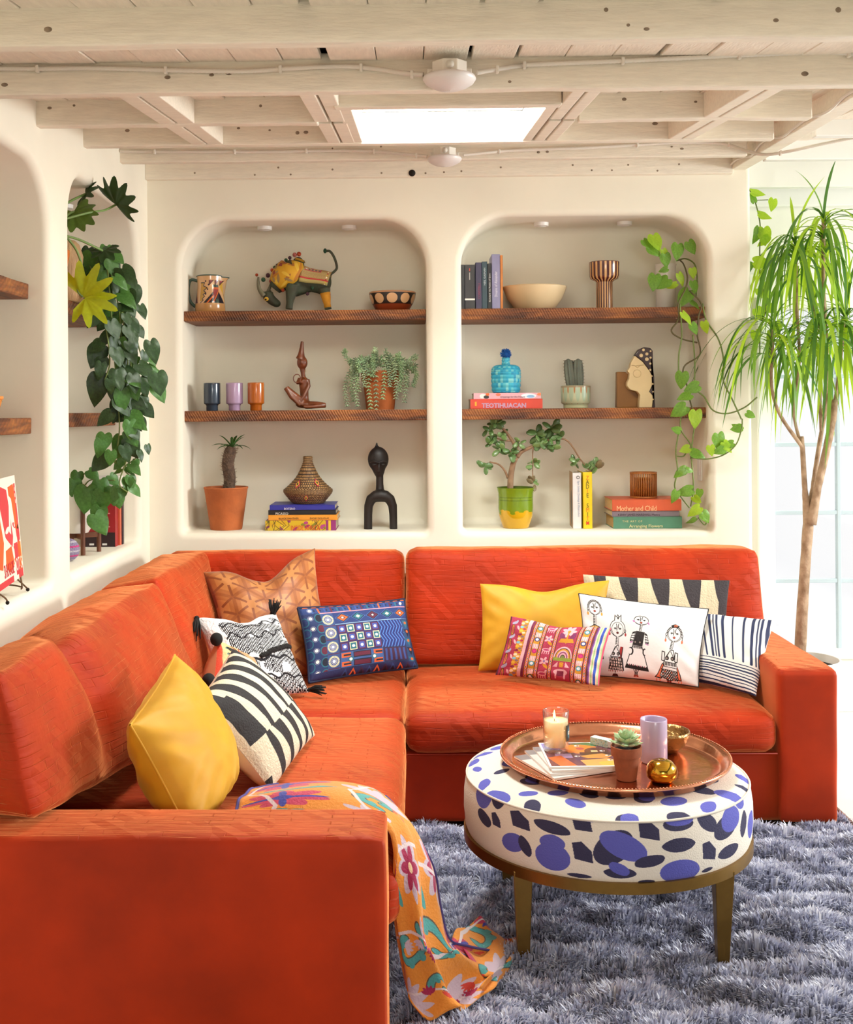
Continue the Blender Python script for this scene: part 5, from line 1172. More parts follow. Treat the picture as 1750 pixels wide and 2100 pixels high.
for k in range(26): yc.leaf(rr_.uniform(0, 300), rr_.uniform(0, 300), 80, 26, rr_.uniform(0, 3), ['#a8672a', '#d9b03a', '#9a7a4a', '#b8741e'][k % 4])
for k in range(4): yc.poly([(60+k*60, 60), (80+k*60, 90), (60+k*60, 120), (40+k*60, 90)], '#8a3a2c')
sc = Canvas(400, 260, '#a5814a'); sc.rect(0, 0, 400, 14, '#a8241e'); sc.rect(0, 200, 400, 216, '#b8262e'); sc.rect(0, 216, 400, 260, '#b0a060')
for k in range(40): sc.line([(k*14-60, 90), (k*14+40, 190)], 3, '#d8c890'); sc.line([(k*14+40, 90), (k*14-60, 190)], 3, '#9a7a4a')
sc.rect(40, 30, 260, 110, '#c49a70'); sc.rect(40, 100, 260, 112, '#c2304a'); sc.rect(250, 20, 262, 112, '#c2304a'); [sc.ell(64+k*44, 82, 15, 15, '#6a5a64') for k in range(5)]; sc.ell(64, 82, 14, 14, '#d8dcd0'); sc.flower(150, 44, 26, 5, '#a0202c', '#e0c8a0')
for k in range(9): sc.poly([(340, k*30), (372, k*30+15), (340, k*30+30)], ['#a8241e', '#d8b03a', '#efe4c8'][k % 3])
def arc_cloth(pts, r, a0, a1, m_, nm, sx=1.0):
    P_ = cr([Bp(*p) for p in pts], 18); R_ = np.interp(np.linspace(0, 1, 18), np.linspace(0, 1, len(r)), r)*K_
    T = np.gradient(P_, axis=0); G2 = np.zeros((18, 21, 3)); U2 = np.zeros((18, 21, 2))
    for i in range(18):
        t = T[i]/np.linalg.norm(T[i]); up = np.array((0, 0, 1.))-t*t[2]; 
        if abs(t[2]) > .95: up = np.array((1, 0, 0.))-t*t[0]
        up /= np.linalg.norm(up); sd_ = np.cross(t, up)
        for j, a in enumerate(np.linspace(a0, a1, 21)): G2[i, j] = P_[i]+(up*math.cos(a)+sd_*math.sin(a)*sx)*R_[i]; U2[i, j] = (i/17, 1-abs(a)/max(abs(a0), abs(a1)))
    q = MB(); q.grid(G2, U2); o = q.obj(nm, m_, bull); s_ = o.modifiers.new('thick', 'SOLIDIFY'); s_.thickness = .002; s_.offset = 1
arc_cloth([(930, 560), (1050, 585), (1180, 600), (1300, 615), (1390, 640)], [215, 196, 184, 182, 178], -1.95, 1.95, canvas_mat('bull_saddle_print', sc, .7), 'saddle_cloth')
arc_cloth([(915, 250), (890, 330), (850, 430), (770, 500), (690, 545), (610, 620), (540, 690)], [80, 150, 240, 272, 255, 215, 165], -2.3, 2.3, canvas_mat('bull_drape_print', yc, .7), 'neck_drape')
m = MB(); m.tube(cr([Bp(1360, 560), Bp(1400, 510), Bp(1480, 450), Bp(1520, 380), Bp(1480, 230), Bp(1410, 125), Bp(1340, 118)], 24), .0055, 8); m.obj('tail', bullm, bbody)
m = MB(); m.ell(Bp(1328, 115), (.008, .008, .011), 8, 6); m.obj('tail_tuft', mat('green_wool', '#234a38', .9), bbody)
for dy, pts in ((-.02, [(330, 850), (255, 740), (235, 620), (240, 540)]), (.02, [(440, 800), (400, 780), (430, 700), (450, 620)])):
    m = MB(); m.tube(cr([Bp(*p, dy) for p in pts], 12), np.linspace(.011, .004, 12), 8); m.obj('horn', mat('bull_horn', '#6f6a52', .5), bbody)
pc = [mat('wool_'+n_, h, .9, bump=.6, bump_scale=150) for n_, h in (('rust', '#a8401e'), ('green', '#2f5138'), ('plum', '#4a2a34'), ('pink', '#a85a52'))]
for k, (cx, cy) in enumerate(((212, 508), (320, 585), (395, 515), (440, 610), (462, 430), (508, 385), (550, 350), (592, 322), (622, 300), (690, 265), (752, 228), (832, 180), (902, 168), (1118, 720), (1040, 815), (1390, 830), (640, 755))):
    m = MB(); r = (.0085 if cx > 260 else .0075)*(1.15 if k in (11, 12, 1, 2) else .9); m.ell(Bp(cx, cy, -.03 if cx > 1000 or cx == 640 else -.004), (r, r, r*1.05), 9, 7); m.obj('pom_pom', pc[k % 4], bull)
for dy in (-.026, .026):
    q = MB(); q.tube([Bp(1330, 800, dy), Bp(1345, 880, dy), Bp(1362, 980, dy), (Bp(1372, 1040, dy))], [88*K_, 78*K_, 58*K_, 60*K_], 14); q.obj('legging', mat('orange_felt', '#c8861c', .8, noise_amt=.15, noise_scale=40), bull)
ey = MB(); ey.ell(Bp(370, 900, -.026), (.010, .003, .009), 10, 8); ey.obj('eye_patch', mat('yellow_felt', '#c99a2a', .8), bbody)
ey = MB(); ey.ell(Bp(360, 908, -.029), (.004, .002, .004), 8, 6); ey.obj('eye', dark, bbody)
# patterned bowl
bc = Canvas(800, 120, '#d9a878'); bc.rect(0, 0, 800, 10, '#c98f66'); bc.rect(0, 10, 800, 76, '#231a18')
for k in range(10): bc.ell(40+k*80, 43, 31, 29, '#dcae80')
bc.rect(0, 76, 800, 120, '#8e3a1c')
c = on(805, 600, 4.93, ZU); bw = thing('patterned_bowl', 'small bowl with dark band of tan ovals over a russet base', 'bowl', c)
prof = [(.062, 0), (.070, .006), (.088, .036), (.0975, .060), (.1005, .082)]
a_ = np.linspace(0, 2*PI, 65); m = MB(); m.grid(np.array([[(c[0]+r*math.cos(a), c[1]+r*math.sin(a), c[2]+z) for a in a_] for r, z in prof]), np.array([[(a/(2*PI), .02+z/.084*.97) for a in a_] for r, z in prof]), flip=True); m.obj('body', canvas_mat('bowl_glaze', bc, .3, bump=.02, coat=.3), bw)
m = MB(); m.lathe([(.1005, .082), (.099, .0845), (.096, .082), (.084, .036), (.06, .01), (.001, .008)], c, 64, cap0=False); m.lathe([(.001, .0005), (.062, 0)], c, 48, cap0=False); m.obj('inside', mat('bowl_inside', '#c08a60', .5), bw)
# ---- left niche, middle shelf: three cups
def footed_cup(px, m_, label):
    c = on(px, 800, 4.88, ZM); m = MB()
    m.lathe([(.001, 0), (.0235, 0), (.0245, .003), (.0245, .022), (.028, .027), (.0345, .030), (.0355, .034), (.0355, .114), (.0350, .1185), (.0325, .1185), (.0315, .112), (.031, .04), (.001, .036)], c, 40, cap0=False)
    tag(m.obj('footed_cup', m_, org=c), label, 'cup', 'footed ceramic cups on the middle shelf')
footed_cup(435, mat('slate_glaze', '#2f3c4c', .22, coat=.5), 'dark slate-blue footed cup, leftmost of the three on the middle shelf')
footed_cup(481, mat('mauve_glaze', '#ab8fae', .22, coat=.5), 'lilac footed cup in the middle of the row of three')
footed_cup(525, mat('amber_glaze', '#b05a14', .22, coat=.5), 'orange-brown footed cup in the row of three')
# seated wooden figure
def fig(cx, cy, dy=0): return at(360+cx/3.241, 440+cy/3.241, 4.90+dy)
kf = .00208/3.241
fg = thing('seated_figure', 'carved reddish wood seated figure with tall headdress and one raised knee', 'sculpture', (fig(860, 1284)[0], 4.9, ZM))
fw = mat('carved_red_wood', '#6d3516', .4, noise_amt=.15, noise_scale=16, stretch=(3, 3, 1), coat=.2)
m = MB()
def ft(pts, r): m.tube([fig(*p) for p in pts], [x*kf for x in r], 12)
ft([(842, 842), (840, 880), (836, 930), (832, 960)], [10, 14, 22, 34]); m.ell(fig(843, 985), (36*kf, 34*kf, 46*kf), 16, 12); ft([(843, 1010), (848, 1060), (852, 1100)], [20, 15, 17])
ft([(848, 1085), (852, 1100), (855, 1160), (858, 1220), (860, 1265)], [20, 36, 30, 28, 36]); 
ft([(828, 1090, -.01), (812, 1120, -.02), (838, 1110, -.03)], [15, 14, 11])
ft([(880, 1095, -.005), (886, 1140, -.015), (850, 1210, -.03), (818, 1254, -.035)], [14, 14, 12, 10])
ft([(862, 1262, -.012), (800, 1210, -.03), (735, 1150, -.035)], [26, 24, 18]); ft([(735, 1150, -.035), (770, 1210, -.04), (830, 1268, -.035)], [18, 16, 14])
ft([(865, 1265, -.01), (940, 1265, -.03), (1000, 1268, -.03)], [28, 24, 17]); ft([(1000, 1270, -.03), (930, 1276, -.045), (850, 1277, -.05)], [15, 13, 11])
m.ell(fig(858, 1262), (60*kf, 60*kf, 26*kf)); m.ell(fig(836, 980, -.022), (5*kf*2, 6*kf, 14*kf)); 
m.obj('body', fw, fg, remesh=.0030)
m = MB(); n_ = 20; m.tube([fig(808+24*math.cos(2*PI*k/n_), 1090+28*math.sin(2*PI*k/n_), -.03) for k in range(n_+1)], .0022, 6, caps=False); m.obj('bangle', fw, fg)
for x in (806, 866):
    m = MB(); m.tube([fig(x, 1028, -.012), fig(x+2, 1046, -.012)], .0014, 6); m.obj('earring', mat('pale_bead', '#d8c8a0', .5), fg)
# burro's tail
c = on(780, 800, 4.93, ZM); bt = thing('trailing_sedum', 'trailing blue-green sedum spilling over a terracotta pot', 'plant', c)
m = MB(); m.lathe([(.001, 0), (.060, 0), (.073, .12), (.080, .121), (.083, .165), (.078, .166), (.072, .15), (.001, .148)], c, 36, cap0=False); m.obj('pot', terra, bt, auto=True)
m = MB(); m.lathe([(.075, .152), (.04, .158), (.001, .16)], c, 24, cap0=False); m.obj('soil', soil, bt)
sed = [mat('sedum_leaf', '#8fa98a', .55, col2='#b4c79a', noise_scale=60, noise_amt=.15), mat('sedum_leaf_green', '#7d9f78', .55, col2='#a9c48e', noise_scale=60, noise_amt=.15)]
rs = random.Random(5); ends = [(725, 775), (735, 800), (748, 790), (720, 745), (712, 830), (760, 835), (772, 838), (708, 720), (800, 790), (820, 800), (812, 815), (835, 790), (830, 822), (845, 760), (850, 735), (848, 790), (795, 760), (785, 815), (755, 765), (740, 760), (770, 720), (815, 730), (838, 745), (725, 820), (805, 775), (765, 770), (733, 830), (822, 775)]
for k, (ex_, ey_) in enumerate(ends):
    a = rs.uniform(0, PI) if k < 20 else rs.uniform(0, 2*PI); frac = (ex_-780)/70
    s0 = np.array((c[0]+frac*.05, c[1]-rs.uniform(-.03, .05), c[2]+.16)); e = at(ex_, ey_, 4.93-rs.uniform(.07, .115) if abs(frac) < .75 else 4.93-rs.uniform(-.02, .07))
    mid = (s0+e)/2; ov = np.array((s0[0]+(e[0]-s0[0])*.75, s0[1]+(e[1]-s0[1])*.7, c[2]+.195+.052*max(0, 1-abs(frac)*1.1)+rs.uniform(-.012, .012)-(.02 if ey_ > 800 else 0)))
    path = cr([s0, ov, e*.55+ov*.45+np.array((frac*.02+rs.uniform(-.008, .008), -.012, .012)), e], 15 if ey_ < 770 else 21); q = MB()
    for i, p in enumerate(path[2:]):
        for j in range(4):
            an = j*PI/2+i*.8; t = path[min(i+3, len(path)-1)]-path[i+1]; t /= np.linalg.norm(t)+1e-9; sdv = np.cross(t, (math.cos(an), math.sin(an), .3)); sdv /= np.linalg.norm(sdv)+1e-9
            dirv_ = sdv*.85+t*.55; q.ell((0, 0, 0), (.0030, .0024, .0095), 5, 4, M=Matrix.Translation(p+dirv_*.0065) @ Vector(dirv_).to_track_quat('Z', 'Y').to_matrix().to_4x4())
    o = q.obj('stem', sed[k % 2], bt); 
# ---- left niche, bottom: potted palm-like cactus, stack of books, basket, carved figure
c = on(464, 1050, 4.91, ZF); pp = thing('potted_pachypodium', 'spiny stemmed plant with a leaf tuft in a wide terracotta pot', 'plant', c)
m = MB(); m.lathe([(.001, 0), (.066, 0), (.068, .004), (.092, .172), (.095, .176), (.094, .181), (.088, .181), (.086, .172), (.001, .168)], c, 48, cap0=False); m.obj('pot', terra, pp, auto=True)
m = MB(); m.lathe([(.0865, .171), (.05, .174), (.001, .175)], c, 24, cap0=False); m.obj('soil', soil, pp)
path = cr([(c[0]+.012, c[1], c[2]+.168), (c[0]+.016, c[1], c[2]+.22), (c[0]+.010, c[1]-.004, c[2]+.28), (c[0]+.018, c[1], c[2]+.325), (c[0]+.026, c[1], c[2]+.352)], 24)
trk = mat('spiny_trunk', '#5b4636', .85, noise_amt=.35, noise_scale=60, bump=.9, bump_scale=90)
m = MB(); m.tube(path, list(np.interp(np.linspace(0, 1, 24), [0, .3, .8, 1], [.024, .026, .026, .018])), 12); ptk = m.obj('trunk', trk, pp)
m = MB(); rs = random.Random(8)
for k in range(170):
    i = rs.randint(0, 22); a = rs.uniform(0, 2*PI); r = .025; p = path[i]+np.array((r*math.cos(a), r*math.sin(a), rs.uniform(-.005, .005))); m.tube([p, p+np.array((math.cos(a), math.sin(a), .5))*rs.uniform(.006, .012)], [.0011, .0003], 3)
o = m.obj('spines', mat('pale_spine', '#8d7256', .8), ptk); o['kind'] = 'stuff'
def strap(L, w, droop, up=.6, n=8, fold=.25):
    m = MB(); P = []; p = np.zeros(3); a = up
    for i in range(n+1):
        s_ = i/n; wd = w*min(1, 4*(1-s_)+.02)*min(1, .45+2.2*s_); P.append([p+np.array((-wd/2, 0, wd*fold)), p.copy(), p+np.array((wd/2, 0, wd*fold))]); p = p+np.array((0, math.cos(a), math.sin(a)))*L/n; a -= droop/n
    m.grid(np.array(P)); return m
lm = mat('palm_leaf', '#3f6a34', .5, noise_amt=.15, noise_scale=30, translucent=.15)
mes = [strap(.062, .009, d_, u_).mesh('leaf', mats=[lm]) for d_, u_ in ((.9, .5), (.5, .9), (1.2, .4))]
for k in range(15):
    a = k*2.399; M = Matrix.Translation(path[-1]+np.array((0, 0, -.004))) @ Matrix.Rotation(a, 4, 'Z') @ Matrix.Scale(random.uniform(1.1, 1.5), 4); inst('leaf', mes[k % 3], pp, M)
# books
def book(label, x0, x1, y0, z0, depth, h, cover, lay=True, group=None, rot=0, pages='#e6dcc8', hard=.002, spine=None):
    """book lying flat with its spine towards the room (lay) or standing upright, spine to the room"""
    cx, cy = (x0+x1)/2, y0+depth/2; r = thing('book', label, 'book', (cx, cy, z0), group)
    M = Matrix.Translation((cx, cy, z0)) @ Matrix.Rotation(rot, 4, 'Z') @ Matrix.Translation((-cx, -cy, -z0))
    cm = cover if not isinstance(cover, str) else mat('cover_'+cover[1:], cover, .45, noise_amt=.06, noise_scale=25)
    pm = mat('pages_'+pages[1:], pages, .85, noise_amt=.08, noise_scale=300, stretch=(1, 1, .1) if not lay else (.1, .1, 1))
    m = MB()
    if lay:
        m.box((x0, y0, z0), (x1, y0+depth, z0+hard), M); m.box((x0, y0, z0+h-hard), (x1, y0+depth, z0+h), M); m.box((x0, y0, z0+hard), (x1, y0+hard, z0+h-hard), M)
        q = MB(); q.box((x0+.003, y0+hard, z0+hard), (x1-.003, y0+depth-.004, z0+h-hard), M)
    else:
        m.box((x0, y0, z0), (x0+hard, y0+depth, z0+h), M); m.box((x1-hard, y0, z0), (x1, y0+depth, z0+h), M); m.box((x0+hard, y0, z0), (x1-hard, y0+hard, z0+h), M)
        q = MB(); q.box((x0+hard, y0+hard, z0+.003), (x1-hard, y0+depth-.004, z0+h-.003), M)
    m.obj('cover', cm, r, smooth=False, bev=.0006, seg=1); q.obj('pages', pm, r, smooth=False)
    r['_'] = 0; del r['_']; BK_[r.name] = M; return r
BK_ = {}
def spine_text(b, s, x, y, z, size, col, vert=False, sq=1.0, sp=1.0, axis='CENTER', down=True):
    R_ = Matrix.Rotation(PI/2, 4, 'X')
    if vert: R_ = R_ @ Matrix.Rotation(-PI/2 if down else PI/2, 4, 'Z')
    return text(s, size, BK_[b.name] @ Matrix.Translation((x, y-.0004, z)) @ R_, mat('ink_'+col[1:], col, .6), b, ax=axis, squeeze=sq, spacing=sp)
GB = 'art books stacked in the bottom left niche'
ia = Canvas(560, 80, '#c9a51c'); 
for k in range(26): ia.ell(rr_.uniform(0, 480), rr_.uniform(0, 80), rr_.uniform(10, 26), rr_.uniform(8, 18), ['#8a2a6a', '#d9b52a', '#7a7a1c', '#a83a7a', '#c89a1c'][k % 5], rr_.uniform(0, 3))
for k in range(14): x = rr_.uniform(0, 480); ia.line([(x, 0), (x+rr_.uniform(-40, 60), 40), (x+rr_.uniform(-40, 80), 80)], 4, '#4a3a10')
ia.rect(480, 0, 500, 80, '#8a2a6a'); ia.rect(500, 0, 520, 80, '#d9b52a'); ia.rect(520, 0, 560, 80, '#8a2a6a'); iam = canvas_mat('book_print_africa', ia, .4, bump=.01)
def bx_(p, d=4.83): return at(p, 1050, d)[0]
z = ZF; h1, h2, h3, h4 = .0425, .0225, .020, .021
b1_ = book('thick book with yellow and magenta pattern, lowest of the four-book stack', bx_(544), bx_(689), 4.83, z, .21, h1, '#8a2a5a', group=GB)
m = MB(); x0, x1 = bx_(544), bx_(689); m.add([(x0, 4.8292, z), (x1, 4.8292, z), (x1, 4.8292, z+h1), (x0, 4.8292, z+h1)], [(0, 1, 2, 3)], [(0, 0), (1, 0), (1, 1), (0, 1)]); m.obj('spine_print', iam, b1_, smooth=False)
spine_text(b1_, 'INSIDE AFRICA', bx_(626), 4.8288, z+.010, .030, '#c8301c', sq=.62)
z += h1+.0003; b2_ = book('orange book, second from the bottom of the four-book stack', bx_(550), bx_(692), 4.835, z, .19, h2, '#e2962f', group=GB)
spine_text(b2_, 'BLACK PANTHER', bx_(592), 4.835, z+.007, .011, '#241408', sq=1.0); spine_text(b2_, 'EMORY DOUGLAS', bx_(655), 4.835, z+.007, .011, '#241408', sq=.9)
z += h2+.0003; b3_ = book('black book under the blue one in the four-book stack', bx_(550), bx_(689), 4.835, z, .19, h3, '#1a191c', group=GB)
spine_text(b3_, 'PICASSO', bx_(578), 4.835, z+.005, .014, '#efe9e0')
z += h3+.0003; b4_ = book('blue book on top of the stack under the basket', bx_(553), bx_(687), 4.835, z, .20, h4, '#2c2f8e', group=GB)
spine_text(b4_, 'BOTERO', bx_(594), 4.835, z+.005, .012, '#efe9e0'); z += h4
# coiled basket
c = on(632, 1000, 4.93, z+.0002); bk = thing('coiled_basket', 'lidded coiled basket of dark and straw weave standing on the books', 'basket', c)
bm_ = bpy.data.materials.new('coil_weave'); bm_.use_nodes = True; nt = bm_.node_tree; b_ = nt.nodes['Principled BSDF']; b_.inputs['Roughness'].default_value = .6
uvn = nt.nodes.new('ShaderNodeUVMap'); mp = nt.nodes.new('ShaderNodeMapping'); mp.inputs['Scale'].default_value = (52, 20, 1); nt.links.new(uvn.outputs[0], mp.inputs[0])
br = nt.nodes.new('ShaderNodeTexBrick'); br.inputs['Scale'].default_value = 1; br.inputs['Brick Width'].default_value = 1; br.inputs['Row Height'].default_value = 1; br.inputs['Mortar Size'].default_value = .16; br.inputs['Color1'].default_value = (*lin('#b8905a'), 1); br.inputs['Color2'].default_value = (*lin('#8a6236'), 1); br.inputs['Mortar'].default_value = (*lin('#2a1a10'), 1)
nt.links.new(mp.outputs[0], br.inputs[0]); nt.links.new(br.outputs[0], b_.inputs['Base Color'])
def coil(prof_pts, n):
    P_ = cr([(r, 0, z) for r, z in prof_pts], n*6); out = []
    for i, (r, _, z) in enumerate(P_): out.append((r+.0018*abs(math.sin(PI*i/6)), z))
    return out
m = MB(); m.lathe(coil([(.064, 0), (.078, .014), (.096, .036), (.1045, .050), (.104, .060)], 8), c, 48); m.obj('basket_body', bm_, bk)
m = MB(); m.lathe(coil([(.1055, .058), (.096, .066), (.070, .090), (.046, .120), (.027, .158), (.0195, .180), (.0185, .200), (.006, .203)], 18), c, 48, cap1=True); blid = m.obj('lid', bm_, bk)
for a, zz, r0, s_ in ((-2.05, .085, .0795, .016), (-.95, .090, .0735, .016), (-1.57, .030, .0925, .012)):
    for sz, hx in ((1, '#b8244a'), (.68, '#d9c43a'), (.36, '#1f1a24')):
        q = MB(); nrm = Vector((math.cos(a), math.sin(a), .85 if zz > .05 else -.55)).normalized(); p = Vector((c[0]+r0*math.cos(a), c[1]+r0*math.sin(a), c[2]+zz))+nrm*(.004-.002*sz)
        t = Vector((-math.sin(a), math.cos(a), 0)); u = nrm.cross(t); w_ = s_*sz
        q.add([p-t*w_*.7, p-u*w_*1.35, p+t*w_*.7, p+u*w_*1.35, p-t*w_*.7-nrm*.003, p-u*w_*1.35-nrm*.003, p+t*w_*.7-nrm*.003, p+u*w_*1.35-nrm*.003], [(0, 1, 2, 3), (0, 4, 5, 1), (1, 5, 6, 2), (2, 6, 7, 3), (3, 7, 4, 0)]); q.obj('woven_diamond', mat('yarn_'+hx[1:], hx, .85), blid if zz > .05 else bk, smooth=False)
# black carved figure on an arch
def cv(cx, cy, dy=0): return at(360+cx/3.241, 840+cy/3.241, 4.90+dy)
kc = .00208/3.241
bf = thing('carved_black_figure', 'black carved figure with an oval face on an arched base', 'sculpture', (cv(1364, 800)[0], 4.9, ZF))
m = MB()
def ct(pts, r, n=14): m.tube([cv(*p) for p in pts], [x*kc for x in r], n)
ct([(1338, 214), (1338, 240), (1340, 262)], [4, 10, 26]); m.ell(cv(1348, 330), (70*kc, 62*kc, 84*kc), 20, 14); ct([(1350, 380), (1355, 430), (1358, 452)], [52, 32, 18])
ct([(1358, 430), (1358, 490), (1360, 560)], [25, 25, 30])
pts = [(1281, 800), (1281, 700), (1284, 640), (1300, 596), (1330, 577), (1364, 572), (1398, 577), (1426, 596), (1444, 640), (1448, 700), (1450, 800)]
for dy in (-.018, 0, .018): ct([(a, b, dy) for a, b in pts], [28, 28, 30, 35, 40, 42, 40, 35, 30, 27, 26])
ebony = mat('black_carved_wood', '#1d1614', .5, noise_amt=.2, noise_scale=20, bump=.15, bump_scale=40)
ebd = m.obj('body', ebony, bf, remesh=.0035)
m = MB(); m.tube([cv(1352, 352, -.043), cv(1352, 385, -.047), cv(1352, 412, -.042)], [.0028, .0042, .0046], 8); m.obj('nose', ebony, ebd)
m = MB(); m.tube(cr([cv(1290, 352, -.034), cv(1318, 342, -.043), cv(1350, 352, -.045), cv(1382, 342, -.043), cv(1408, 352, -.034)], 16), .0028, 6); m.obj('brow', ebony, ebd)
for x in (1322, 1380): q = MB(); q.ell(cv(x, 366, -.039), (.010, .004, .0035), 10, 6); q.obj('eye', ebony, ebd)
# ---- right niche, top shelf: row of paperbacks
GP = 'paperbacks in a row on the upper right shelf'
def ux(p, d=4.83): return at(p, 600, d)[0]
def uh(y, px, d=4.83): return at(px, y, d)[2]-ZUR
bs = []
for lab, p0, p1, yt, cov in (('black paperback against the pillar, first of the row', 945, 953.2, 543, '#1d1b1c'), ('thick black paperback with a white band on its spine', 953.6, 974.5, 543, '#221e20'), ('dark violet paperback next to the thick black one', 976, 988.5, 538, '#3a3350'),
                        ('dark teal paperback in the middle of the row', 989, 1000, 536, '#28404a'), ('thin black paperback with white vertical title', 1000.6, 1008.6, 540, '#171516'), ('tall lavender-grey paperback near the end of the row', 1009.4, 1026.4, 521, '#8a86a8'), ('thin orange-backed book leaning by the cream bowl', 1027, 1032, 523, '#c8782a')):
    bs.append(book(lab, ux(p0), ux(p1), 4.835 if p0 > 960 else 4.83, ZUR, .13 if p0 < 1005 else .16, uh(yt, p0), cov, lay=False, group=GP, hard=.0012))
def vt(b, s, px, yc_, size, col, sq=1.0, sp=1.0): p = at(px, yc_, 4.835); spine_text(b, s, p[0]-size*.28, 4.834, p[2], size, col, True, sq, sp, down=False)
q = MB(); q.box((ux(953.8), 4.8288, ZUR+.038), (ux(974.3), 4.8296, ZUR+.045)); q.obj('white_band', mat('ink_efe9e0', '#efe9e0', .6), bs[1], smooth=False)
vt(bs[2], 'CONSTELLI', 985, 597, .013, '#9a2f48', sq=1.0); vt(bs[3], 'NEIL GAIMAN', 996, 567, .011, '#c8d4d8', sq=1.1)
for y0_, y1_, col in ((550, 556, '#c8402c'), (559, 574, '#bdb5ae')):
    q = MB(); q.box((ux(963), 4.8288, at(963, y1_, 4.83)[2]), (ux(964.6), 4.8296, at(963, y0_, 4.83)[2])); q.obj('spine_line', mat('ink_'+col[1:], col, .6), bs[1], smooth=False)
vt(bs[4], 'Bachelard  the Poetics of Space', 1006, 590, .0095, '#efe9e0', sq=1.0); vt(bs[5], 'Dreams of Alexander', 1020, 583, .0165, '#efe9f2', sq=.75)
# cream bowl
cream = mat('cream_stone', '#d8bd92', .55, noise_amt=.06, noise_scale=10, coat=.2)
m = MB(); c = on(1097, 610, 4.96, ZUR); m.lathe([(.001, 0), (.066, 0), (.086, .012), (.118, .055), (.136, .100), (.1365, .106), (.132, .107), (.112, .06), (.08, .02), (.001, .014)], c, 56, cap0=False, sy=.85, wob=lambda a, z: .012*math.sin(2*a+.6)+.008*math.sin(3*a))
tag(m.obj('stone_bowl', cream, org=c), 'wide cream bowl with an uneven rim on the upper right shelf', 'bowl')
# striped goblet
vs = Canvas(640, 64, '#d8a46a'); [vs.rect(k*32, 0, k*32+17, 64, '#4a1a1e') for k in range(20)]
c = on(1240, 600, 4.91, ZUR); gb = thing('striped_vase', 'brown and tan vertically striped goblet-shaped vase', 'vase', c); vsm = canvas_mat('striped_glaze', vs, .2, bump=.01, coat=.5)
a_ = np.linspace(0, 2*PI, 57)
def lath_uv(mb, prof, c): mb.grid(np.array([[(c[0]+r*math.cos(a), c[1]+r*math.sin(a), c[2]+z) for a in a_] for r, z in prof]), np.array([[(a/(2*PI), i/(len(prof)-1)) for a in a_] for i, (r, z) in enumerate(prof)]), flip=True)
m = MB(); lath_uv(m, [(.0355, 0), (.0350, .06), (.0352, .118)], c); m.obj('stem', vsm, gb)
m = MB(); lath_uv(m, [(.0352, .116), (.040, .122), (.058, .130), (.063, .142), (.0640, .200)], c); m.obj('bowl', vsm, gb)
m = MB(); m.lathe([(.0640, .199), (.063, .2025), (.060, .200), (.058, .145), (.03, .125), (.001, .125)], c, 48, cap0=False); m.obj('inside', mat('vase_inside', '#6a3a2a', .4), gb)
# ---- right niche, middle shelf
def mh(y0, y1, d=4.83): return (y1-y0)*d/F
def mx(p, d=4.83): return at(p, 820, d)[0]
GR = 'two books lying under the blue bottle'
r1 = book('red book lying flat on the middle right shelf, lower of the two', mx(965), mx(1113), 4.83, ZMR, .2, mh(816, 836), '#c8402c', group=GR)
text('TEOTIHUACAN', .0265, Matrix.Translation((mx(1034), 4.8296, ZMR+.0125)) @ Matrix.Rotation(PI/2, 4, 'X'), mat('ink_b590ac', '#b892ac', .6), r1, squeeze=1.0, bold=.0011)
q = MB(); q.box((mx(974), 4.8292, ZMR+.012), (mx(978), 4.8299, ZMR+.030)); q.obj('spine_mark', mat('ink_d9a02a', '#d9a02a', .6), r1, smooth=False)
pkc = Canvas(440, 40, '#dca4ac'); pkc.ell(60, 20, 22, 16, '#e8e4e0'); pkc.ell(82, 26, 18, 12, '#2a2a2a'); pkc.ell(90, 8, 12, 10, '#d9682a'); pkc.ell(160, 10, 16, 10, '#e06a4a'); pkc.ell(360, 20, 50, 16, '#e8ecf2'); pkc.ell(372, 24, 26, 10, '#8ab4d8'); pkc.ell(430, 10, 16, 9, '#e07a4a')
z = ZMR+mh(816, 836)+.0003; r2 = book('pink book with small coloured shapes under the blue bottle', mx(972), mx(1110), 4.835, z, .19, mh(804, 816), '#d9a0a8', group=GR)
m = MB(); x0, x1, h = mx(972), mx(1110), mh(804, 816); m.add([(x0, 4.8342, z), (x1, 4.8342, z), (x1, 4.8342, z+h), (x0, 4.8342, z+h)], [(0, 1, 2, 3)], [(0, 0), (1, 0), (1, 1), (0, 1)]); m.obj('spine_print', canvas_mat('pink_spine_print', pkc, .5, bump=.01), r2, smooth=False)
spine_text(r2, 'Drawings for the Future', mx(1052), 4.8338, z+.008, .0105, '#5a3a4a'); z += h
c = on(1038, 780, 4.93, z+.0002); bb = thing('woven_bottle', 'turquoise coiled bottle with a blue pom-pom stopper on two books', 'bottle', c)
bt_ = bpy.data.materials.new('turquoise_coil'); bt_.use_nodes = True; nt = bt_.node_tree; b_ = nt.nodes['Principled BSDF']; b_.inputs['Roughness'].default_value = .5
uvn = nt.nodes.new('ShaderNodeUVMap'); mp = nt.nodes.new('ShaderNodeMapping'); mp.inputs['Scale'].default_value = (34, 13, 1); nt.links.new(uvn.outputs[0], mp.inputs[0])
nn_ = nt.nodes.new('ShaderNodeTexWhiteNoise'); nn_.noise_dimensions = '2D'; fl_ = nt.nodes.new('ShaderNodeVectorMath'); fl_.operation = 'FLOOR'; nt.links.new(mp.outputs[0], fl_.inputs[0]); nt.links.new(fl_.outputs[0], nn_.inputs['Vector'])
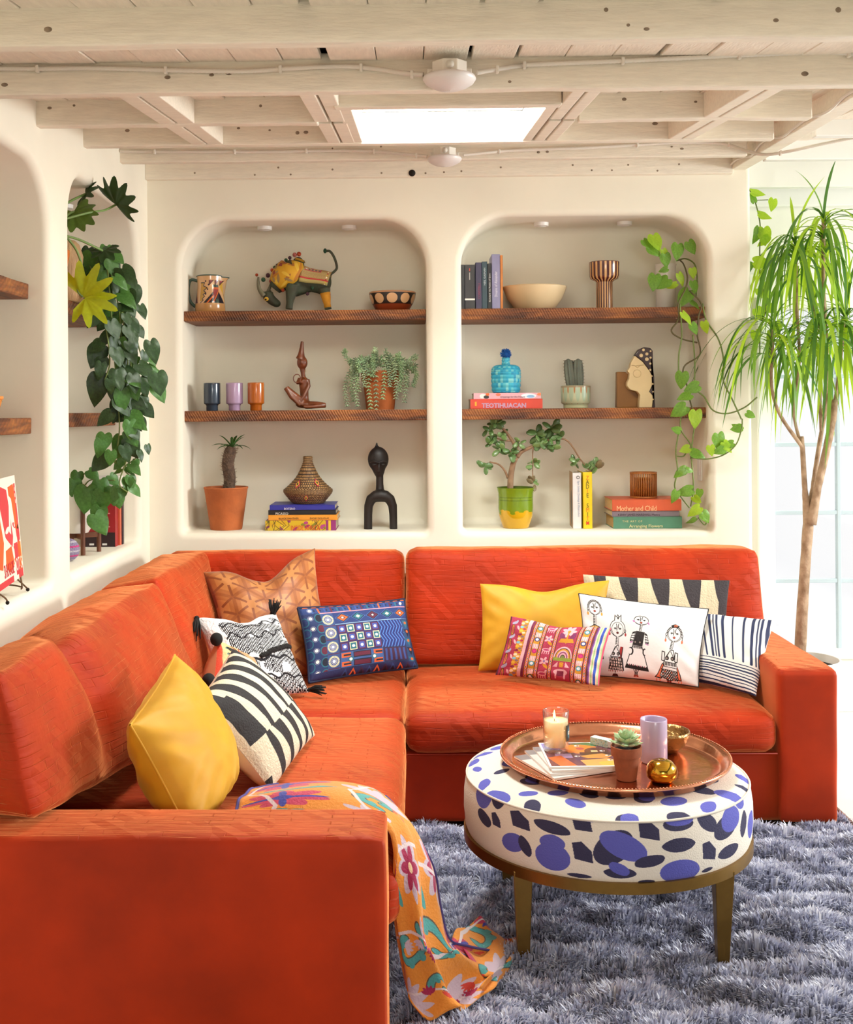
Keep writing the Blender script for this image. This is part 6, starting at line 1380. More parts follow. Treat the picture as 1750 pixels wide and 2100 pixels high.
rp = nt.nodes.new('ShaderNodeValToRGB'); e = rp.color_ramp.elements; e[0].color = (*lin('#1486a8'), 1); e[1].color = (*lin('#7cc0bc'), 1); x = e.new(.55); x.color = (*lin('#1f9ab8'), 1); x = e.new(.8); x.color = (*lin('#3aa4b4'), 1); nt.links.new(nn_.outputs['Value'], rp.inputs[0]); nt.links.new(rp.outputs[0], b_.inputs['Base Color'])
m = MB(); m.lathe([(r+.0026*abs(math.sin(PI*i/5)), z_) for i, (r, _, z_) in enumerate((a, 0, b) for a, b in cr([(.048, 0), (.058, .01), (.061, .05), (.062, .085), (.059, .105), (.047, .118), (.024, .122)], 66))], c, 48); m.obj('body', bt_, bb)
m = MB(); m.lathe([(r+.0014*abs(math.sin(PI*i/5)), z_) for i, (r, _, z_) in enumerate((a, 0, b) for a, b in cr([(.0195, .118), (.0165, .13), (.0165, .15), (.015, .153)], 26))], c, 32, cap1=True); m.obj('stopper', bt_, bb)
m = MB(); rs = random.Random(2)
m.ell((c[0], c[1], c[2]+.168), (.018, .018, .016), 14, 10)
for k in range(260):
    v = Vector((rs.gauss(0, 1), rs.gauss(0, 1), rs.gauss(0, 1))).normalized(); p = Vector((c[0], c[1], c[2]+.168)); m.tube([p+v*.014, p+v*rs.uniform(.022, .026)], [.0016, .0012], 3)
m.obj('pom_pom', mat('blue_wool', '#0f55a0', .9), bb)
# cactus in drip-glazed pot
dc = Canvas(700, 120, '#b9b894'); [ (dc.ell(25+k*50, 8, 18, 62, '#9fae92'), dc.leaf(50+k*50, 12, 34, 12, PI/2, '#a8683a'), dc.leaf(25+k*50, 106, 22, 10, PI/2, '#a8683a')) for k in range(14)]; dc.rect(0, 0, 700, 6, '#8f7a5c')
c = on(1181, 810, 4.91, ZMR); cc = thing('potted_cactus', 'ribbed columnar cactus in a footed drip-glazed pot', 'plant', c)
dcm = canvas_mat('drip_glaze', dc, .35, bump=.02, coat=.3)
m = MB(); lath_uv(m, [(.052, .016), (.0610, .022), (.0625, .05), (.0630, .094)], c); m.obj('pot', dcm, cc)
m = MB(); m.lathe([(.001, 0), (.051, 0), (.052, .004), (.052, .017), (.056, .02)], c, 48, cap0=False); m.lathe([(.063, .094), (.0615, .096), (.059, .092), (.058, .08), (.001, .08)], c, 48, cap0=False); m.obj('pot_foot', mat('pale_olive_glaze', '#b4b48e', .35), cc)
m = MB(); m.lathe([(.059, .085), (.03, .088), (.001, .088)], c, 24, cap0=False); m.obj('soil', soil, cc)
cg = mat('cactus_skin', '#63685a', .6, noise_amt=.2, noise_scale=25)
def column(c, r, h, lean, nr=7, sc_=0):
    m = MB(); n = 42; V = []; k = 16
    P_ = np.zeros((k, n+1, 3))
    for i in range(k):
        s_ = i/(k-1); rr2 = r*(.82+.3*math.sin(PI*min(1, s_*.9+.1)))*(1 if s_ < .9 else math.sqrt(max(0, 1-((s_-.9)/.1)**2))+.02)
        for j in range(n+1): a = 2*PI*j/n; q_ = rr2*(1+.24*math.cos(nr*a)); P_[i, j] = (c[0]+lean*s_+q_*math.cos(a), c[1]+q_*math.sin(a), c[2]+h*s_)
    m.grid(P_, flip=True); return m
for dx, r, h, ln, dy in ((-.017, .0175, .128, -.014, 0), (.012, .0165, .128, -.002, -.006), (-.003, .014, .118, -.006, .012)):
    base = (c[0]+dx, c[1]+dy, c[2]+.083); ccol = column(base, r, h, ln).obj('cactus_column', cg, cc)
    q = MB(); rs = random.Random(int(h*1000))
    for k in range(7):
        for i in range(9):
            a = 2*PI*k/7; z_ = .012+i*.0135; s_ = z_/h; rr2 = r*(.82+.3*math.sin(PI*min(1, s_*.9+.1)))*1.24; p = Vector((base[0]+ln*s_+rr2*math.cos(a), base[1]+rr2*math.sin(a), base[2]+z_)); q.tube([p, p+Vector((math.cos(a), math.sin(a), .2))*.005], [.0012, .0005], 3)
    o = q.obj('spines', mat('pale_spine', '#8d7256', .8), ccol); o['kind'] = 'stuff'
# face vase of two pieces
def ext(pts, off, y0, y1, nm, m_, par, bev=.003, scale=(3.125, 920, 440), up=0):
    P_ = [at(off[0]+a/scale[0], off[1]+b/scale[0], (y0+y1)/2) for a, b in pts]; m = MB(); n = len(P_); 
    zmin = min(p[2] for p in P_); dz = up-zmin if up else 0
    V = [(p[0], y0, p[2]+dz) for p in P_]+[(p[0], y1, p[2]+dz) for p in P_]; m.add(V, [tuple(range(n)), tuple(range(2*n-1, n-1, -1))]+[(i, n+i, n+(i+1) % n, (i+1) % n) for i in range(n)]); return m.obj(nm, m_, par, smooth=False, bev=bev), dz
fx = on(1300, 800, 4.90, ZMR); fv = thing('face_vase', 'cream face-profile vase with spotted headscarf beside its brown half', 'vase', fx)
s_ = lambda pts: [(x, y) for x, y in pts]
O_ = (920, 440); SC = 3.125
prof = [(1190, 900), (1165, 945), (1158, 975), (1142, 1000), (1156, 1015), (1152, 1050), (1140, 1070), (1140, 1095), (1160, 1118), (1205, 1130), (1222, 1150), (1218, 1190), (1216, 1232), (1300, 1232), (1308, 1160), (1282, 1130), (1300, 1090), (1305, 1040), (1285, 1000), (1240, 940)]
creamv = mat('cream_vase_glaze', '#e0c796', .4, noise_amt=.04, noise_scale=12)
ob, dz = ext(s_(prof), O_, 4.875, 4.915, 'face', creamv, fv, up=ZMR)
scarf = [(1190, 898), (1215, 862), (1250, 846), (1290, 852), (1304, 870), (1306, 960), (1312, 1100), (1320, 1232), (1300, 1232), (1308, 1160), (1284, 1132), (1303, 1092), (1308, 1040), (1288, 1000), (1242, 938)]
browng = mat('brown_scarf_glaze', '#3d2a2a', .4); hs_ = ext(s_(scarf), O_, 4.874, 4.916, 'headscarf', browng, fv, up=ZMR)[0]
for x, y, r in ((1250, 862, 9), (1236, 898, 12), (1272, 888, 10), (1272, 922, 12), (1296, 870, 6), (1296, 912, 7), (1294, 950, 7), (1294, 990, 7), (1304, 1030, 5), (1310, 1080, 6), (1312, 1130, 5), (1312, 1180, 5)):
    q = MB(); p = at(O_[0]+x/SC, O_[1]+y/SC, 4.874); q.ell((p[0], 4.874, p[2]+dz), (r*.00067, .0012, r*.00067), 12, 6); q.obj('spot', creamv, hs_)
shade = mat('cream_vase_line', '#c4a878', .4)
q = MB(); p = at(O_[0]+1210/SC, O_[1]+1014/SC, 4.874); q.ell((p[0], 4.875, p[2]+dz), (.0165, .0022, .0165), 20, 8); q.obj('cheek_disc', creamv, ob)
q = MB(); q.tube([(p[0]+.0165*math.cos(t), 4.8745, p[2]+dz+.0165*math.sin(t)) for t in np.linspace(0, 2*PI, 24)], .0008, 5, caps=False); q.obj('cheek_line', shade, ob)
q = MB(); q.tube([(p[0]-.024, 4.8742, p[2]+dz+.036), (p[0]-.006, 4.8742, p[2]+dz+.033), (p[0]+.006, 4.8742, p[2]+dz+.035), (p[0]+.028, 4.8742, p[2]+dz+.036)], .0012, 5); q.tube([(p[0]-.010, 4.8742, p[2]+dz+.034), (p[0]+.001, 4.8742, p[2]+dz+.024), (p[0]+.012, 4.8742, p[2]+dz+.034)], .001, 5); q.obj('eye_line', shade, ob)
hb = thing('brown_half_vase', 'mustard-brown scooped half vase behind the cream face profile', 'vase', on(1288, 800, 4.945, ZMR))
ext([(1076, 1003), (1130, 1003), (1150, 1020), (1148, 1060), (1140, 1090), (1165, 1122), (1212, 1132), (1217, 1160), (1215, 1232), (1073, 1232)], O_, 4.925, 4.965, 'body', mat('mustard_brown_glaze', '#8a5a1e', .45, noise_amt=.1, noise_scale=14), hb, up=ZMR)
# ---- right niche, bottom: jade plant, upright books, stack and bamboo holder
c = on(1058, 1040, 4.90, ZF); jd = thing('jade_plant', 'branching jade plant in a green and yellow dipped pot', 'plant', c)
gp = Canvas(400, 200, '#6f8a14'); gp.rect(0, 118, 400, 200, '#c99c12'); [gp.ell(rr_.uniform(0, 400), 118+rr_.uniform(-6, 8), rr_.uniform(8, 18), rr_.uniform(5, 10), rr_.choice(['#6f8a14', '#c99c12'])) for _ in range(30)]; gp.rect(0, 44, 400, 48, '#566c10'); gp.rect(0, 58, 400, 62, '#566c10')
prof = [(.052, 0), (.056, .004), (.071, .05), (.0745, .085), (.0740, .125), (.0750, .146), (.0790, .164), (.0800, .170)]
m = MB(); lath_uv(m, prof, c); 
me_uv = [(u, 1-(1-z)) for u, z in m.uv]; k = 0
for i, (r, z_) in enumerate(prof):
    for j in range(57): m.uv[k] = (m.uv[k][0], z_/.170); k += 1
m.obj('pot', canvas_mat('green_yellow_glaze', gp, .22, bump=.02, coat=.5), jd)
m = MB(); m.lathe([(.080, .170), (.078, .1725), (.073, .168), (.069, .150), (.001, .150)], c, 48, cap0=False); m.lathe([(.001, .0005), (.052, 0)], c, 40, cap0=False); m.obj('pot_inside', mat('green_glaze_inside', '#4f6410', .3), jd)
def jp(cx, cy, dy=0): return at(920+cx/3.125, 840+cy/3.125, 4.90+dy)
bark = mat('jade_bark', '#8d6e52', .85, noise_amt=.2, noise_scale=30, bump=.4, bump_scale=60)
def limb(pts, r0, r1): m = MB(); P_ = cr([jp(*p) for p in pts], 14); m.tube(P_, np.linspace(r0, r1, 14), 9); m.obj('branch', bark, jd); return P_
limb([(396, 520), (400, 430), (412, 360), (430, 310)], .0135, .0115)
limb([(428, 325), (444, 280), (420, 220), (375, 150), (330, 105)], .0095, .005); limb([(440, 305), (470, 270), (530, 240), (590, 210), (660, 190)], .0095, .0045)
limb([(382, 440), (360, 390), (320, 350), (262, 335)], .0055, .003); limb([(545, 240), (540, 280), (542, 340), (540, 400), (545, 470)], .003, .002)
limb([(660, 190), (740, 188), (790, 230), (840, 310), (900, 385), (925, 405)], .0042, .003); limb([(400, 200), (350, 195), (300, 180), (270, 160)], .004, .0025); limb([(425, 305), (400, 270), (360, 260)], .005, .003)
limb([(445, 240), (455, 215)], .004, .002); limb([(860, 330), (825, 330)], .002, .0015)
jl = [mat('jade_leaf', '#54733c', .35, noise_amt=.15, noise_scale=20, coat=.2), mat('jade_leaf_light', '#6d8a4e', .35, noise_amt=.15, noise_scale=20, coat=.2), mat('jade_leaf_red', '#7a6a48', .4, noise_amt=.15, noise_scale=20)]
def oval(mt_):
    m = MB(); m.ell((0, .5, 0), (.30, .5, .09), 10, 7); return m.mesh('leaf', mats=[mt_])
jm = [oval(x) for x in jl]; rs = random.Random(21)
for cx, cy, n_, L, mi in ((300, 90, 11, 52, 0), (335, 55, 6, 44, 1), (262, 130, 6, 44, 0), (268, 210, 8, 48, 0), (330, 170, 6, 50, 1), (340, 250, 8, 52, 0), (395, 280, 8, 54, 0), (455, 215, 6, 40, 1), (570, 160, 8, 58, 0), (600, 215, 9, 56, 0), (665, 120, 8, 58, 0), (640, 190, 8, 56, 0), (650, 235, 6, 50, 0), (712, 165, 5, 44, 0), (238, 355, 9, 46, 0), (541, 350, 7, 46, 1), (545, 470, 7, 46, 2), (815, 335, 7, 46, 0), (880, 375, 6, 44, 0), (945, 370, 7, 52, 2)):
    for k in range(n_):
        d_ = Vector((rs.gauss(0, 1), rs.gauss(-.25, .4), rs.gauss(.2, .85))).normalized(); p = jp(cx+rs.uniform(-16, 16), cy+rs.uniform(-12, 12), rs.uniform(-.015, .015))
        n0 = Vector((rs.gauss(0, .5), -1, rs.gauss(.3, .4))); M = frame(p, d_.cross(n0), d_) @ Matrix.Scale(L*.00208/3.125*rs.uniform(.9, 1.3), 4); inst('leaf', jm[mi if rs.random() < .75 else 1], jd, M)
def dxp(p, d=4.83): return at(p, 1030, d)[0]
def dh(y, px, d=4.83): return at(px, y, d)[2]-ZF
GU = 'two upright books beside the jade plant'
w1 = book('white upright book beside the jade plant', dxp(1178), dxp(1195.5), 4.84, ZF, .17, dh(970, 1180), '#e2dfdc', lay=False, group=GU, rot=-.05)
spine_text(w1, 'Egon Schiele  Drawings & Watercolors', dxp(1190), 4.84, ZF+.125, .012, '#8a9ab0', True, .8)
Mw = BK_[w1.name]; q = MB(); q.box((dxp(1178)-.0006, 4.842, ZF+.001), (dxp(1178)+.0001, 5.0, ZF+.236), Mw); q.obj('front_cover', mat('cover_tan_print', '#a98762', .6, noise_amt=.12, noise_scale=14), w1, smooth=False)
q = MB(); q.ell((dxp(1178)-.0007, 4.90, ZF+.085), (.0006, .035, .075), 14, 10, Mw); q.obj('cover_figure', mat('cover_grey_print', '#5d5650', .6), w1)
m = MB(); m.tube([(dxp(1187)+.006*math.cos(t), 4.8396, ZF+.215+.006*math.sin(t)) for t in np.linspace(0, 2*PI, 14)], .0012, 5, caps=False); m.obj('spine_emblem', dark, w1)
y1_ = book('yellow upright book with bold vertical title', dxp(1197), dxp(1215.5), 4.835, ZF, .17, dh(968.5, 1200), '#e3c40e', lay=False, group=GU)
for k, ch in enumerate('ZADIE SMITH'):
    if ch != ' ': spine_text(y1_, ch, dxp(1206), 4.835, ZF+.212-k*.0183-(.006 if k > 5 else 0), .025, '#d8741c' if k in (0, 3, 7, 9) else '#1d1a14', sq=.8)
q = MB(); q.box((dxp(1202.5), 4.8342, ZF+.018), (dxp(1208.5), 4.8349, ZF+.029)); q.obj('spine_mark', mat('ink_d0401c', '#d0401c', .6), y1_, smooth=False)
GS = 'three old hardbacks stacked under the bamboo holder'
g1 = book('green cloth hardback at the bottom of the right stack', dxp(1258), dxp(1399), 4.83, ZF, .2, .049, '#4f8268', group=GS, pages='#c9a878')
spine_text(g1, 'THE ART OF', dxp(1297), 4.83, ZF+.030, .012, '#d8c890', sp=1.3); spine_text(g1, 'Arranging Flowers', dxp(1325), 4.83, ZF+.010, .018, '#e0cf98', sq=1.05)
g2 = book('grey hardback in the middle of the right stack', dxp(1256), dxp(1394), 4.835, ZF+.0493, .2, .0245, '#7d7078', group=GS, pages='#d8c8b0')
spine_text(g2, 'KERRY JAMES MARSHALL Mastry', dxp(1311), 4.835, ZF+.057, .0125, '#1f1a20')
g3 = book('orange-red hardback on top of the right stack', dxp(1256), dxp(1398), 4.83, ZF+.0741, .21, .047, '#cf5a34', group=GS, pages='#d9b890')
spine_text(g3, 'Mother and Child', dxp(1306), 4.83, ZF+.083, .032, '#efc08e', sq=.80, sp=.92)
zt = ZF+.1213; c = on(1320, 1000, 4.93, zt); bh = thing('bamboo_candle_holder', 'round bamboo-slat candle holder on the book stack', 'candle holder', c)
bam = mat('bamboo', '#a8642a', .45, noise_amt=.2, noise_scale=30, stretch=(1, 1, .2))
rodm = MB(); rodm.tube([(0, 0, 0), (0, 0, .108)], .0024, 6); rm = rodm.mesh('slat', mats=[bam])
for k in range(36):
    a = 2*PI*k/36; inst('slat', rm, bh, Matrix.Translation((c[0]+.0545*math.cos(a), c[1]+.0545*math.sin(a), c[2]+.002)))
for zz in (.002, .104):
    m = MB(); m.lathe([(.050, 0), (.0575, 0), (.0575, .006), (.050, .006), (.050, 0)], (c[0], c[1], c[2]+zz), 40, cap0=False); m.obj('hoop', bam, bh, auto=True)
m = MB(); m.lathe([(.001, .004), (.042, .004), (.044, .085), (.042, .085), (.040, .01), (.001, .008)], c, 32, cap0=False); m.obj('glass', thin_glass('amber_glass', '#f6dcb8'), bh)
# ---- puck lights under the niche tops, wall plate
pw_ = mat('white_plastic', '#e9e4de', .4)
GL = 'small puck lights under the niche tops'
for lab, p, y, d, zt in (('white puck light above the patterned bull', 543, 464, 4.93, 2.15), ('white puck light above the patterned bowl', 716, 461, 4.93, 2.15), ('white puck light above the cream bowl', 1110, 457, 4.93, 2.155), ('white puck light nearest the pothos under the right niche top', 1281, 456, 4.93, 2.155)):
    x = at(p, y, d)[0]; pl_ = thing('puck_light', lab, 'light', (x, d, zt-.016), GL); m = MB(); m.lathe([(.001, 0), (.024, 0), (.031, .002), (.032, .016), (.001, .016)], (x, d, zt-.0162), 32, cap0=False); m.obj('housing', pw_, pl_, auto=True)
    m = MB(); m.lathe([(.001, -.0008), (.021, -.0008), (.022, .001)], (x, d, zt-.0162), 24, cap0=False); m.obj('lens', mat('frosted_lens', '#f4f0ea', .3), pl_)
sp_ = thing('switch_plate', 'white switch plate on the right side of the right niche', 'switch', (1.2105, 4.90, 1.06))
m = MB(); m.box((1.2065, 4.865, 1.05), (1.2115, 4.935, 1.165)); m.obj('plate', pw_, sp_, smooth=False, bev=.002); m = MB(); m.box((1.2035, 4.885, 1.075), (1.207, 4.915, 1.14)); m.obj('rocker', pw_, sp_, smooth=False, bev=.001)
# ================================================================== plants with climbing and drooping leaves, side niche, ceiling fittings
def heart(w=1.0, curl=.18, n=9, fold=.12):
    """heart leaf, stalk at the origin, tip along +Y, length 1"""
    E = cr([(0, .02), (.13, -.10), (.30, -.12), (.44, .02), (.50, .24), (.43, .50), (.27, .76), (.10, .95), (0, 1.05)], 15)
    m = MB(); P = []
    for i, (mx_, my) in enumerate(E):
        t = i/(len(E)-1); cy_ = 1.05*t**1.15; row = []
        for u in (-1, -.66, -.33, 0, .33, .66, 1):
            a_ = abs(u); x = u*mx_*w; y = cy_*(1-a_)+my*a_; row.append((x, y, -curl*y*y+fold*abs(x)*1.6-.5*x*x+.02*math.sin(9*y+3*u)*a_))
        P.append(row)
    m.grid(np.array(P)); return m
def leafmat(n_, a, b=None, tr=.25): return mat(n_, a, .38, col2=b or a, noise_scale=9, noise_amt=.1, translucent=tr, spec=.4)
pm1, pm2 = leafmat('pothos_leaf', '#5c8a2e', '#7aa83a'), leafmat('pothos_leaf_bright', '#8db832', '#a9cc3c', .4)
hm1, hm2 = leafmat('heartleaf_dark', '#263d20', '#34522a', .08), leafmat('heartleaf_mid', '#3f6a2c', '#4f7f38', .15)
HE = {k: [heart(w, c_).mesh('leaf', mats=[m_]) for w, c_ in ((.86, .15), (.76, .3), (.92, .05))] for k, m_ in (('p', pm1), ('b', pm2), ('d', hm1), ('m', hm2))}
rl = random.Random(31)
def put_leaf(root, kind, p, L, ang, tilt=None, yaw=None, k=None):
    """leaf at p, tip pointing to screen angle ang (0 = right, -90 = down), blade turned to the room"""
    d_ = Vector((math.cos(ang), rl.uniform(-.25, .15), math.sin(ang))).normalized(); nrm = Vector((rl.gauss(0, .35), -1, rl.gauss(.25, .3))) if tilt is None else Vector(tilt)
    z = (nrm-d_*nrm.dot(d_)).normalized(); x = d_.cross(z); M = Matrix.Identity(4)
    for i in range(3): M[i][0], M[i][1], M[i][2], M[i][3] = x[i], d_[i], z[i], p[i]
    inst('leaf', HE[kind][rl.randint(0, 2)] if k is None else HE[kind][k], root, M @ Matrix.Scale(L, 4))
def vine(root, pts, r, m_, nm='stem', n=None):
    m = MB(); P_ = cr(pts, n or len(pts)*6); m.tube(P_, r, 6); m.obj(nm, m_, root); return P_
stem_g = mat('vine_stem', '#6a7a3a', .6); stem_b = mat('vine_stem_brown', '#5c5230', .7)
# ---- pothos in the right niche
c = on(1366, 600, 4.99, ZUR); po = thing('trailing_pothos', 'green pothos in a white pot trailing from the upper right shelf', 'plant', c)
m = MB(); m.lathe([(.001, 0), (.040, 0), (.042, .004), (.044, .19), (.046, .2), (.042, .2), (.04, .18), (.001, .17)], c, 36, cap0=False); m.obj('pot', mat('white_glaze', '#e8e0da', .2, coat=.5), po, auto=True)
m = MB(); m.lathe([(.041, .182), (.001, .186)], c, 20, cap0=False); m.obj('soil', soil, po)
A1 = lambda x, y, d: at(1300+x/3.75, 340+y/3.75, d)
A2 = lambda x, y, d: at(1350+x/3.5, 850+y/3.5, d)
for pts in ([(330, 730, 4.98), (400, 715, 4.9), (470, 760, 4.85), (488, 880, 4.84), (480, 1000, 4.80)], [(350, 720, 4.98), (385, 760, 4.88), (412, 850, 4.82), (400, 940, 4.79), (345, 1060, 4.76), (345, 1180, 4.76), (290, 1270, 4.75), (370, 1330, 4.75), (490, 1360, 4.74)],
            [(355, 1060, 4.76), (370, 1300, 4.75), (348, 1450, 4.74), (345, 1600, 4.73)], [(430, 960, 4.79), (520, 1060, 4.76), (500, 1160, 4.75), (490, 1300, 4.74), (510, 1450, 4.73), (400, 1530, 4.73), (380, 1600, 4.73), (410, 1690, 4.73), (430, 1790, 4.73), (460, 1900, 4.73)],
            [(455, 1300, 4.74), (470, 1500, 4.73), (475, 1700, 4.72), (545, 1780, 4.71), (610, 1880, 4.70), (720, 1905, 4.69), (850, 1860, 4.67), (950, 1780, 4.66)], [(530, 1060, 4.76), (560, 1190, 4.74), (650, 1330, 4.72), (690, 1480, 4.70), (690, 1650, 4.69), (760, 1800, 4.68), (830, 1950, 4.67)]):
    vine(po, [A1(*p) for p in pts], .0032, rl.choice([stem_g, stem_b]))
for pts in ([(165, 0, 4.73), (165, 110, 4.73), (235, 220, 4.73), (240, 320, 4.73), (255, 520, 4.73), (235, 660, 4.74)], [(155, 100, 4.73), (128, 260, 4.73), (140, 400, 4.73), (120, 520, 4.74), (170, 600, 4.75), (225, 670, 4.76)], [(265, 60, 4.73), (245, 210, 4.73), (235, 320, 4.73)],
            [(240, 310, 4.72), (350, 320, 4.70), (470, 290, 4.69), (560, 215, 4.68), (600, 100, 4.67), (605, 30, 4.67)], [(290, 740, 4.76), (330, 790, 4.76), (350, 780, 4.76)], [(128, 300, 4.73), (180, 300, 4.73), (205, 270, 4.73)]):
    vine(po, [A2(*p) for p in pts], .0030, stem_g)
PL = [(75, 572, 80, -50), (150, 535, 115, -70), (120, 620, 100, -40), (225, 645, 70, -60), (240, 680, 90, -80), (340, 605, 110, -95), (420, 585, 95, -60), (260, 790, 60, 200), (165, 840, 110, -100), (265, 870, 105, 220), (330, 905, 70, 215), (345, 830, 90, -60), (455, 890, 80, -75), (450, 790, 70, -80), (425, 960, 130, -125), (440, 1040, 80, -40), (375, 1130, 100, -50), (445, 1215, 80, -60), (540, 1200, 80, -80), (375, 1590, 110, -95), (500, 1690, 100, 200), (440, 1760, 95, 195), (400, 1850, 115, 215), (478, 1885, 120, -90), (870, 1900, 70, -30), (830, 2030, 70, 150)]
for x, y, L, a in PL: put_leaf(po, 'p' if rl.random() < .75 else 'b', A1(x, y, 4.80 if y < 1100 else 4.715), L/3.75*4.8/F*1.12, math.radians(a))
for x, y, L, a in [(160, 120, 60, 160), (225, 240, 65, 200), (240, 270, 95, -15), (200, 390, 90, 210), (200, 395, 55, -10), (135, 550, 80, 250), (245, 540, 100, 195), (300, 540, 60, 260), (255, 590, 70, -45), (300, 665, 90, 215), (270, 745, 65, 220), (320, 700, 80, -60), (430, 140, 110, -80), (375, 225, 65, -80), (480, 245, 80, 200), (540, 205, 70, 200), (600, 95, 70, 190), (470, 200, 80, -50)]:
    put_leaf(po, 'p' if rl.random() < .8 else 'b', A2(x, y, 4.715 if x < 360 else 4.68), L/3.5*4.75/F*1.12, math.radians(a))
# ---- vine hanging past the end of the wall
hv = thing('hanging_vine', 'bright heart-leaved vine hanging behind the end of the niche wall', 'plant', at(1548, 400, 4.93))
V1 = vine(hv, [A1(*p) for p in ((890, 180, 4.95), (935, 280, 4.92), (965, 400, 4.91), (975, 500, 4.91), (970, 650, 4.91), (972, 850, 4.91), (990, 1000, 4.91), (1020, 1100, 4.91), (975, 1250, 4.91), (970, 1450, 4.91))], .0028, stem_g)
vine(hv, [A1(*p) for p in ((970, 850, 4.91), (1010, 1010, 4.90), (1020, 1120, 4.90), (1090, 1200, 4.90))], .0022, stem_g); vine(hv, [A1(*p) for p in ((930, 265, 4.92), (1035, 262, 4.90))], .0018, stem_g)
for x, y, L, a, k in ((905, 200, 100, -10, 'b'), (930, 280, 70, 110, 'p'), (1075, 258, 85, -100, 'b'), (960, 370, 100, -15, 'b'), (965, 480, 110, -105, 'p'), (1000, 480, 120, -85, 'b'), (1035, 545, 90, 230, 'b'), (910, 760, 70, 190, 'p'), (925, 740, 120, -8, 'b'), (955, 945, 90, -50, 'b'), (1085, 1085, 80, 200, 'b'), (945, 1100, 90, -60, 'b'), (1100, 1200, 110, -75, 'b'), (935, 1270, 95, -85, 'b'), (1050, 1010, 50, 100, 'b')):
    put_leaf(hv, k, A1(x, y, 4.90), L/3.75*4.9/F*1.1, math.radians(a))
# ---- dracaena
DP = (1.602, 4.80)
dr_ = thing('dracaena_tree', 'tall branching dracaena with drooping strap leaves in a white pot by the glass door', 'plant', (DP[0], DP[1], 0))
m = MB(); m.lathe([(.001, 0), (.128, 0), (.134, .006), (.153, .30), (.155, .312), (.151, .318), (.145, .316), (.142, .28), (.001, .27)], (DP[0], DP[1], 0), 56, cap0=False); m.obj('pot', mat('matt_white_pot', '#efece6', .5), dr_, auto=True)
m = MB(); m.lathe([(.1425, .283), (.07, .288), (.001, .288)], (DP[0], DP[1], 0), 32, cap0=False); m.obj('soil', soil, dr_)
dbark = mat('dracaena_bark', '#9a7a5c', .9, noise_amt=.25, noise_scale=22, bump=.7, bump_scale=45, col2='#b89c80')
def tree(pts, r, wob=.002):
    P_ = cr([at(*p) for p in pts], len(pts)*5); m = MB(); R_ = np.interp(np.linspace(0, 1, len(P_)), np.linspace(0, 1, len(r)), r)
    R_ = [x*(1+.10*noise.noise(Vector((i*.9, x*100, 2)))) for i, x in enumerate(R_)]; m.tube(P_, R_, 12); m.obj('trunk', dbark, dr_); return P_
tree([(1640, 1372, 4.80), (1646, 1250, 4.80), (1654, 1130, 4.80), (1660, 1050, 4.80)], [.0245, .023, .021, .023])
tree([(1658, 1075, 4.80), (1651, 1000, 4.80), (1647, 930, 4.80), (1645, 895, 4.80)], [.021, .011, .0105, .008]); tree([(1660, 1070, 4.80), (1668, 1000, 4.82), (1678, 930, 4.83), (1690, 860, 4.83), (1702, 800, 4.83)], [.02, .010, .0095, .009, .008])
tree([(1664, 1075, 4.79), (1678, 1000, 4.78), (1696, 920, 4.77), (1708, 860, 4.77), (1713, 820, 4.77)], [.022, .0155, .0155, .015, .012])
heads = [(1583, 668, 4.72), (1632, 496, 4.80), (1690, 448, 4.80), (1687, 665, 4.74), (1735, 640, 4.84), (1668, 620, 4.92)]
tree([(1648, 920, 4.80), (1600, 850, 4.76), (1583, 790, 4.73), (1585, 720, 4.72), (1584, 675, 4.72)], [.008, .007, .0065, .006, .007]); tree([(1646, 925, 4.80), (1628, 840, 4.82), (1640, 740, 4.82), (1634, 620, 4.80), (1632, 505, 4.80)], [.007, .006, .006, .0075, .008])
tree([(1690, 860, 4.83), (1696, 740, 4.80), (1690, 600, 4.80), (1689, 520, 4.80), (1690, 455, 4.80)], [.0085, .008, .0075, .008, .009]); tree([(1685, 890, 4.83), (1682, 800, 4.77), (1684, 740, 4.74), (1687, 670, 4.74)], [.007, .0075, .008, .009]); tree([(1710, 850, 4.78), (1722, 760, 4.82), (1733, 650, 4.84)], [.009, .007, .007])
tree([(1698, 700, 4.82), (1676, 660, 4.9), (1668, 625, 4.92)], [.006, .006, .006])
dl = [mat('dracaena_leaf', '#5f8a34', .45, noise_amt=.12, noise_scale=14, translucent=.35), mat('dracaena_leaf_dark', '#41702c', .42, noise_amt=.12, noise_scale=14, translucent=.28), mat('dracaena_leaf_lime', '#8fb23a', .45, noise_amt=.12, noise_scale=14, translucent=.45)]
rd = random.Random(77); sm = []
def weep(L, w, up, rate, n=16):
    m = MB(); P = []; p = np.zeros(3)
    for i in range(n+1):
        s_ = i/n; a = up-(up+1.50)*(1-math.exp(-s_*rate)); wd = w*min(1, 3.2*(1-s_)+.02)*min(1, .5+3*s_); P.append([p+np.array((-wd/2, 0, wd*.12)), p.copy(), p+np.array((wd/2, 0, wd*.12))]); p = p+np.array((0, math.cos(a), math.sin(a)))*L/n
    m.grid(np.array(P)); return m
for L, up, rate, w in ((.52, 1.25, 4.2, .013), (.60, 1.15, 5.0, .015), (.44, .9, 3.6, .012), (.56, 1.35, 3.6, .014), (.40, .6, 2.2, .011), (.48, 1.3, 5.5, .012), (.30, 1.45, .35, .012)):
    for mm in dl: sm.append(weep(L, w, up, rate).mesh('leaf', mats=[mm]))
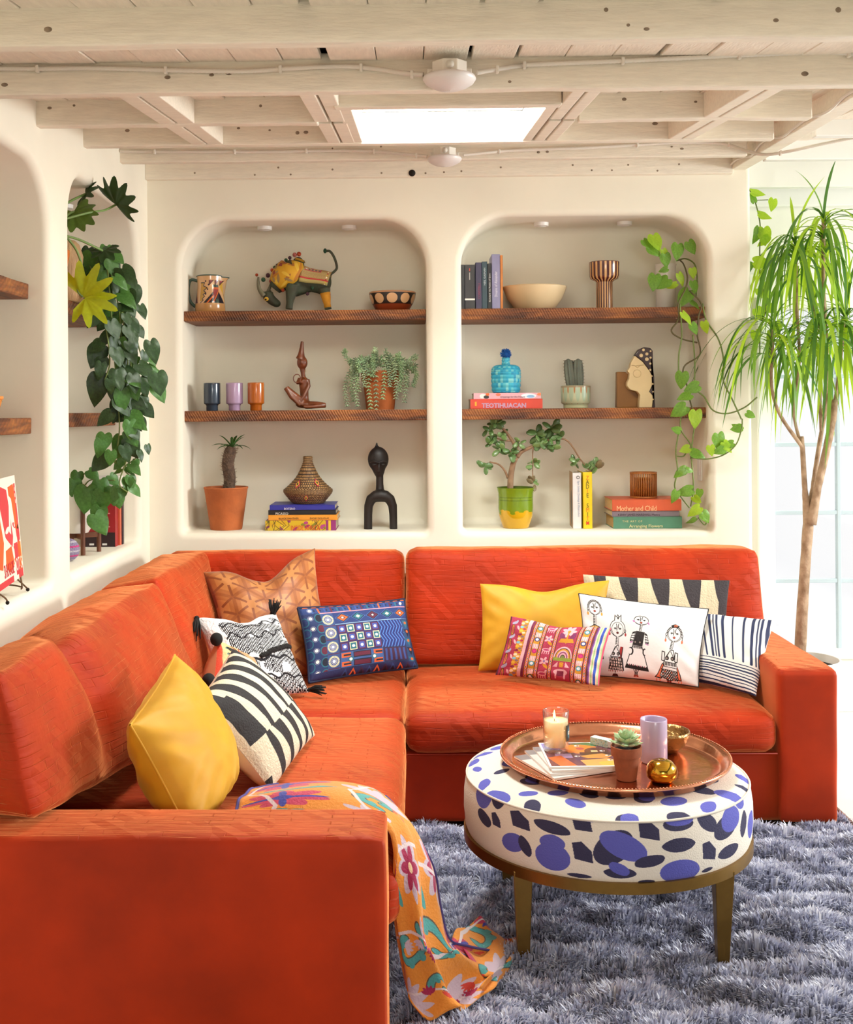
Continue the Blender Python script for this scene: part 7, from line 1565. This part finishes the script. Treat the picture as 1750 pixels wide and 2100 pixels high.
for hi, h in enumerate(heads):
    p = at(*h); cnt = (44, 48, 52, 52, 40, 24)[hi]
    for k in range(cnt):
        a = k*2.399+rd.uniform(-.3, .3); lvl = k/cnt
        q = p-np.array((0, 0, .20*(1-lvl)*rd.uniform(.6, 1)))
        idx = rd.choice((0, 1, 3, 5, 2)) if lvl < .85 else rd.choice((2, 4, 0))
        if k >= cnt-2: idx = 6
        if hi == 0: idx = rd.choice((0, 2, 5, 4))
        me_ = sm[idx*3+rd.choice((0, 0, 1, 2, 2))]
        for tr_ in range(14):       # keep the blade clear of the walls
            M = Matrix.Translation(q) @ Matrix.Rotation(a, 4, 'Z') @ Matrix.Rotation(rd.uniform(-.12, .12), 4, 'Y') @ Matrix.Diagonal((1, rd.uniform(.75, 1.2), rd.uniform(.8, 1.1), 1))
            if all(not (v.x < 1.395 and v.y > 4.742) and v.y < 5.14 for v in (M @ x.co for x in me_.vertices)): break
            a += .6
        inst('leaf', me_, dr_, M)
for k, (a, L) in enumerate(((1.9, 1.2), (2.6, 1.1), (3.3, 1.15), (2.2, 1.3), (3.0, .9), (2.9, 1.25))):      # long leaves reaching over the wall
    p = at(*heads[0]); inst('leaf', sm[(4*3+1) if k % 2 else (2*3+1)], dr_, Matrix.Translation(p) @ Matrix.Rotation(a-PI/2+.25, 4, 'Z') @ Matrix.Scale(L, 4))
# ================================================================== side niches
def wx(px, d): return at(px, 845, d)[0]
# album on a wire stand
al = Canvas(500, 500, '#ece4d2'); R1, R2, R3_ = '#c8323a', '#ea5a1e', '#e8841e'
al.rect(300, 40, 470, 60, '#ece4d2')
al.poly([(330, 50), (440, 40), (455, 60), (470, 290), (420, 300), (400, 200), (380, 110), (335, 90)], R2); al.rect(452, 40, 484, 250, R1); [al.rect(462, 60+k*30, 474, 78+k*30, '#ece4d2') for k in range(3)]; al.poly([(420, 270), (486, 240), (486, 320), (430, 330)], R1)
al.poly([(0, 40), (200, 40), (300, 60), (320, 140), (280, 260), (340, 290), (300, 330), (200, 280), (140, 120), (0, 110)], R1); al.poly([(0, 140), (120, 160), (160, 300), (100, 420), (0, 400)], R2)
al.leaf(390, 240, 70, 26, .3, R1); al.ell(396, 240, 10, 10, '#ece4d2'); al.leaf(250, 250, 90, 28, -.2, '#ece4d2'); al.poly([(330, 200), (350, 290), (320, 340), (306, 330)], R1); al.leaf(360, 345, 44, 20, .2, R2); al.poly([(330, 400), (380, 380), (410, 410), (370, 430)], R2)
al.rect(415, 335, 460, 440, R3_); al.rect(468, 330, 490, 430, R3_); al.poly([(180, 340), (300, 330), (330, 420), (240, 450), (160, 420)], R2)
al.rect(395, 448, 490, 500, R1); al.rect(0, 470, 290, 500, R1)
b0_, b1_2 = np.array((-1.120, 3.275, .893)), np.array((-1.076, 2.96, .893)); upv = np.array((-.030, .012, .285))
abt = thing('record_album', 'cream record sleeve with red and orange printed face on a wire stand', 'album', (b0_[0], 3.1, .885))
m = MB(); th_ = np.array((-.006, -.0008, -.001)); q4 = [b1_2, b0_, b0_+upv, b1_2+upv]
m.add([tuple(p) for p in q4]+[tuple(p+th_) for p in q4], [(0, 1, 2, 3), (7, 6, 5, 4), (0, 4, 5, 1), (1, 5, 6, 2), (2, 6, 7, 3), (3, 7, 4, 0)], [(0, 0), (1, 0), (1, 1), (0, 1)]*2); m.obj('sleeve', canvas_mat('album_print', al, .5, bump=.01), abt, smooth=False)
ex_ = Vector(b0_-b1_2).normalized(); FM = frame(Vector(b1_2), ex_, upv)
for s_, fr_, col, sz in (('OT', .79, '#ece4d2', .052), ('S', .935, '#ece4d2', .05), ('SHUGGIE', .43, '#c8323a', .05)):
    text(s_, sz, FM @ Matrix.Translation((.318*fr_, .038, .0006)), mat('ink_'+col[1:]+'a', col, .6), abt, squeeze=.72 if s_ != 'SHUGGIE' else .62)
for x0, x1, y0, y1, col in ((.228, .275, .012, .10, R1), (.281, .305, .02, .10, R2)):
    m = MB(); m.box((x0, y0, -.0002), (x1, y1, .0004), FM); m.obj('printed_panel', mat('ink_'+col[1:], col, .6), abt, smooth=False)
wire = mat('dark_wire', '#6a5136', .45, metal=.6); es = thing('wire_stand', 'thin brown wire stand holding up the record sleeve', 'stand', (-1.12, 3.1, .84))
zl = .843
for pts in ([(-1.127, 3.245, 1.03), (-1.137, 3.255, 1.045), (-1.122, 3.10, 1.05), (-1.102, 2.97, 1.045)], [(-1.135, 3.245, 1.045), (-1.126, 3.238, .95), (-1.112, 3.232, .872), (-1.114, 3.232, .858)], [(-1.114, 3.232, .865), (-1.152, 3.26, .866), (-1.222, 3.27, .868)], [(-1.142, 3.27, .885), (-1.127, 3.29, .862), (-1.120, 3.305, .848)], [(-1.127, 3.05, .885), (-1.102, 3.07, .860), (-1.097, 3.075, .848)]):
    m = MB(); m.tube(cr(pts, 14), .0024, 7); m.obj('wire', wire, es)
for p in ((-1.120, 3.305, .846), (-1.097, 3.075, .846)): m = MB(); m.ell(p, (.0055, .0055, .0055), 10, 8); m.obj('foot', dark, es)
m = MB(); m.box((-1.242, 3.00, 1.172), (-1.207, 3.235, 1.19), Matrix.Translation((0, 0, 0))); gc = m.obj('metal_clip', mat('grey_metal', '#77757a', .3, metal=.6), es, smooth=False, bev=.004)
# orange pot on the near shelf
c = (-1.262, 3.33, Z2); op = thing('spiky_potted_plant', 'small spiky plant in an orange pot at the photo edge on the near side shelf', 'plant', c)
m = MB(); m.lathe([(.001, 0), (.045, 0), (.060, .055), (.063, .056), (.063, .064), (.058, .064), (.054, .05), (.001, .048)], c, 32, cap0=False); m.obj('pot', mat('orange_pot', '#d98a3e', .6), op, auto=True)
for k in range(16): inst('leaf', mes[k % 3], op, Matrix.Translation((c[0], c[1], c[2]+.055)) @ Matrix.Rotation(k*2.4, 4, 'Z') @ Matrix.Scale(1.1, 4))
# far side niche: lobed philodendron
def lobed(fingers=7, depth=.5, spread=2.2):
    P_ = []
    n = fingers*8
    for i in range(n+1):
        t = -1+2*i/n; a = PI/2+t*spread; r = (.62+.38*math.cos(t*1.2))*(1-depth*(.5+.5*math.cos(2*PI*(t+1)/2*fingers))*(.5+.5*abs(math.cos(t))))
        P_.append((r*math.cos(a), r*math.sin(a)))
    m = MB(); V = [(0, 0, 0)]; Fc = []
    for k, f_ in enumerate((.35, .7, 1)):
        for (x, y) in P_: rr2 = math.hypot(x, y)*f_; V.append((x*f_, y*f_, .16*abs(x)*f_-.18*rr2*rr2+.03*math.sin(9*math.atan2(y, x))*f_))
    w_ = n+1
    for i in range(n): Fc.append((0, 1+i, 2+i)); Fc.append((1+i, 1+w_+i, 2+w_+i, 2+i)); Fc.append((1+w_+i, 1+2*w_+i, 2+2*w_+i, 2+w_+i))
    m.add(V, Fc); return m
ph = thing('lobed_philodendron', 'philodendron with large lobed leaves in an orange pot behind the pier', 'plant', (-1.24, 3.78, Z3))
m = MB(); c = (-1.225, 3.79, Z3); m.lathe([(.001, 0), (.06, 0), (.085, .13), (.085, .145), (.08, .145), (.001, .12)], c, 32, cap0=False); m.obj('pot', mat('orange_pot_glaze', '#c8691e', .4), ph, auto=True)
lgd, lgm, lgy = mat('lobed_leaf_dark', '#24401c', .4, noise_amt=.15, noise_scale=6, translucent=.1), mat('lobed_leaf_mid', '#47631e', .4, noise_amt=.2, noise_scale=6, translucent=.2), mat('lobed_leaf_lime', '#9fae1e', .4, noise_amt=.2, noise_scale=7, translucent=.35)
C3 = lambda x, y, d: at(x/4.566, 340+y/4.566, d)
def big_leaf(m_, base, tip, L, nrm, fingers=7, depth=.5, spread=2.2):
    b_ = Vector(C3(*base)); t_ = Vector(C3(*tip)); d_ = (t_-b_).normalized(); n_ = Vector(nrm); z = (n_-d_*n_.dot(d_)).normalized(); x = d_.cross(z); M = Matrix.Identity(4)
    for i in range(3): M[i][0], M[i][1], M[i][2], M[i][3] = x[i], d_[i], z[i], b_[i]
    inst('leaf', lobed(fingers, depth, spread).mesh('leaf', mats=[m_]), ph, M @ Matrix.Scale(L/4.566*3.95/F, 4))
big_leaf(lgd, (1085, 365, 3.98), (1150, 200, 3.9), 310, (.25, -.92, .25), 7, .36, 1.7); big_leaf(lgd, (800, 265, 3.95), (905, 220, 3.9), 170, (.1, -.85, .4), 6, .45)
big_leaf(lgm, (690, 430, 3.86), (790, 600, 3.82), 240, (.3, -.9, .2), 9, .25, 2.3); big_leaf(lgd, (985, 790, 3.97), (1010, 900, 3.92), 170, (.2, -.95, .1), 6, .35)
big_leaf(lgy, (775, 1230, 3.86), (880, 1000, 3.82), 360, (.35, -.9, .3), 5, .44, 1.3); big_leaf(lgy, (800, 1235, 3.85), (930, 1380, 3.82), 340, (.2, -.9, .35), 5, .42, 1.25)
for pts in ([(600, 500, 3.80), (830, 440, 3.86), (980, 415, 3.92), (1085, 365, 3.98)], [(600, 365, 3.80), (700, 310, 3.88), (800, 265, 3.95)], [(620, 655, 3.80), (760, 700, 3.88), (960, 795, 3.96)], [(610, 650, 3.8), (720, 800, 3.82), (770, 980, 3.84), (725, 1150, 3.85), (775, 1230, 3.86)], [(610, 480, 3.8), (650, 450, 3.84), (690, 430, 3.86)]):
    vine(ph, [C3(*p) for p in pts], .0042, mat('green_petiole', '#6f8a4a', .5), 'leaf_stalk')
# carved wood head behind it
wd = thing('carved_wood_block', 'pale cracked wood carving behind the bright lobed leaf', 'carving', (wx(150, 4.05), 4.05, Z3))
m = MB(); x0 = wx(150, 4.05); m.lathe([(.001, 0), (.055, 0), (.06, .06), (.05, .075), (.055, .085), (.056, .16), (.045, .2), (.03, .215), (.001, .22)], (x0-.02, 4.05, Z3), 20, cap0=False, wob=lambda a, z: .05*math.sin(3*a+z*40)); m.obj('block', mat('pale_wood', '#b8946a', .7, noise_amt=.2, noise_scale=9, stretch=(4, 4, 1), bump=.4, bump_scale=30), wd)
# heart-leaf philodendron trailing from the upper side shelf
hp = thing('trailing_heartleaf', 'dense dark green heart-leaf philodendron cascading down the side niche', 'plant', (-1.24, 4.25, Z3))
m = MB(); c = (-1.245, 4.25, Z3); m.lathe([(.001, 0), (.055, 0), (.075, .12), (.075, .13), (.07, .13), (.001, .11)], c, 28, cap0=False); m.obj('pot', mat('dark_pot', '#3a3a34', .6), hp, auto=True)
def trail(pts, n_leaf, L, kinds):
    P_ = vine(hp, [at(*p) for p in pts], .0026, stem_g, n=50)
    for k in range(n_leaf):
        i = int(49*(k+rl.random())/n_leaf); sgn = rl.choice((-1, 1)); p = P_[min(49, i)]+np.array((sgn*rl.uniform(.005, .03), rl.uniform(-.03, .02), rl.uniform(-.01, .02)))
        put_leaf(hp, rl.choice(kinds), p, L*rl.uniform(.75, 1.2), math.radians(-90+sgn*rl.uniform(5, 55)), tilt=(rl.gauss(.5, .4), -.8, rl.gauss(.25, .3)))
D_ = 'ddddm'
trail([(185, 535, 4.25), (205, 510, 4.2), (235, 540, 4.15), (250, 620, 4.12), (262, 700, 4.1), (275, 800, 4.1), (285, 860, 4.1)], 26, .066, D_)
trail([(190, 530, 4.2), (215, 530, 4.12), (225, 600, 4.06), (232, 700, 4.05), (240, 800, 4.05), (245, 880, 4.05), (235, 950, 4.06)], 26, .066, D_)
trail([(195, 525, 4.3), (240, 545, 4.25), (270, 620, 4.2), (282, 700, 4.18), (300, 760, 4.16), (312, 800, 4.16)], 18, .06, 'ddm')
trail([(180, 540, 4.2), (190, 560, 4.1), (215, 660, 4.0), (225, 740, 4.0), (215, 780, 4.0)], 14, .062, D_)
trail([(240, 800, 4.08), (255, 870, 4.08), (262, 930, 4.08), (245, 990, 4.08), (262, 1010, 4.08)], 14, .045, 'mmd')
trail([(265, 800, 4.1), (280, 870, 4.1), (285, 930, 4.1), (255, 960, 4.1), (278, 985, 4.1)], 12, .04, 'mmd')
trail([(250, 640, 4.08), (262, 740, 4.06), (255, 830, 4.06), (262, 880, 4.06)], 16, .062, 'dmm')
trail([(228, 560, 4.1), (245, 640, 4.08), (250, 720, 4.06)], 14, .064, D_)
for x, y, L, a in ((205, 710, 62, -110), (203, 770, 80, -95), (210, 900, 50, -100), (250, 800, 60, -85), (215, 890, 48, -100), (322, 765, 60, -80), (308, 700, 58, -70), (240, 780, 55, -80), (228, 925, 40, -95)):
    put_leaf(hp, 'm' if y > 790 else 'd', at(x, y, 4.03), L*4.03/F*.78, math.radians(a), tilt=(.4, -.9, .2))
# white vase on the lower side shelf, books, planter and ball on the ledge
ZL = .8405
m = MB(); c = (wx(268, 4.52)-.0, 4.50, Z4); m.lathe([(.001, 0), (.03, 0), (.034, .05), (.03, .1), (.022, .13), (.024, .135), (.001, .12)], c, 28, cap0=False); tag(m.obj('white_vase', mat('white_glaze', '#e8e0da', .2), org=c), 'small white vase half hidden by leaves on the lower side shelf', 'vase')
GK = 'books standing on the side niche ledge'
def stand_book(lab, x0, x1, y0, y1, h, cov):
    r = thing('book', lab, 'book', ((x0+x1)/2, (y0+y1)/2, ZL), GK); cm = mat('cover_'+cov[1:], cov, .45, noise_amt=.06, noise_scale=25); m = MB(); m.box((x0, y0, ZL), (x1, y0+.002, ZL+h)); m.box((x0, y1-.002, ZL), (x1, y1, ZL+h)); m.box((x1-.002, y0+.002, ZL), (x1, y1-.002, ZL+h)); m.obj('cover', cm, r, smooth=False)
    m = MB(); m.box((x0+.003, y0+.002, ZL+.002), (x1-.002, y1-.002, ZL+h-.003)); m.obj('pages', paper, r, smooth=False); return r
X1 = wx(236, 4.42)
k1 = stand_book('large red book with its cover facing the room on the side ledge', X1-.13, X1, 4.41, 4.455, .205, '#a01c22')
Mt = lambda x, z: Matrix.Translation((x, 4.4095, z)) @ Matrix.Rotation(PI/2, 4, 'X')
m = MB(); m.box((X1-.13, 4.4088, ZL), (X1-.001, 4.4099, ZL+.055)); m.obj('dark_cover_band', mat('ink_2a1418', '#2a1418', .5), k1, smooth=False)
for i in range(7): m = MB(); m.box((X1-.122, 4.4086, ZL+.075+i*.017), (X1-.02-.015*(i % 3), 4.4097, ZL+.079+i*.017)); m.obj('text_line', mat('ink_d88a84', '#d88a84', .6), k1, smooth=False)
for i in range(2): m = MB(); m.box((X1-.10+i*.05, 4.4080, ZL+.006), (X1-.082+i*.05, 4.4089, ZL+.013)); m.obj('barcode_panel', paper, k1, smooth=False)
k2 = stand_book('thin orange and white book behind the red one on the side ledge', X1-.12, X1+.006, 4.457, 4.482, .185, '#c85a3a'); k3 = stand_book('dark plum book deepest on the side ledge', X1-.12, X1+.008, 4.49, 4.512, .225, '#3a1c26')
text('ATLAS', .022, Matrix.Translation((X1+.0066, 4.477, ZL+.03)) @ Matrix.Rotation(PI/2, 4, 'Z') @ Matrix.Rotation(PI/2, 4, 'X') @ Matrix.Rotation(PI/2, 4, 'Z'), mat('ink_efe9e0', '#efe9e0', .6), k2, ax='LEFT') if False else None
bxw = thing('white_carton', 'plain white box standing behind the red book on the side ledge', 'box', (X1-.07, 4.54, ZL)); m = MB(); m.box((X1-.14, 4.52, ZL), (X1-.012, 4.585, ZL+.265)); m.obj('carton', mat('white_card', '#e4dcd4', .7), bxw, smooth=False, bev=.002)
pe = thing('potted_peperomia', 'round-leaved plant in a white pot held by a wooden stand', 'plant', (wx(160, 4.2), 4.2, ZL))
c = (wx(160, 4.2)-.012, 4.22, ZL); m = MB(); m.lathe([(.001, .075), (.040, .075), (.068, .12), (.072, .22), (.068, .22), (.064, .2), (.001, .2)], c, 36, cap0=False); m.obj('pot', mat('white_glaze_pot', '#ece8e0', .3), pe, auto=True)
m = MB(); m.lathe([(.065, .204), (.001, .208)], c, 20, cap0=False); m.obj('soil', soil, pe)
PEL = [heart(.95, .1, fold=.02).mesh('leaf', mats=[hm2])]
HE['r'] = PEL*3
for x, y, L, a, d in ((182, 965, 45, -40, 4.2), (160, 968, 48, -100, 4.2), (152, 985, 60, -90, 4.15), (178, 1000, 85, -95, 4.11), (205, 985, 62, -80, 4.15), (212, 1010, 75, -110, 4.12), (205, 1040, 62, -100, 4.12), (195, 1055, 75, -60, 4.1), (232, 1000, 60, -85, 4.16), (240, 1010, 55, -80, 4.2), (225, 975, 45, -50, 4.22), (198, 1010, 55, -90, 4.12)):
    put_leaf(pe, 'r', at(x, y, d), L*4.15/F*.62, math.radians(a), tilt=(.35, -.9, .35))
for a, b_ in (((c[0], c[1], c[2]+.2), at(205, 985, 4.15)), ((c[0], c[1], c[2]+.2), at(182, 965, 4.2)), ((c[0], c[1], c[2]+.2), at(235, 985, 4.18)), ((c[0], c[1], c[2]+.2), at(178, 1000, 4.11))): vine(pe, [a, (np.array(a)+np.array(b_))/2+np.array((0, 0, .03)), b_], .0025, stem_g, 'leaf_stalk')
tk = thing('plant_stand', 'small dark wooden plant stand with round legs on the side ledge', 'stand', (c[0], c[1], ZL)); tw = mat('walnut', '#6a3a1e', .5, noise_amt=.2, noise_scale=10, stretch=(4, 4, 1))
for k in range(4):
    a = PI/4+k*PI/2-.25; x, y = c[0]+.080*math.cos(a), c[1]+.080*math.sin(a); m = MB(); m.tube([(x, y, ZL), (x, y, ZL+.2)], .0085, 12); m.obj('leg', tw, tk, auto=True)
for a in (PI/4-.25, 3*PI/4-.25): m = MB(); m.box((-.076, -.006, .055), (.076, .006, .074), Matrix.Translation(c) @ Matrix.Rotation(a, 4, 'Z')); m.obj('cross_bar', tw, tk, smooth=False, bev=.001)
kn_ = thing('knitted_ball', 'pink and grey ribbed knitted ball half hidden by the pier', 'ornament', (wx(146, 3.98), 3.98, ZL)); m = MB(); m.ell((wx(146, 3.98)-.015, 3.98, ZL+.04), (.04, .04, .04), 28, 18)
kc_ = Canvas(200, 100, '#8a7f9a'); [kc_.rect(0, 10+k*20, 200, 17+k*20, '#c83a7a' if k % 2 else '#b8b0bc') for k in range(5)]
m.uv = [((math.atan2(y-3.98, x-(wx(146, 3.98)-.015))/(2*PI))+.5, (z-ZL)/.08) for x, y, z in m.v]; m.obj('ball', canvas_mat('knit_stripes', kc_, .9, bump=1.0, bump_scale=140), kn_)
c = (at(152, 418, 4.3)[0]-.03, 4.28, 2.118); pl_ = thing('puck_light', 'white puck light in the side niche above the lobed leaves', 'light', c, GL); m = MB(); m.lathe([(.001, 0), (.024, 0), (.031, .002), (.032, .016), (.001, .016)], c, 32, cap0=False); m.obj('housing', pw_, pl_, auto=True)
# ================================================================== ceiling fittings
cpaint = mat('painted_metal', '#e9e1d4', .5)
def lamp(label, px, py, d, s):
    c0 = at(px, py, d); c_ = (c0[0], d, c0[2]); t = thing('ceiling_light', label, 'light', c_, 'round ceiling lights on junction boxes')
    m = MB(); m.lathe([(.001, 0), (.044*s, 0), (.0445*s, .032*s), (.001, .032*s)], c_, 8, cap0=False, M=Matrix.Translation(c_) @ Matrix.Rotation(PI/8, 4, 'Z') @ Matrix.Translation((-c_[0], -c_[1], -c_[2]))); m.obj('junction_box', cpaint, t, smooth=False, bev=.002)
    m = MB(); m.lathe([(.010*s, 0), (.010*s, .0012)], (0, 0, 0), 18, M=Matrix.Translation((c_[0]+.0*s, c_[1]-.0412*s, c_[2]+.018*s)) @ Matrix.Rotation(PI/2, 4, 'X'), cap1=True); m.obj('knockout', cpaint, t)
    m = MB(); m.lathe([(.044*s, .001), (.062*s, -.001), (.064*s, -.007), (.058*s, -.016), (.045*s, -.024), (.03*s, -.030), (.001, -.034)], c_, 48, cap0=False); m.obj('diffuser', mat('lamp_dome', '#e4dcd8', .35), t)
    for sx in (-1, 1): m = MB(); m.box((c_[0]+sx*.044*s-.009, d-.010, c_[2]+.002), (c_[0]+sx*.044*s+.009, d+.010, c_[2]+.017)); m.obj('connector', cpaint, t, smooth=False, bev=.002)
    return c_
lamp('larger round ceiling light on the near joist, in front of the skylight', 922, 157, 2.765, 1.0); lamp('smaller-looking round ceiling light on the rear joist under the skylight', 912, 323, 4.255, 1.0)
def conduit(label, pts, r=.0062):
    P_ = [at(*p) for p in pts]; tot = sum(np.linalg.norm(np.array(a)-np.array(b)) for a, b in zip(P_[:-1], P_[1:])); n = int(tot/.0035); Q = cr(P_, n)
    t = thing('conduit', label, 'cable', tuple(Q[0]), 'armoured cables along the joists'); m = MB(); m.tube(Q, [r*(1 if i % 2 else .80) for i in range(n)], 8); m.obj('cable', cpaint, t)
    for i in range(n//8, n-5, max(40, n//5)):
        m = MB(); p = Q[i]; m.box((p[0]-.004, p[1]-.008, p[2]-.010), (p[0]+.004, p[1]+.006, p[2]+.008)); m.obj('strap', cpaint, t, smooth=False, bev=.002)
d = 2.811
conduit('ribbed white cable along the near joist, running left of the round light', [(-60, 140, d), (60, 141, d), (200, 140, d), (350, 144, d), (500, 146, d), (600, 140, d), (700, 136, d), (770, 141, d), (830, 150, 2.79), (868, 153, 2.77)])
conduit('ribbed white cable along the near joist, running right of the round light', [(978, 149, 2.77), (1020, 142, 2.79), (1060, 136, d), (1100, 132, d), (1250, 126, d), (1400, 119, d), (1550, 112, d), (1700, 107, d), (1800, 118, d)])
d = 4.30
conduit('ribbed white cable on the rear joist from the side wall to the light', [(246, 310, d), (330, 311, d), (450, 311, d), (560, 311, d), (660, 309, d), (760, 310, d), (830, 316, 4.28), (876, 321, 4.26)])
conduit('ribbed white cable on the rear joist sagging past the side beam', [(950, 318, 4.26), (1000, 313, 4.28), (1060, 308, d), (1200, 303, d), (1320, 296, d), (1400, 292, d), (1480, 294, d), (1530, 309, 4.22), (1570, 317, 4.12), (1620, 310, 4.05), (1680, 297, 4.0), (1760, 281, 3.95), (1820, 270, 3.9)])
fb = thing('flat_cable', 'flat painted cable weaving along the side beam', 'cable', (1.28, 4.3, 2.3), 'armoured cables along the joists'); 
pts = []
for px_, py_ in ((1490, 352), (1510, 330), (1530, 322), (1545, 318), (1562, 296), (1582, 284), (1608, 280), (1632, 262), (1660, 243), (1690, 234), (1710, 222), (1735, 198), (1765, 180)):
    p = at(px_, py_, 4); v = (p-np.array((0, 0, HC)))/p[1]; xb = None
    lam = None
    # meet the beam's left face, a vertical plane through its lower edge
    e0, e1 = at(1499, 349, 4.75), at(1750, 198, 3.15); k_ = (e1[0]-e0[0])/(e1[1]-e0[1]); t = (e0[0]-k_*e0[1])/(v[0]-k_); pts.append(np.array((v[0]*t-.005, t, HC+v[2]*t)))
m = MB(); m.tube(cr(pts, 60), .0048, 6); m.obj('cable', cpaint, fb)
